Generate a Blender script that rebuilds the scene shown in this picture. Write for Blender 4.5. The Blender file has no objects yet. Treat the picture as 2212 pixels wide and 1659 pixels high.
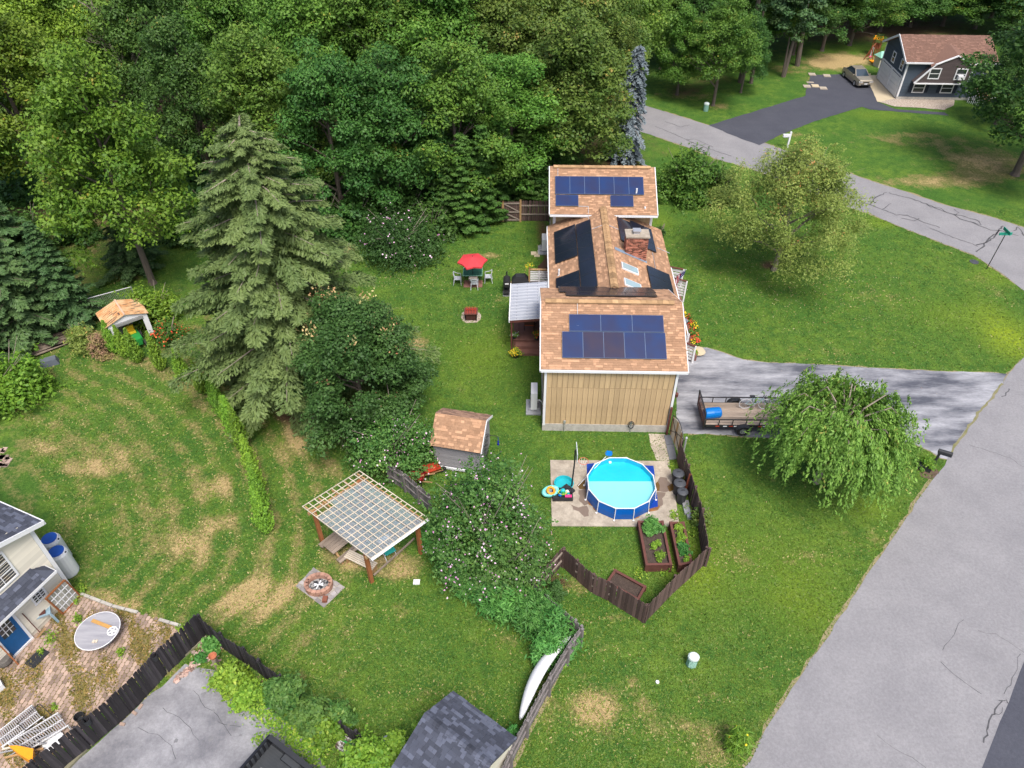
import bpy, math, random
import numpy as np
from mathutils import Vector, Matrix
R = math.radians
rnd = random.Random(7)
RS = np.random.RandomState(11)
sc = bpy.context.scene
COL = sc.collection
# ---------------------------------------------------------------- camera, sky, sun, exposure
F, PITCH, CH = 1590.0, R(41.4), 27.4
cam = bpy.data.objects.new('camera', bpy.data.cameras.new('camera')); COL.objects.link(cam)
cam.location = (0, 0, CH); cam.rotation_euler = (R(90) - PITCH, 0, 0)
cam.data.sensor_width = 36; cam.data.lens = 36 * F / 2212; cam.data.clip_start = .5; cam.data.clip_end = 6000
sc.camera = cam
SUN_EL, SUN_AZ = 61, 160       # azimuth clockwise from +Y
w = bpy.data.worlds.new('World'); sc.world = w; w.use_nodes = True
nt = w.node_tree; bg = nt.nodes['Background']
sky = nt.nodes.new('ShaderNodeTexSky'); sky.sky_type = 'NISHITA'; sky.sun_disc = False
sky.sun_elevation = R(SUN_EL); sky.sun_rotation = R(SUN_AZ); sky.air_density = .8; sky.dust_density = 4.0; sky.ozone_density = .4
nt.links.new(sky.outputs[0], bg.inputs[0]); bg.inputs[1].default_value = .13
sl = bpy.data.lights.new('sun', 'SUN'); sl.energy = 1.95; sl.angle = R(20); sl.color = (1, .965, .91)
so = bpy.data.objects.new('sun', sl); COL.objects.link(so); so.location = (10, 20, 60)
so.rotation_euler = (R(90 - SUN_EL), 0, R(180 - SUN_AZ))
sc.view_settings.view_transform = 'Standard'; sc.view_settings.look = 'None'
sc.view_settings.exposure = 0.85; sc.view_settings.gamma = 1; sc.view_settings.use_curve_mapping = False
sc.cycles.max_bounces = 5; sc.cycles.transparent_max_bounces = 6
sc.cycles.diffuse_bounces = 3
cP, sP = math.cos(PITCH), math.sin(PITCH)
def P(u, v, z=0.):
    """survey point: where the sight line u, v (2212 x 1659 grid) meets height z"""
    x = (u - 1106) / F; y = (829.5 - v) / F
    d = (x, cP + y * sP, -sP + y * cP); t = (z - CH) / d[2]
    return Vector((d[0] * t, d[1] * t, z))
def onplane(u, v, p0, n):
    A = Vector((0, 0, CH)); d = P(u, v) - A; n = Vector(n)
    return A + d * ((Vector(p0) - A).dot(n) / d.dot(n))
def zat(Y, v):
    return CH - Y * math.tan(PITCH + math.atan((v - 829.5) / F))
# ---------------------------------------------------------------- mesh builder
class MB:
    def __init__(s): s.v = []; s.f = []; s.t = []; s.M = None
    def add(s, vs, fs, t=.5):
        b = len(s.v)
        if s.M is not None: vs = [tuple(s.M @ Vector(p)) for p in vs]
        s.v += [tuple(p) for p in vs]; s.f += [tuple(i + b for i in f) for f in fs]; s.t += [t] * len(fs); return s
    def box(s, x0, x1, y0, y1, z0, z1, t=.5):
        return s.add([(x0,y0,z0),(x1,y0,z0),(x1,y1,z0),(x0,y1,z0),(x0,y0,z1),(x1,y0,z1),(x1,y1,z1),(x0,y1,z1)],
              [(0,3,2,1),(4,5,6,7),(0,1,5,4),(1,2,6,5),(2,3,7,6),(3,0,4,7)], t)
    def cb(s, c, d, t=.5): # centre, size
        return s.box(c[0]-d[0]/2, c[0]+d[0]/2, c[1]-d[1]/2, c[1]+d[1]/2, c[2]-d[2]/2, c[2]+d[2]/2, t)
    def beam(s, a, b, w, h=None, t=.5, up=(0,0,1)):
        a = Vector(a); b = Vector(b); h = h or w; d = (b - a).normalized(); up = Vector(up)
        if abs(d.dot(up)) > .98: up = Vector((0, 1, 0))
        x = d.cross(up).normalized() * w / 2; y = x.cross(d).normalized() * h / 2
        vs = [a-x-y, a+x-y, a+x+y, a-x+y, b-x-y, b+x-y, b+x+y, b-x+y]
        return s.add(vs, [(0,1,2,3),(7,6,5,4),(0,4,5,1),(1,5,6,2),(2,6,7,3),(3,7,4,0)], t)
    def cyl(s, a, b, r0, r1=None, n=10, t=.5, cap=True):
        a = Vector(a); b = Vector(b); r1 = r0 if r1 is None else r1; d = (b - a).normalized()
        up = Vector((0,0,1)) if abs(d.z) < .98 else Vector((1,0,0))
        x = d.cross(up).normalized(); y = x.cross(d)
        vs = []
        for c, r in ((a, r0), (b, r1)):
            for k in range(n): q = 2*math.pi*k/n; vs.append(c + x*math.cos(q)*r + y*math.sin(q)*r)
        fs = [(k, n+k, n+(k+1)%n, (k+1)%n) for k in range(n)]
        if cap: fs += [tuple(range(n)), tuple(reversed(range(n, 2*n)))]
        return s.add(vs, fs, t)
    def tube(s, pts, r, n=6, t=.5):
        rr = r if isinstance(r, (list, tuple)) else [r] * len(pts)
        for i in range(len(pts)-1): s.cyl(pts[i], pts[i+1], rr[i], rr[i+1], n, t)
        return s
    def lathe(s, prof, n=16, c=(0,0,0), t=.5, sy=1.):
        vs = []
        for r, z in prof:
            for k in range(n): q = 2*math.pi*k/n; vs.append((c[0]+r*math.cos(q), c[1]+r*math.sin(q)*sy, c[2]+z))
        fs = []
        for j in range(len(prof)-1):
            for k in range(n): fs.append((j*n+k, j*n+(k+1)%n, (j+1)*n+(k+1)%n, (j+1)*n+k))
        if prof[0][0] > .001: fs.append(tuple(reversed(range(n))))
        if prof[-1][0] > .001: fs.append(tuple(range((len(prof)-1)*n, len(prof)*n)))
        return s.add(vs, fs, t)
    def torus(s, c, Rr, r, n=20, m=6, t=.5, sy=1., ax=None):
        vs = []
        for i in range(n):
            a = 2*math.pi*i/n
            for j in range(m):
                b = 2*math.pi*j/m; q = Rr + r*math.cos(b)
                p = Vector((q*math.cos(a), q*math.sin(a)*sy, r*math.sin(b)))
                if ax is not None: p = ax @ p
                vs.append(Vector(c) + p)
        fs = [(i*m+j, ((i+1)%n)*m+j, ((i+1)%n)*m+(j+1)%m, i*m+(j+1)%m) for i in range(n) for j in range(m)]
        return s.add(vs, fs, t)
    def prism(s, poly, z0, z1, t=.5):
        n = len(poly); vs = [(p[0],p[1],z0) for p in poly] + [(p[0],p[1],z1) for p in poly]
        return s.add(vs, [tuple(reversed(range(n))), tuple(range(n, 2*n))] + [(k,(k+1)%n,n+(k+1)%n,n+k) for k in range(n)], t)
    def poly(s, pts, t=.5): return s.add(pts, [tuple(range(len(pts)))], t)
    def mesh(s, name):
        me = bpy.data.meshes.new(name); me.from_pydata(s.v, [], s.f)
        a = me.attributes.new('tint', 'FLOAT', 'FACE'); a.data.foreach_set('value', s.t); me.update(); return me
def obj(name, mb, m, parent=None, loc=(0,0,0), rot=(0,0,0), label=None, kind=None, smooth=False):
    me = mb if isinstance(mb, bpy.types.Mesh) else mb.mesh(name)
    if m is not None and not me.materials: me.materials.append(m)
    o = bpy.data.objects.new(name, me); COL.objects.link(o); o.parent = parent; o.location = loc
    o.rotation_euler = rot if isinstance(rot, (tuple, list)) else (0, 0, rot)
    if label: o['label'] = label
    if kind: o['kind'] = kind
    if smooth: me.polygons.foreach_set('use_smooth', [True]*len(me.polygons))
    return o
def tag(o, label, cat, group=None):
    o['label'] = label; o['category'] = cat
    if group: o['group'] = group
    return o
def thing(name, label, cat, loc=(0,0,0), rot=0, group=None):
    o = bpy.data.objects.new(name, None); COL.objects.link(o); o.location = loc
    o.rotation_euler = (0, 0, rot); o.empty_display_size = .2
    return tag(o, label, cat, group)
def dup(root, loc, rot=0, label=None, scale=None):
    r = root.copy(); COL.objects.link(r); r.location = loc; r.rotation_euler = (0, 0, rot)
    if scale: r.scale = scale
    if label: r['label'] = label
    for ch in list(root.children):
        c = ch.copy(); COL.objects.link(c); c.parent = r
        for g in ch.children: d = g.copy(); COL.objects.link(d); d.parent = c
    return r
# ---------------------------------------------------------------- materials
MATS = {}
def mat(name, c, c2=None, rough=.8, scale=3., tint=0., bump=0., metal=0., spec=.3, det=4, stretch=(1,1,1), contrast=1., bs=None, world=False, trans=0., fine=None):
    if name in MATS: return MATS[name]
    m = bpy.data.materials.new(name); m.use_nodes = True; n = m.node_tree; L = n.links; N = n.nodes
    b = N['Principled BSDF']; b.inputs['Roughness'].default_value = rough; b.inputs['Metallic'].default_value = metal
    b.inputs['Specular IOR Level'].default_value = spec
    if trans: b.inputs['Transmission Weight'].default_value = trans
    tc = N.new('ShaderNodeTexCoord'); mp = N.new('ShaderNodeMapping'); mp.inputs['Scale'].default_value = stretch
    if world:
        g = N.new('ShaderNodeNewGeometry'); L.new(g.outputs['Position'], mp.inputs[0])
    else: L.new(tc.outputs['Object'], mp.inputs[0])
    nz = N.new('ShaderNodeTexNoise'); nz.inputs['Scale'].default_value = scale; nz.inputs['Detail'].default_value = det
    nz.inputs['Roughness'].default_value = .65
    L.new(mp.outputs[0], nz.inputs[0])
    mr = N.new('ShaderNodeMapRange'); k = .25/contrast
    mr.inputs[1].default_value = .5-k; mr.inputs[2].default_value = .5+k; L.new(nz.outputs[0], mr.inputs[0])
    mix = N.new('ShaderNodeMix'); mix.data_type = 'RGBA'
    c2 = c2 or tuple(x*.8 for x in c)
    mix.inputs[6].default_value = (*c, 1); mix.inputs[7].default_value = (*c2, 1); L.new(mr.outputs[0], mix.inputs[0])
    out = mix.outputs[2]
    if tint:
        at = N.new('ShaderNodeAttribute'); at.attribute_name = 'tint'
        m1 = N.new('ShaderNodeMapRange'); m1.inputs[3].default_value = 1-tint; m1.inputs[4].default_value = 1+tint
        L.new(at.outputs['Fac'], m1.inputs[0])
        vm = N.new('ShaderNodeVectorMath'); vm.operation = 'SCALE'; L.new(out, vm.inputs[0]); L.new(m1.outputs[0], vm.inputs['Scale']); out = vm.outputs[0]
    if fine:
        n3 = N.new('ShaderNodeTexNoise'); n3.inputs['Scale'].default_value = fine[0]; n3.inputs['Detail'].default_value = 4; n3.inputs['Roughness'].default_value = .8; L.new(mp.outputs[0], n3.inputs[0])
        m3 = N.new('ShaderNodeMapRange'); m3.inputs[1].default_value = .3; m3.inputs[2].default_value = .7; m3.inputs[3].default_value = 1-fine[1]; m3.inputs[4].default_value = 1+fine[1]; L.new(n3.outputs[0], m3.inputs[0])
        v3 = N.new('ShaderNodeVectorMath'); v3.operation = 'SCALE'; L.new(out, v3.inputs[0]); L.new(m3.outputs[0], v3.inputs['Scale']); out = v3.outputs[0]
    L.new(out, b.inputs['Base Color'])
    if bump:
        n2 = N.new('ShaderNodeTexNoise'); n2.inputs['Scale'].default_value = bs or scale*5; n2.inputs['Detail'].default_value = 3
        L.new(mp.outputs[0], n2.inputs[0])
        bp = N.new('ShaderNodeBump'); bp.inputs['Strength'].default_value = bump; bp.inputs['Distance'].default_value = .03
        L.new(n2.outputs[0], bp.inputs['Height']); L.new(bp.outputs[0], b.inputs['Normal'])
    MATS[name] = m; return m
def leafmat(name, c0, c1, c2=None, trans=.3, amt=.12):
    """leaf: dark to light over the tint attribute, a rare third colour at the top of the range"""
    m = bpy.data.materials.new(name); m.use_nodes = True; n = m.node_tree; L = n.links; N = n.nodes
    b = N['Principled BSDF']; b.inputs['Roughness'].default_value = .55; b.inputs['Specular IOR Level'].default_value = .3
    at = N.new('ShaderNodeAttribute'); at.attribute_name = 'tint'
    r = N.new('ShaderNodeValToRGB'); e = r.color_ramp.elements
    e[0].color = (*c0, 1); e[0].position = 0; e[1].position = 1 - amt; e[1].color = (*c1, 1)
    if c2: q = e.new(1 - amt*.4); q.color = (*c2, 1)
    L.new(at.outputs['Fac'], r.inputs[0])
    oi = N.new('ShaderNodeObjectInfo'); hs = N.new('ShaderNodeHueSaturation')
    mr = N.new('ShaderNodeMapRange'); mr.inputs[3].default_value = .485; mr.inputs[4].default_value = .51; L.new(oi.outputs['Random'], mr.inputs[0])
    L.new(mr.outputs[0], hs.inputs['Hue']); mv = N.new('ShaderNodeMapRange'); mv.inputs[3].default_value = .80; mv.inputs[4].default_value = 1.22; wn_ = N.new('ShaderNodeTexWhiteNoise'); wn_.noise_dimensions = '1D'; L.new(oi.outputs['Random'], wn_.inputs['W']); L.new(wn_.outputs['Value'], mv.inputs[0]); L.new(mv.outputs[0], hs.inputs['Value']); L.new(r.outputs[0], hs.inputs['Color'])
    L.new(hs.outputs[0], b.inputs['Base Color'])
    tr = N.new('ShaderNodeBsdfTranslucent'); L.new(hs.outputs[0], tr.inputs[0])
    mx = N.new('ShaderNodeMixShader'); mx.inputs[0].default_value = trans
    L.new(b.outputs[0], mx.inputs[1]); L.new(tr.outputs[0], mx.inputs[2]); L.new(mx.outputs[0], N['Material Output'].inputs[0])
    return m
M_shingle = mat('tan_shingle', (.385,.235,.145), (.315,.18,.105), tint=.36, scale=.9, rough=.95, bump=.3, bs=60, fine=(9, .14))
M_cap = mat('tan_ridge_cap', (.40,.26,.14), (.30,.18,.09), tint=.3, scale=4, rough=.95)
M_dshingle = mat('charcoal_shingle', (.075,.085,.115), (.06,.066,.09), tint=.55, scale=2, rough=.95, bump=.3, bs=60)
M_siding = mat('tan_board_siding', (.49,.36,.205), (.39,.27,.145), tint=.12, scale=1.4, rough=.85, stretch=(3,3,.35), contrast=.9, bump=.2, bs=14, fine=(3.5, .16))
M_conc = mat('concrete', (.42,.37,.30), (.29,.25,.20), scale=1.3, rough=.95, bump=.3, contrast=1.8, bs=8, fine=(7, .2))
M_found = mat('foundation_concrete', (.46,.44,.40), (.33,.31,.28), scale=1.5, rough=.95, bump=.2, fine=(5, .2))
M_white = mat('white_paint', (.72,.73,.75), (.64,.65,.67), scale=2, rough=.6, fine=(4, .06))
M_vinyl = mat('cream_siding', (.66,.62,.52), (.60,.56,.47), scale=.8, rough=.6, tint=.1)
M_panel = mat('solar_glass', (.006,.030,.115), (.018,.020,.060), rough=.18, spec=.6, scale=.7, det=2)
M_panelc = mat('solar_glass_brown', (.030,.022,.045), (.012,.018,.06), rough=.18, spec=.6, scale=.6, det=2, contrast=1.5)
M_panelb = mat('solar_glass_dark', (.008,.011,.022), (.011,.014,.028), rough=.22, spec=.55, scale=.8, det=2)
M_alu = mat('aluminium', (.55,.56,.58), (.5,.5,.52), rough=.4, metal=.6, scale=5)
M_blackm = mat('black_metal', (.02,.02,.022), (.03,.03,.032), rough=.45, scale=4)
M_blackp = mat('black_plastic', (.022,.024,.028), (.03,.032,.036), rough=.55, scale=4)
M_brick = mat('chimney_brick', (.38,.155,.10), (.25,.10,.07), tint=.7, scale=3.5, rough=.95)
M_mortar = mat('mortar', (.45,.40,.36), rough=.95)
M_glass = mat('window_glass', (.03,.035,.04), (.05,.055,.06), rough=.08, spec=.8, scale=.5)
M_sky = mat('skylight_glass', (.30,.40,.42), (.24,.34,.37), rough=.12, spec=.8, scale=1.2)
M_deck = mat('brown_deck', (.20,.10,.08), (.15,.07,.055), tint=.2, scale=3, rough=.7, stretch=(1,1,1))
M_brown = mat('brown_trim', (.13,.045,.035), (.10,.035,.03), rough=.7, scale=4)
M_fence = mat('brown_fence_wood', (.115,.075,.065), (.07,.045,.042), tint=.45, scale=2.5, rough=.9, stretch=(4,4,.5))
M_rail = mat('weathered_rail', (.30,.25,.21), (.20,.165,.14), scale=3, rough=.9)
M_greyf = mat('weathered_fence_wood', (.22,.20,.20), (.13,.115,.115), tint=.4, scale=2.5, rough=.9, stretch=(4,4,.5))
M_darkf = mat('dark_fence_wood', (.045,.04,.045), (.022,.02,.024), tint=.55, scale=3, rough=.8, stretch=(5,5,.5))
M_wood = mat('raw_timber', (.42,.27,.13), (.32,.19,.09), tint=.2, scale=3, rough=.8)
M_batten = mat('pale_batten', (.60,.53,.43), (.48,.41,.32), tint=.15, scale=3, rough=.8)
M_orangew = mat('stained_post', (.33,.13,.05), (.25,.09,.035), rough=.7, scale=3)
M_plank = mat('trailer_plank', (.32,.26,.21), (.20,.155,.12), tint=.3, scale=2.2, rough=.9, stretch=(.6,5,5))
M_rubber = mat('rubber', (.018,.018,.02), (.03,.03,.03), rough=.8, scale=5)
M_poolb = mat('pool_wall_vinyl', (.0,.10,.42), (.0,.08,.34), rough=.35, scale=2)
M_liner = mat('pool_liner', (.02,.42,.62), (.02,.38,.58), rough=.4, scale=2)
M_tarp = mat('blue_tarp', (.005,.05,.33), (.005,.035,.25), rough=.45, scale=4, bump=.5, bs=5)
M_red = mat('red_canvas', (.60,.05,.06), (.52,.04,.05), rough=.8, scale=3)
M_redw = mat('red_enamel', (.45,.06,.03), (.35,.04,.02), rough=.4, scale=3)
M_blueb = mat('blue_plastic', (.0,.16,.52), (.0,.12,.42), rough=.35, scale=2)
M_paleg = mat('pale_green_box', (.20,.38,.31), (.16,.32,.26), rough=.5, scale=4)
M_pbed = mat('raised_bed_board', (.14,.055,.045), (.10,.04,.032), rough=.75, scale=3)
M_soil = mat('garden_soil', (.085,.062,.05), (.05,.036,.03), rough=1, scale=6, bump=1, bs=25)
M_asph = mat('aged_asphalt', (.25,.246,.255), (.195,.192,.203), rough=.95, scale=.5, bump=.35, bs=45, det=10, contrast=1.2, world=True, fine=(9, .16))
M_asph2 = mat('worn_drive_asphalt', (.33,.335,.36), (.075,.08,.10), rough=.9, scale=.5, bump=.3, bs=40, det=9, stretch=(.4,1.5,1), contrast=2.2, world=True, fine=(9, .16))
M_asph3 = mat('fresh_asphalt', (.052,.055,.072), (.068,.072,.09), rough=.85, scale=.5, bump=.3, bs=50, world=True, fine=(9, .16))
M_asph4 = mat('patched_drive_asphalt', (.30,.30,.315), (.15,.15,.165), rough=.95, scale=.6, bump=.35, bs=40, det=8, contrast=1.8, world=True, fine=(9, .16))
M_sand = mat('sandy_verge', (.30,.24,.15), (.17,.17,.07), rough=1, scale=3, bump=.4, bs=20, world=True)
M_tar = mat('tar_crack', (.045,.045,.05), (.10,.10,.105), rough=.7, scale=8)
M_gravel = mat('pale_gravel', (.50,.43,.36), (.26,.21,.17), rough=1, scale=9, bump=1, bs=22, contrast=2.2, det=5)
M_apron = mat('buff_concrete', (.52,.44,.31), (.44,.37,.25), rough=.95, scale=1, contrast=.8)
M_bark = mat('grey_bark', (.16,.13,.105), (.09,.072,.06), rough=.95, scale=3, stretch=(3,3,.5), bump=.5)
M_twig = mat('pale_twig', (.30,.25,.21), (.2,.165,.14), rough=.95, scale=3)
M_slate = mat('blue_grey_siding', (.066,.088,.118), (.056,.076,.104), rough=.75, scale=1, tint=.12)
M_brownroof = mat('brown_roof', (.20,.115,.085), (.16,.09,.068), rough=.95, scale=6, tint=.25, bump=.3, bs=40)
M_taupe = mat('taupe_siding', (.095,.075,.075), (.08,.063,.063), rough=.8, scale=1, tint=.12)
M_greyvin = mat('grey_shed_siding', (.30,.29,.31), (.26,.25,.27), rough=.7, scale=1, tint=.1)
M_moss = mat('moss', (.15,.15,.06), (.22,.20,.12), rough=1, scale=2.5, contrast=1.4)
M_paver = mat('paver_stone', (.37,.26,.20), (.27,.21,.18), rough=.95, scale=3, tint=.35)
M_pink = mat('pink_petal', (.60,.26,.48), (.72,.58,.66), rough=.7, scale=.8, contrast=3)
M_wpet = mat('white_petal', (.74,.60,.70), (.58,.26,.50), rough=.7, scale=.8, contrast=3)
M_yel = mat('yellow_petal', (.75,.52,.02), (.8,.62,.05), rough=.7)
M_redp = mat('red_petal', (.62,.05,.03), (.68,.18,.05), rough=.7, scale=2, contrast=3)
M_terra = mat('terracotta', (.45,.17,.09), (.38,.13,.07), rough=.9)
M_cyan = mat('cyan_plastic', (.02,.42,.47), (.02,.36,.42), rough=.4)
M_pinkp = mat('pink_plastic', (.75,.05,.22), rough=.5)
M_orange = mat('orange_plastic', (.80,.33,.02), (.75,.27,.015), rough=.4, scale=2)
M_green = mat('green_paint', (.03,.28,.06), rough=.4)
M_gold = mat('silver_gold_paint', (.42,.38,.31), (.38,.34,.28), rough=.3, metal=.5)
L_maple = leafmat('maple_leaf_bright', (0.072,0.172,0.016), (0.224,0.356,0.039), (0.448,0.316,0.066), amt=.10)
L_mid = leafmat('broadleaf_mid', (0.048,0.137,0.019), (0.152,0.281,0.040), (0.354,0.321,0.064), amt=.10)
L_dark = leafmat('broadleaf_dark', (0.030,0.096,0.020), (0.090,0.196,0.035), (0.262,0.278,0.057), amt=.07)
L_yel = leafmat('broadleaf_yellowing', (.050,.115,.018), (.155,.225,.040), (.34,.26,.07), amt=.14)
L_hem = leafmat('hemlock_needles', (.072,.135,.042), (.185,.265,.085), (.24,.26,.08), amt=.05)
L_pine = leafmat('pine_needles', (0.032,0.086,0.032), (0.094,0.171,0.054), trans=.1)
L_holly = leafmat('glossy_dark_leaf', (.034,.100,.022), (.100,.215,.050), (.32,.18,.09), amt=.04)
L_rose = leafmat('rose_of_sharon_leaf', (0.042,0.128,0.026), (0.143,0.271,0.057), (0.314,0.371,0.086), amt=.12)
L_cherry = leafmat('weeping_leaf', (0.090,0.214,0.032), (0.250,0.447,0.081), (0.429,0.429,0.107), amt=.12)
L_autumn = leafmat('turning_leaf', (.13,.22,.04), (.33,.42,.10), (.55,.27,.09), amt=.12)
L_blue = leafmat('blue_spruce_needles', (.10,.14,.155), (.26,.32,.35), trans=.05)
L_arbor = leafmat('arborvitae_leaf', (.045,.140,.014), (.22,.40,.035), trans=.1)
L_bright = leafmat('bright_shrub_leaf', (0.096,0.228,0.022), (0.264,0.432,0.048), (0.384,0.480,0.072), amt=.15)
L_fern = leafmat('tall_weed_leaf', (0.042,0.182,0.035), (0.140,0.364,0.077), (0.280,0.420,0.112), amt=.1)
# ---------------------------------------------------------------- foliage
def unit(a): return a / np.maximum(np.linalg.norm(a, axis=1, keepdims=True), 1e-6)
def leaf_mesh(name, pos, nrm, size, tint, tang=None, asp=.6):
    """pos,nrm (N,3); size (N,); folded diamond leaves / leaf clusters"""
    n = len(pos); nrm = unit(nrm)
    if tang is None: tang = RS.normal(size=(n, 3))
    tang = unit(tang - nrm * (tang * nrm).sum(1, keepdims=True)); bit = np.cross(nrm, tang)
    s = size[:, None]; lift = nrm * s * .18
    V = np.empty((n, 4, 3), np.float32)
    V[:, 0] = pos - tang * s * .5; V[:, 1] = pos + bit * s * asp * .5 - lift + tang*s*.05
    V[:, 2] = pos + tang * s * .5 - lift*.8; V[:, 3] = pos - bit * s * asp * .5 - lift + tang*s*.05
    me = bpy.data.meshes.new(name); me.vertices.add(n*4); me.vertices.foreach_set('co', V.ravel())
    me.loops.add(n*4); me.loops.foreach_set('vertex_index', np.arange(n*4, dtype=np.int32))
    me.polygons.add(n); me.polygons.foreach_set('loop_start', np.arange(0, n*4, 4, dtype=np.int32))
    me.polygons.foreach_set('loop_total', np.full(n, 4, np.int32)); me.update(calc_edges=True)
    a = me.attributes.new('tint', 'FLOAT', 'FACE'); a.data.foreach_set('value', np.clip(tint, 0, 1).astype(np.float32))
    return me
def broad(name, R_, H, z0, nc, nl, leaf, cr=(.8, 1.5), flat=.65, seed=0, droop=0., top=.55, spread=.35, asp=.62):
    """crown of clumps: R_ crown radius, H total height, z0 underside height; returns mesh, clump centres"""
    RS.seed(seed + 3); cz = z0 + (H - z0) * .48; rz = (H - z0) * .5
    d = unit(RS.normal(size=(nc, 3))); d[:, 2] = np.where(d[:, 2] < -.6, -d[:, 2], d[:, 2])
    ph = RS.uniform(0, 6.28, 3)
    lob = 1 + .13*np.sin(3*np.arctan2(d[:,1], d[:,0]) + ph[0]) + .10*np.sin(5*np.arctan2(d[:,1], d[:,0]) + ph[1] + 3*d[:,2])
    rr = (RS.uniform(.25, 1., nc) ** .5)
    c = d * rr[:, None] * lob[:, None] * np.array([R_, R_, rz]); 
    c[:, :2] *= (1 - .25*np.clip(c[:, 2:3]/rz, 0, 1)); c[:, 2] += cz
    cr_ = RS.uniform(cr[0], cr[1], nc) * (R_/5. if R_ < 4 else 1.)
    wgt = cr_**2; idx = RS.choice(nc, nl, p=wgt/wgt.sum())
    e = unit(RS.normal(size=(nl, 3))); up = RS.rand(nl) < top; e[:, 2] = np.where(up, np.abs(e[:, 2]), e[:, 2])
    q = RS.uniform(.55, 1.08, nl); r = cr_[idx] * q
    off = e * r[:, None]; off[:, 2] *= flat
    if droop: off[:, 2] -= droop * (off[:, 0]**2 + off[:, 1]**2) / np.maximum(cr_[idx], .1)
    pos = c[idx] + off + RS.normal(size=(nl, 3)) * leaf * spread
    ns_ = nc * 4; sb = RS.randint(0, nc, ns_); sd_ = unit(RS.normal(size=(ns_, 3)) * np.array([1, 1, .5]) + np.array([0, 0, .25])); sl_ = RS.uniform(.25, .75, ns_)*cr_[sb]
    isp = np.where(RS.rand(nl) < .16)[0]; sk = RS.randint(0, ns_, len(isp)); tt_ = RS.rand(len(isp))
    pos[isp] = c[sb[sk]] + sd_[sk]*(cr_[sb[sk]]*.85)[:, None]*np.array([1, 1, flat]) + sd_[sk]*(sl_[sk]*tt_)[:, None] + RS.normal(size=(len(isp), 3))*leaf*.35
    nrm = e * .8 + np.array([0, 0, .75]) + RS.normal(size=(nl, 3)) * .45
    ct = RS.uniform(.12, .62, nc)
    tint = ct[idx] + RS.uniform(-.22, .30, nl) + .12*e[:, 2]
    pos[:, 2] = np.maximum(pos[:, 2], .05)
    return leaf_mesh(name, pos, nrm, leaf * RS.uniform(.65, 1.35, nl), tint, asp=asp), c
def trunk_mb(H, r, cl, n=14, seed=0, base=0., lean=(0,0)):
    g = random.Random(seed); m = MB(); top = Vector((lean[0], lean[1], H)); pts = []
    for k in range(6):
        f = k/5; pts.append(Vector((lean[0]*f + g.uniform(-.12, .12)*f, lean[1]*f + g.uniform(-.12, .12)*f, H*f)))
    m.tube(pts, [r*(1-.82*k/5) for k in range(6)], 8)
    m.cyl((0,0,-.1), (0,0,.25), r*1.5, r, 8)
    for c in g.sample(list(map(tuple, cl)), min(n, len(cl))):
        c = Vector(c); f = max(.18, min(.95, (c.z - (c.xy.length)*.75) / H)); i = int(f*5); a = pts[i].lerp(pts[min(i+1, 5)], f*5-i)
        mid = a.lerp(c, .5) + Vector((0, 0, .25)); rr = r*(1-.8*f)*.55
        m.tube([a, mid, c], [rr, rr*.6, rr*.15], 5)
        for _ in range(2):
            q = c + Vector((g.uniform(-1,1), g.uniform(-1,1), g.uniform(.0,.9)))*1.1; m.tube([mid, q], [rr*.4, rr*.1], 4)
    return m
def conifer(name, H, R_, z0, nb, per, leaf, seed=0, droop=.3, power=.8, asp=.32, tw=.45, lean=0., lv=(.62, 1.12)):
    RS.seed(seed+50); P_ = []; N_ = []; T_ = []; S_ = []; C_ = []; br = []
    for i in range(nb):
        f = (i + RS.rand()) / nb; z = z0 + (H - z0) * f**.9; L = R_ * max(.06, (1 - (z-z0)/(H-z0)*.97)) ** power * RS.uniform(*lv)
        if RS.rand() < .08: L *= 1.18
        az = i*2.399963 + RS.uniform(-.4, .4); o = np.array([math.cos(az), math.sin(az), 0]); lat = np.array([-o[1], o[0], 0])
        m = max(12, int(per * (L/R_+.15))); t = RS.uniform(.12, 1, m) ** .8; lw = tw*(1.15 - t*.75)*(L*.35+.35)
        s = RS.uniform(-1, 1, m); zc = z + .22*L*t - droop*L*t**2 - .18*np.abs(s)*lw - RS.rand(m)*.12*L*.3
        pos = o[None]*(L*t)[:, None] + lat[None]*(s*lw)[:, None]; pos[:, 2] = zc
        tg = o[None]*(.8 - .4*np.abs(s))[:, None] + lat[None]*(s*.9)[:, None] + np.array([0, 0, -.45]) + RS.normal(size=(m, 3))*.28
        nr = np.array([0, 0, 1.]) + RS.normal(size=(m, 3))*.4 + o*.25
        P_.append(pos); N_.append(nr); T_.append(tg); S_.append(leaf*RS.uniform(.6, 1.35, m)); C_.append(RS.uniform(.1, .75) * .6 + RS.uniform(0, .35, m) + .12*t)
        br.append([(0, 0, z), tuple(o*L*.5 + np.array([0, 0, z+.11*L-droop*L*.25])), tuple(o*L*.92 + np.array([0, 0, z+.2*L-droop*L*.85]))])
    pos = np.concatenate(P_); pos[:, 2] = np.maximum(pos[:, 2], .06)
    me = leaf_mesh(name, pos, np.concatenate(N_), np.concatenate(S_), np.concatenate(C_), np.concatenate(T_), asp)
    return me, br
def con_trunk(H, r, br):
    m = MB(); m.tube([(0,0,-.1), (0,0,H*.5), (0,0,H*.98)], [r, r*.6, .03], 8)
    for b in br: m.tube(b, [.05, .035, .012], 4)
    return m
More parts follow.
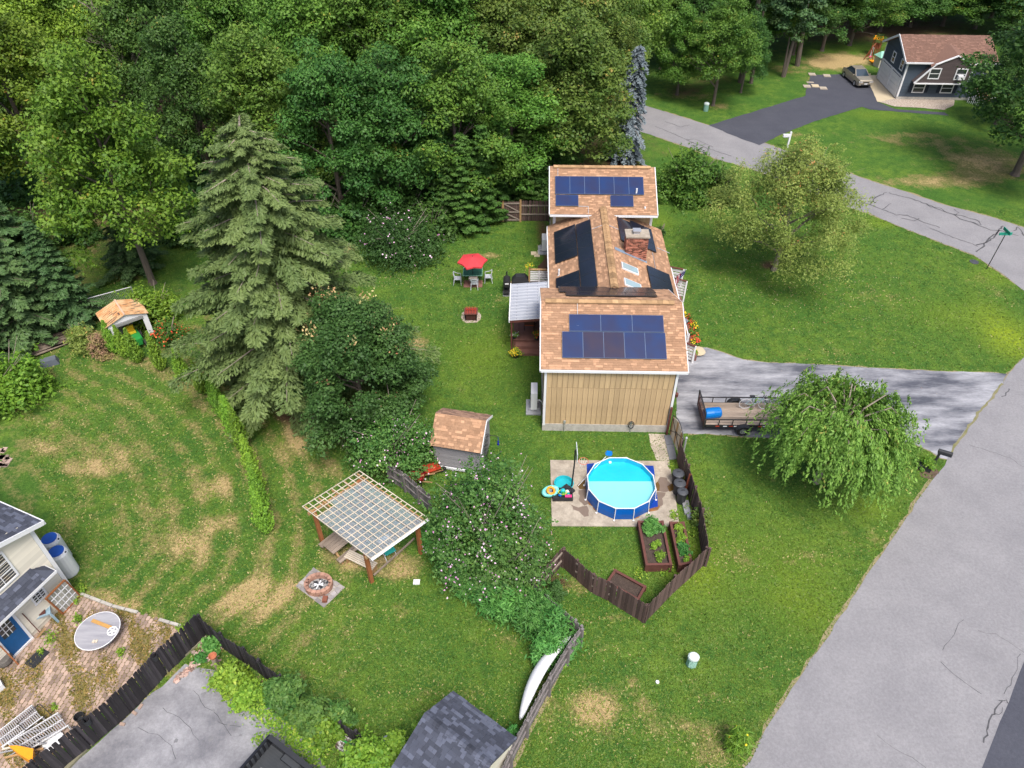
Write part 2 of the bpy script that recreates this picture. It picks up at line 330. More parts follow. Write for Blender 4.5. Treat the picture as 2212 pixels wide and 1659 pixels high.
def shrub_mesh(name, rx, ry, H, nl, leaf, seed=0, nc=26, asp=.6, cr=(.3, .55), z0=.0, droop=0.):
    RS.seed(seed+90); d = unit(RS.normal(size=(nc, 3))); d[:, 2] = np.abs(d[:, 2]); r = RS.uniform(.3, 1, nc)**.5
    c = d*r[:, None]*np.array([rx, ry, H-z0])*.80; c[:, 2] = c[:, 2]*.95 + z0
    k = RS.uniform(cr[0], cr[1], nc) * min(rx, H)
    idx = RS.choice(nc, nl, p=k**2/np.sum(k**2)); e = unit(RS.normal(size=(nl, 3)))
    up = RS.rand(nl) < .5; e[:, 2] = np.where(up, np.abs(e[:, 2]), e[:, 2])
    off = e*(k[idx]*RS.uniform(.5, 1.1, nl))[:, None]*np.array([1, 1, .8])
    if droop: off[:, 2] -= droop*(off[:, 0]**2+off[:, 1]**2)
    pos = c[idx] + off; ns_ = nc*5; sb = RS.randint(0, nc, ns_); sd_ = unit(RS.normal(size=(ns_, 3)) + np.array([0, 0, .9])); sl_ = RS.uniform(.3, 1.15, ns_)*k[sb]
    isp = np.where(RS.rand(nl) < .26)[0]; sk = RS.randint(0, ns_, len(isp)); tt_ = RS.rand(len(isp)); e[isp] = sd_[sk]
    pos[isp] = c[sb[sk]] + sd_[sk]*(k[sb[sk]]*.8 + sl_[sk]*tt_)[:, None] + RS.normal(size=(len(isp), 3))*leaf*.4
    pos[:, 2] = np.maximum(pos[:, 2], .03)
    nr = e*.8 + np.array([0, 0, .7]) + RS.normal(size=(nl, 3))*.5
    tint = RS.uniform(.15, .6, nc)[idx] + RS.uniform(-.25, .35, nl)
    return leaf_mesh(name, pos, nr, leaf*RS.uniform(.6, 1.4, nl), tint, asp=asp), pos, e
def petals(name, pos, e, n, size, seed=0, zmin=.2):
    RS.seed(seed); ph_ = RS.uniform(0, 6, 3); cl_ = np.sin(pos[:,0]*4.1+ph_[0])+np.sin(pos[:,1]*4.7+ph_[1])+np.sin(pos[:,2]*4.3+ph_[2]); ok = np.where((pos[:, 2] > zmin) & ((cl_ > .75) | (RS.rand(len(pos)) < .12)))[0]; ok = ok if len(ok) > 5 else np.arange(len(pos)); i = RS.choice(ok, n); p = pos[i] + e[i]*size*.6 + np.array([0, 0, size*.3])
    return leaf_mesh(name, p, e[i] + np.array([0, 0, .8]) + RS.normal(size=(n, 3))*.4, size*RS.uniform(.7, 1.3, n), RS.rand(n), asp=.9)
def link(me, name, m, parent, kind=None):
    if isinstance(me, MB): me = me.mesh(name)
    o = bpy.data.objects.new(name, me); COL.objects.link(o); o.parent = parent
    if kind: o['kind'] = kind
    if not me.materials: me.materials.append(m)
    elif me.materials[0] is not m: o.material_slots[0].link = 'OBJECT'; o.material_slots[0].material = m
    return o
def plant(name, label, cat, base, me, m, wood=None, rot=0., scale=(1,1,1), group=None, lean=(0,0), crown='crown', wm=None):
    t = thing(name, label, cat, base, rot, group); t.scale = scale; t.rotation_euler = (lean[0], lean[1], rot)
    link(me, crown, m, t)
    if wood is not None: link(wood, 'trunk', wm or M_bark, t)
    return t
# ---------------------------------------------------------------- ground
def lines(a, b, step, far, k):
    mid = list(np.arange(a, b + step*.5, step)); lo = []; q = step; x = a
    while x > -far: q *= k; x -= q; lo.append(x)
    hi = []; q = step; x = mid[-1]
    while x < far: q *= k; x += q; hi.append(x)
    return np.array(lo[::-1] + mid + hi)
xs = lines(-40, 40, .3, 3000, 1.6); ys = lines(9, 92, .3, 3000, 1.6)
X, Y = np.meshgrid(xs, ys); nx, ny = len(xs), len(ys)
V = np.stack([X.ravel(), Y.ravel(), np.zeros(X.size)], 1)
I = (np.arange(ny-1)[:, None]*nx + np.arange(nx-1)[None]).ravel(); Q = np.stack([I, I+1, I+1+nx, I+nx], 1).astype(np.int32)
gm = bpy.data.meshes.new('lawn'); gm.vertices.add(len(V)); gm.vertices.foreach_set('co', V.astype(np.float32).ravel())
gm.loops.add(Q.size); gm.loops.foreach_set('vertex_index', Q.ravel()); gm.polygons.add(len(Q))
gm.polygons.foreach_set('loop_start', np.arange(0, Q.size, 4, dtype=np.int32)); gm.polygons.foreach_set('loop_total', np.full(len(Q), 4, np.int32)); gm.update(calc_edges=True)
px, py = V[:, 0], V[:, 1]
dry = np.zeros(len(V)); soil = np.zeros(len(V)); lush = np.zeros(len(V)); stripe = np.full(len(V), .5)
def blob(arr, u, v, ru, rv, s, ang=0.):
    c = P(u, v); depth = math.hypot(CH, c.y); kx = depth / F; ky = depth / F / math.sin(math.atan2(CH, c.y))
    dx, dy = px - c.x, py - c.y; ca, sa = math.cos(ang), math.sin(ang)
    a = (dx*ca + dy*sa)/(ru*kx); b = (-dx*sa + dy*ca)/(rv*ky); q = a*a + b*b
    arr += s * np.exp(-np.minimum(q, 30)**1.3)
for b in [(95,960,55,20,.55),(230,985,90,35,.45),(200,1010,60,16,.5),(470,1050,40,22,.8),(470,1130,32,20,.8),(420,1180,40,30,.8),(360,1170,60,30,.3),(570,1290,80,40,.95),(530,1300,40,16,.6),
          (330,1110,60,30,.35),(640,920,24,60,.75),(640,950,40,40,.45),(700,1010,50,20,.35),(740,1205,40,26,.7),(850,1215,60,30,.95),(870,1240,40,14,.5),(760,1215,26,18,.4),(1285,1530,44,32,1.35),(1285,1530,90,60,.3),
          (1330,1400,60,14,.35),(1370,1470,16,10,.7),(1390,1520,16,14,.7),(1430,1560,60,30,.4),(1525,1580,50,22,.5),(1550,1630,50,25,.7),(1535,1500,40,10,.45),(1510,1470,22,10,.3),(1660,1440,40,10,.2),(1600,1200,60,36,.35),(1750,1200,50,22,.35),
          (905,740,26,14,.75),(900,760,12,20,.5),(1060,552,36,6,.9),(985,551,36,5,.35),(900,565,30,5,.3),(1120,650,60,20,.14),(1080,720,60,25,.14),(2070,1180,30,12,.35),(1990,1130,30,12,.35),(1900,1170,60,30,.25),
          (1190,1400,25,60,.35),(1180,1520,20,60,.4),(1300,1330,60,10,.35),(1235,1265,30,18,.5),(970,1500,110,30,.3),(1020,1560,90,18,.28),(1100,1380,50,40,.25),(830,1320,80,16,.2),(1900,640,80,25,.22),(2140,620,20,30,.4),(1760,760,100,18,.25),
          (260,1310,50,14,.9),(215,1285,40,10,.8),(330,1340,30,10,.7),(1965,300,120,14,.5),(2050,390,120,16,.7),(2140,360,90,22,.8),(1700,290,60,8,.4),(2100,330,90,20,.5),(1830,128,70,12,1.2),(1790,140,50,10,1.1),(1760,168,40,5,.5),(1480,205,60,10,.5),(1550,230,30,6,.6),(1700,150,40,8,.6),
          (190,530,30,10,.5),(270,600,40,10,.45),(200,560,50,14,.25),(1960,395,80,10,.3),(1240,170,40,14,.4),(1320,180,30,10,.5),(1345,352,30,4,.3)]: blob(dry, *b)
for b in [(1700,560,60,20,.5),(1650,520,50,20,.4),(1660,575,22,10,.8),(650,900,60,25,.9),(620,880,60,20,.6),(880,545,80,12,.3),(1200,1260,34,24,1.),(1345,352,26,5,1.2),(1510,1115,24,34,1.),(740,990,60,16,.5),(560,640,150,60,.7),(850,420,300,60,1.),(1000,300,400,90,1.),
          (1480,195,50,12,.6),(1850,60,260,28,1.),(300,300,400,200,1.),(80,650,90,60,.9),(160,735,60,12,.6),(1000,1250,60,40,.5),(860,1020,60,20,.7),(1180,540,10,60,.9),(1493,725,12,30,1.),(2180,360,40,14,.5),(1530,170,60,14,.6),(1250,370,90,16,.5),(1165,500,12,40,.5),(600,1540,120,40,.4),(2000,990,20,8,.6)]: blob(soil, *b)
for b in [(2180,740,60,40,.7),(2170,700,50,60,.4),(1500,1230,60,60,.35),(1620,1230,200,120,.2),(1900,480,40,12,.4),(1500,330,60,14,.3),(1480,1050,50,60,.3),(1430,480,30,25,.3),(1550,780,60,10,.3),(1850,110,100,12,.2),(1900,250,60,10,.3),(1040,760,80,60,.3),(2060,680,100,40,.25),(1740,1300,80,80,.3),(1880,1090,60,40,.35),(2150,600,60,20,.3)]: blob(lush, *b)
# left yard is drier, with mowing arcs that follow the hedge
hp = [P(250,760), P(330,790), P(400,830), P(455,880), P(510,940), P(550,1030), P(578,1140), P(560,1260), P(470,1330)]
left = 1/(1+np.exp((px - (-6.5))/.8)) * (py < 39); dm = np.full(len(V), 1e9)
near = (px < 0) & (py < 60) & (px > -41) & (py > 8)
for a, b in zip(hp[:-1], hp[1:]):
    dx, dy = b.x-a.x, b.y-a.y; t = np.clip(((px-a.x)*dx + (py-a.y)*dy)/(dx*dx+dy*dy), 0, 1); dm = np.minimum(dm, np.hypot(px-a.x-t*dx, py-a.y-t*dy))
stripe = .5 + .5*np.sin(dm*2*math.pi/1.15 + .5*np.sin(px*.9+py*.6)) * left * near * np.exp(-dm/8) ; dry += .27*left*near; stripe = np.clip(stripe, 0, 1)
cA = gm.color_attributes.new('lawn_mix', 'FLOAT_COLOR', 'POINT')
cA.data.foreach_set('color', np.stack([np.clip(dry, 0, 1.5), np.clip(soil, 0, 1.5), np.clip(lush, 0, 1.5), stripe], 1).astype(np.float32).ravel())
M_lawn = bpy.data.materials.new('lawn_grass'); M_lawn.use_nodes = True; n_ = M_lawn.node_tree; L = n_.links; N = n_.nodes
b = N['Principled BSDF']; b.inputs['Roughness'].default_value = .95; b.inputs['Specular IOR Level'].default_value = .12
geo = N.new('ShaderNodeNewGeometry'); at = N.new('ShaderNodeAttribute'); at.attribute_name = 'lawn_mix'
sp = N.new('ShaderNodeSeparateColor'); L.new(at.outputs['Color'], sp.inputs[0])
def noise(s, d=5, r=.65, st=None):
    q = N.new('ShaderNodeTexNoise'); q.inputs['Scale'].default_value = s; q.inputs['Detail'].default_value = d; q.inputs['Roughness'].default_value = r
    if st:
        mp = N.new('ShaderNodeMapping'); mp.inputs['Scale'].default_value = st[:3]; mp.inputs['Rotation'].default_value = (0, 0, st[3]); L.new(geo.outputs['Position'], mp.inputs[0]); L.new(mp.outputs[0], q.inputs[0])
    else: L.new(geo.outputs['Position'], q.inputs[0])
    return q.outputs[0]
def mth(op, a, b=None, c=None):
    q = N.new('ShaderNodeMath'); q.operation = op
    for i, x in enumerate((a, b, c)):
        if x is None: continue
        if isinstance(x, (int, float)): q.inputs[i].default_value = x
        else: L.new(x, q.inputs[i])
    return q.outputs[0]
def rng(x, a, b_, c=0., d=1.):
    q = N.new('ShaderNodeMapRange'); q.inputs[1].default_value = a; q.inputs[2].default_value = b_; q.inputs[3].default_value = c; q.inputs[4].default_value = d; L.new(x, q.inputs[0]); return q.outputs[0]
def mixc(f, a, b_):
    q = N.new('ShaderNodeMix'); q.data_type = 'RGBA'
    if isinstance(f, float): q.inputs[0].default_value = f
    else: L.new(f, q.inputs[0])
    for i, x in ((6, a), (7, b_)):
        if isinstance(x, tuple): q.inputs[i].default_value = (*x, 1)
        else: L.new(x, q.inputs[i])
    return q.outputs[2]
nA, nB, nC, nD = noise(.22, 6), noise(1.3, 6, .7), noise(7, 5, .75), noise(26, 3, .7)
g0 = mixc(rng(nA, .38, .62), (.062, .142, .022), (.120, .200, .028))
g1 = mixc(rng(nB, .38, .66), g0, (.044, .112, .020))
g1 = mixc(mth('MULTIPLY', rng(sp.outputs[2], 0, 1), rng(nB, .3, .6, .4, 1.)), g1, (.225, .300, .020))
wid = noise(.8, 6, .7, (1, 1, 1, 0)); dryv = mth('ADD', mth('ADD', sp.outputs[0], mth('MULTIPLY', mth('SUBTRACT', wid, .5), 2.2)), mth('MULTIPLY', mth('SUBTRACT', nC, .5), 1.1))
st = mth('MULTIPLY', mth('SUBTRACT', at.outputs['Alpha'], .5), .72); dryv = mth('ADD', dryv, st)
g2 = mixc(rng(dryv, .28, .62), g1, (.195, .185, .065)); g2 = mixc(rng(dryv, .72, 1.05), g2, (.38, .285, .135))
soilv = mth('ADD', sp.outputs[1], mth('ADD', mth('MULTIPLY', mth('SUBTRACT', wid, .5), .9), mth('MULTIPLY', mth('SUBTRACT', nC, .5), .9)))
g3 = mixc(rng(soilv, .35, .85), g2, (.115, .075, .042))
g4 = mixc(rng(nD, .3, .7), g3, g3)
vs = N.new('ShaderNodeVectorMath'); vs.operation = 'SCALE'; L.new(g4, vs.inputs[0]); L.new(mth('MULTIPLY', rng(nD, .32, .68, .6, 1.4), rng(nC, .32, .68, .68, 1.34)), vs.inputs['Scale'])
L.new(vs.outputs[0], b.inputs['Base Color'])
bp = N.new('ShaderNodeBump'); bp.inputs['Strength'].default_value = .9; bp.inputs['Distance'].default_value = .06
L.new(mth('ADD', nD, mth('MULTIPLY', nC, .8)), bp.inputs['Height']); L.new(bp.outputs[0], b.inputs['Normal'])
gm.materials.append(M_lawn); lawn = bpy.data.objects.new('lawn', gm); COL.objects.link(lawn); lawn['kind'] = 'structure'
# ---------------------------------------------------------------- paved surfaces
def W(pts, z): return [P(u, v) + Vector((0, 0, z)) for u, v in pts]
def jag(pts, step=.5, amp=.05, seed=1):
    g = random.Random(seed); out = []
    for i, a in enumerate(pts):
        b_ = pts[(i+1) % len(pts)]; n = max(1, int((b_-a).length/step)); n = min(n, 120)
        for k in range(n):
            q = a.lerp(b_, k/n); out.append(q + Vector((g.uniform(-amp, amp), g.uniform(-amp, amp), 0)) if k else q)
    return out
def sheet(name, pts, z, m, amp=.05, seed=1, step=.5):
    p = jag(W(pts, z), step, amp, seed); o = obj(name, MB().poly(p), m, kind='structure'); return o
def ribbon(mb, pts, w, z, g=None, t=.5):
    g = g or rnd; n = len(pts)
    if n < 2: return mb
    vs = []
    for i, p in enumerate(pts):
        d = (pts[min(i+1, n-1)] - pts[max(i-1, 0)]); d.z = 0; d.normalize(); q = Vector((-d.y, d.x, 0)) * w * g.uniform(.55, 1.25) / 2
        vs += [Vector((p.x+q.x, p.y+q.y, z)), Vector((p.x-q.x, p.y-q.y, z))]
    return mb.add(vs, [(2*i, 2*i+1, 2*i+3, 2*i+2) for i in range(n-1)], t)
edge_main = [(1608,1659),(1626,1636),(1656,1571),(1709,1489),(1779,1389),(1871,1244),(1929,1162),(1996,1062),(2014,1037),(2031,1017),(2046,992),(2071,947),(2119,887),(2166,829),(2179,807),(2212,772)]
edge_low = [(1339,270),(1416,295),(1496,322),(1543,342),(1623,365),(1720,403),(1839,450),(1874,460),(1946,490),(2009,515),(2104,551),(2159,587),(2212,628)]
edge_up = [(2400,560),(2212,492),(2134,467),(2021,437),(1959,415),(1884,392),(1809,365),(1659,312),(1531,271),(1423,237),(1320,205),(1181,150)]
side = [(1181,205)] + edge_low + [(2260,690),(2300,700),(2500,720)] + edge_up
sheet('side_street', side, .012, M_asph, .06, 3)
curve = [(2212,772),(2222,740),(2226,715),(2222,680),(2212,655),(2212,628)]
main = [(1560,1760)] + edge_main + [(2230,740),(2260,715),(2500,700),(2900,1000),(2500,1750)]
sheet('main_road', main, .016, M_asph, .05, 4)
sheet('corner_asphalt', [(2121,1659),(2212,1429),(2500,900),(2600,1750),(2080,1760)], .020, M_asph3, .02, 5)
drv = [(1462,937),(1462,765),(1500,751),(1526,751),(1563,762),(1606,777),(1659,783.5),(1759,787),(1909,796),(2034,802),(2146,805),(2176,808),(2166,829),(2119,887),(2071,947),(2046,992),(2031,989),(2009,974),(1971,958),(1934,956),(1800,950),(1616,944),(1531,937)]
sheet('driveway', drv, .008, M_asph2, .04, 6)
sheet('far_driveway', [(1531,271),(1740,207),(1743,188),(1752,162),(1862,160),(1872,163),(1895,220),(1935,236),(2040,243),(2050,250),(1880,237),(1862,231),(1760,262),(1690,290),(1640,314),(1600,300)], .020, M_asph3, .05, 7)
sheet('concrete_apron', [(1870,163),(1912,163),(1935,214),(1915,222),(1895,220)], .024, M_apron, .02, 8)
sheet('pebble_bed', [(1900,221),(1935,213),(2062,214),(2060,228),(2040,238),(1985,233),(1930,230)], .029, M_gravel, .08, 9)
sheet('neighbour_driveway', [(150,1659),(400,1434),(412,1438),(470,1448),(490,1500),(553,1535),(578,1519),(610,1545),(640,1577),(678,1619),(700,1650),(780,1800),(50,1800)], .008, M_asph4, .06, 10)
# sandy crumbling verges
vb = MB()
for pts, wd in ((edge_main[:10], .28), (edge_main[10:], .22), (edge_low[1:], .22), (edge_up[1:-2], .3), (drv[2:12], .14), ([(2046,992),(2031,989),(2009,974),(1971,958),(1934,956),(1800,950),(1616,944),(1531,937),(1468,937)], .14)):
    q = jag(W(pts, 0), .35, .07, 11)[:-1]; L0 = (W(pts, 0)[-1]-W(pts, 0)[0]).length
    k = next((i for i, p in enumerate(q) if (p - W(pts, 0)[-1]).length < .4), len(q)); ribbon(vb, q[:k], wd, .005)
obj('verge_sand', vb, M_sand, kind='structure')
sheet('worn_fence_track', [(1196,1452),(1208,1462),(1160,1560),(1130,1625),(1112,1659),(1060,1720),(1040,1700),(1102,1640),(1130,1590),(1170,1500)], .004, M_sand, .05, 12)
wc = MB(); q = jag(W([(2166,829),(2119,887),(2085,935),(2062,962),(2046,992)], 0), .3, .08, 13)[:-1]; ribbon(wc, q[:int(len(q)*.5)], .13, .019); obj('weedy_joint', wc, M_moss, kind='structure')
cr = MB()
def crack(pts, w, z=.021, amp=.06):
    p = W(pts, 0); out = []
    for a, b_ in zip(p[:-1], p[1:]):
        n = max(2, int((b_-a).length/.25))
        for k in range(n): out.append(a.lerp(b_, k/n) + Vector((rnd.uniform(-amp, amp), rnd.uniform(-amp, amp), 0)))
    ribbon(cr, out + [p[-1]], w, z)
for pts, w_ in (([(1416,273),(1450,287),(1484,303),(1540,325),(1580,337)], .07), ([(1436,262),(1470,275),(1490,270)], .05), ([(1484,303),(1500,300),(1540,318)], .05), ([(1850,436),(1880,442),(1906,453),(1936,465),(1960,465),(2003,484),(2030,492)], .09), ([(1850,436),(1862,443),(1850,450)], .05), ([(1880,442),(1888,428),(1915,416)], .09), ([(1906,453),(1925,440)], .07),
    ([(1920,417),(1970,430),(2006,443),(2040,458),(2062,464),(2076,466),(2115,478),(2120,486),(2095,480),(2075,474),(2060,464)], .10), ([(2000,440),(2010,447),(2030,450),(2045,460)], .07), ([(2095,480),(2140,497),(2165,500),(2200,510)], .08), ([(2168,488),(2150,505),(2130,520),(2122,535),(2108,544)], .12), ([(2160,498),(2140,520),(2120,528),(2108,530)], .10), ([(2010,494),(2050,510),(2100,527),(2112,533)], .07), ([(1948,472),(1975,477),(1985,472)], .08), ([(2060,452),(2072,460),(2064,466)], .05), ([(2190,500),(2198,490),(2212,510)], .1),
    ([(2028,1428),(2060,1458),(2090,1480),(2120,1500)], .022), ([(1896,1590),(1930,1615),(1970,1640),(2000,1659)], .018), ([(2078,1337),(2060,1370),(2036,1405)], .02), ([(2110,1362),(2150,1370),(2212,1410)], .016), ([(1898,1402),(1976,1404)], .0),
    ([(2161,1516),(2172,1512),(2180,1520)], .05), ([(2163,1516),(2150,1535),(2143,1548),(2136,1570),(2131,1590),(2124,1605)], .05), ([(2166,1530),(2160,1545),(2148,1545)], .035), ([(2205,1410),(2190,1456),(2168,1500)], .02), ([(2092,960),(2140,975),(2180,990),(2212,1010)], .022), ([(2165,858),(2180,840)], .06)):
    crack(pts, w_)
for pts in ([(420,1490),(445,1530),(470,1545),(500,1590)], [(350,1530),(400,1560),(430,1600)], [(300,1570),(360,1600),(380,1640)], [(470,1560),(520,1570)]): crack(pts, .018, .012)
obj('tar_crack', cr, M_tar, kind='structure')
M_stain = mat('oil_stain', (.13,.13,.14), (.20,.20,.21), scale=3, rough=.8)
for i, (u, v, r_) in enumerate(((483,1550,.10),(494,1566,.07),(506,1575,.08),(520,1588,.06),(462,1535,.06),(440,1500,.09),(455,1596,.12),(380,1600,.1))):
    c_ = P(u, v); g_ = random.Random(i); st0 = MB().poly([Vector((c_.x + r_*g_.uniform(.5,1.3)*math.cos(2*math.pi*k/9), c_.y + r_*g_.uniform(.5,1.2)*math.sin(2*math.pi*k/9), .013)) for k in range(9)]); obj('oil_stain', st0, M_stain, kind='structure')
# ---------------------------------------------------------------- main house
HO = P(1172, 929); HR = R(-1.3)
house = thing('house', 'tan wooden house with shingle roofs, rows of solar panels and a brick chimney', 'house', HO, HR)
HMI = (Matrix.Translation(HO) @ Matrix.Rotation(HR, 4, 'Z')).inverted()
def HP(u, v, z=0.): return HMI @ P(u, v, z)
SN, SC, SF = 1.6/3.5, 1.6/3.5, .506
def frame(o, xd, sd):
    o, xd, sd = Vector(o), Vector(xd).normalized(), Vector(sd).normalized(); n = xd.cross(sd)
    if n.z < 0: n = -n
    return Matrix(((xd.x, sd.x, n.x, o.x), (xd.y, sd.y, n.y, o.y), (xd.z, sd.z, n.z, o.z), (0, 0, 0, 1)))
FR_near = frame((0,-.15,4.3), (1,0,0), (0,3.5,1.6)); FR_back = frame((0,6.85,4.3), (1,0,0), (0,-3.5,1.6))
FR_far = frame((0,15.3,4.3), (1,0,0), (0,1,SF)); FR_farb = frame((0,22.0,4.3), (1,0,0), (0,-1,SF))
FR_left = frame((.4,0,3.0), (0,1,0), (3.5,0,1.6)); FR_right = frame((7.9,0,2.771), (0,1,0), (-4.0,0,1.829))
FR = [FR_near, FR_back, FR_far, FR_farb, FR_left, FR_right]
def slope_len(h, dz): return math.hypot(h, dz)
def tabs(x0, x1, S, course=.135, seed=0, skip=None):
    g = random.Random(seed); out = []; k = 0; s = 0.
    while s < S - .02:
        x = x0 - g.uniform(0, .2)
        while x < x1:
            w_ = g.choice((.14, .18, .24, .3, .36)); a, b_ = max(x, x0), min(x + w_, x1)
            t = g.random(); t = .2 + .28*t if g.random() < .72 else .75 + .25*t
            if b_ - a > .04 and not (skip and skip((a+b_)/2, s)): out.append((a, b_ - .008, s, min(course*1.25, S - s), .012 + (.012 if t > .6 else 0) + g.random()*.004, t))
            x += w_
        s += course; k += 1
    return out
def tab_geo(mb, T):
    a, b_, s, d, h, t = T
    mb.add([(a,s,0),(b_,s,0),(b_,s,h+.008),(a,s,h+.008),(a,s+d,.004),(b_,s+d,.004)], [(0,1,2,3),(3,2,5,4),(0,3,4),(1,5,2)], t)
def roof_plane(parent, fr, x0, x1, S, seed, single=False, course=.135, m=None, skip=None, under=.12, white=True):
    m = m or M_shingle; d = MB(); d.M = fr; d.box(x0, x1, 0, S, -under, -.002, .35); obj('roof', d, m, parent)
    T = tabs(x0, x1, S, course, seed, skip); st = MB(); st.M = fr
    if single:
        T.sort(key=lambda q: q[2]); cache = {}
        for q in T[:300]:
            key = (round((q[1]-q[0])*20), round(q[5]*8))
            if key not in cache: mm = MB(); tab_geo(mm, (0, q[1]-q[0], 0, q[3], q[4], q[5])); cache[key] = mm.mesh('shingle'); cache[key].materials.append(m)
            o = bpy.data.objects.new('shingle', cache[key]); COL.objects.link(o); o.parent = parent
            o.matrix_local = fr @ Matrix.Translation((q[0], q[2], 0))
        T = T[300:]
    for q in T: tab_geo(st, q)
    obj('shingles', st, m, parent, kind='stuff')
LN = slope_len(3.5, 1.6)
roof_plane(house, FR_near, -.2, 6.93, LN, 1, True)
roof_plane(house, FR_back, -.2, 6.93, LN, 2)
SFL = 3.35*math.hypot(1, SF)
roof_plane(house, FR_far, .48, 7.4, SFL, 3); roof_plane(house, FR_farb, .48, 7.4, SFL, 4)
fl = FR_left.copy(); 
rl = MB(); 
FL2 = FR_left @ Matrix.Translation((4.6, 0, 0)); FR2 = FR_right @ Matrix.Translation((4.9, 0, 0))
roof_plane(house, FL2, 0, 11.5, LN, 5)
RL = slope_len(4.0, 1.829)
roof_plane(house, FR2, 0, 11.25, RL, 6, skip=lambda x, s: False)
# walls
wb = MB(); wb.box(.02, 6.53, .022, 6.7, .5, 4.17); wb.box(.75, 7.2, 16.15, 21.5, .5, 4.2); wb.box(.8, 7.35, 6.5, 16.3, .5, 2.78)
for y0 in (6.68, 16.14):  # gables of the two wings are closed by triangles
    pass
for xx, ya, yb, yr, zr in ((.02, .02, 6.7, 3.35, 5.72), (6.53, .02, 6.7, 3.35, 5.72), (.75, 16.15, 21.5, 18.65, 5.8), (7.2, 16.15, 21.5, 18.65, 5.8)):
    wb.add([(xx,ya,4.15),(xx,yb,4.15),(xx,yr,zr)], [(0,1,2)])
obj('wall', wb, M_siding, house)
fb = MB(); fb.box(-.03, 6.58, -.03, 6.75, -.1, .5); fb.box(.7, 7.25, 16.1, 21.55, -.1, .5); fb.box(.76, 7.4, 6.75, 16.1, -.1, .5); obj('foundation', fb, M_found, house)
bmesh_ = {}
obj('groove_shade', MB().box(.1, 6.45, .0135, .0195, .48, 4.16), mat('groove_shade_brown', (.10,.065,.035)), house)  # dark backing sheet, puts the shade of the board grooves into colour
for row, (z0, z1) in enumerate(((.47, 3.0), (3.015, 4.2))):
    for k in range(24):
        x0 = .12 + k*.262; t = rnd.random(); key = (row, int(t*5))
        if key not in bmesh_: mm = MB().box(0, .246, -.022, 0, 0, z1-z0, t); bmesh_[key] = mm.mesh('siding_board'); bmesh_[key].materials.append(M_siding)
        obj('siding_board', bmesh_[key], M_siding, house, (x0, .012, z0))
for x in (-.01, 6.43): obj('corner_board', MB().box(x, x+.12, -.035, .10, .4, 4.2), M_white, house)
obj('corner_board', MB().box(.72, .9, 16.08, 16.2, .4, 4.25), M_white, house); obj('corner_board', MB().box(7.08, 7.24, 16.08, 16.2, .4, 4.25), M_white, house)
lap = MB()
for k in range(18): lap.box(.9, 7.08, 16.12, 16.149, 2.2+k*.115, 2.3+k*.115, rnd.random())
obj('lap_siding', lap, M_siding, house)
# fascia, gutters, rakes
g_ = MB(); g_.box(-.2, 6.93, -.22, -.155, 4.16, 4.29); g_.box(-.2, 6.93, 6.855, 6.9, 4.16, 4.28); g_.box(.48, 7.4, 15.22, 15.29, 4.16, 4.28); g_.box(.32, .395, 4.6, 16.1, 2.86, 2.99)
g_.box(7.905, 7.98, 4.9, 11.6, 2.62, 2.75); obj('gutter', g_, M_white, house)
rk = MB()
for x in (-.235, 6.935):
    rk.beam((x, -.2, 4.2), (x, 3.35, 5.82), .05, .16); rk.beam((x, 3.35, 5.82), (x, 6.9, 4.2), .05, .16)
for x in (.445, 7.405):
    rk.beam((x, 15.3, 4.24), (x, 18.65, 5.93), .05, .16); rk.beam((x, 18.65, 5.93), (x, 22., 4.24), .05, .16)
obj('rake_board', rk, M_white, house)
# ridge caps: raised vents
def ridgecap(a, b_, w_, name='ridge_cap'):
    m = MB(); a, b_ = Vector(a), Vector(b_); n = int((b_-a).length/.28); d = (b_-a)/n; lat = d.normalized().cross(Vector((0,0,1)))*w_
    for k in range(n):
        p, q = a + d*k, a + d*(k+1.05); z = Vector((0,0,.02)); dz = Vector((0,0,-w_*.40)); h = Vector((0,0,.035))
        vs = [p-lat+dz, p+h, p+lat+dz, q-lat+dz, q+z*.3, q+lat+dz, p-lat+dz-h, p-h, p+lat+dz-h]
        m.add(vs, [(0,1,4,3),(1,2,5,4),(0,6,7,1),(1,7,8,2)], rnd.random())
    m.beam(a-lat*1.02+Vector((0,0,-w_*.40-.02)), b_-lat*1.02+Vector((0,0,-w_*.40-.02)), .03, .05, 0); m.beam(a+lat*1.02+Vector((0,0,-w_*.40-.02)), b_+lat*1.02+Vector((0,0,-w_*.40-.02)), .03, .05, 0)
    obj(name, m, M_cap, house, kind='stuff')
ridgecap((.0, 3.35, 5.99), (6.5, 3.35, 5.99), .17); ridgecap((.72, 18.65, 6.08), (7.1, 18.65, 6.08), .17); ridgecap((3.9, 6.55, 4.69), (3.9, 15.75, 4.69), .2)
# solar panels
def panel(fr, x0, x1, s0, s1, m, clip=True):
    o = obj('solar_panel', MB().box(x0+.012, x1-.012, s0+.012, s1-.012, .085, .125), m, house); o.matrix_local = fr
    f = MB()
    for a, b_, c, d in ((x0+.002,x1-.002,s0+.002,s0+.012),(x0+.002,x1-.002,s1-.012,s1-.002),(x0+.002,x0+.012,s0+.012,s1-.012),(x1-.012,x1-.002,s0+.012,s1-.012)): f.box(a, b_, c, d, .08, .13)
    q = obj('panel_frame', f, mat('panel_edge', (.13,.19,.30), rough=.4) if m is not M_panelb else M_blackm, o)
    return o
for k in range(5): panel(FR_near, .84+k*1.016, .84+(k+1)*1.016, .60, 2.04, M_panelc if k in (1, 2) else M_panel)
for k in range(3): panel(FR_near, 1.20+k*1.56, 1.20+(k+1)*1.56, 2.07, 3.02, M_panel)
for k in range(3): panel(FR_back, 1.12+k*1.58, 1.12+(k+1)*1.58, 1.72, 2.75, M_panelb)
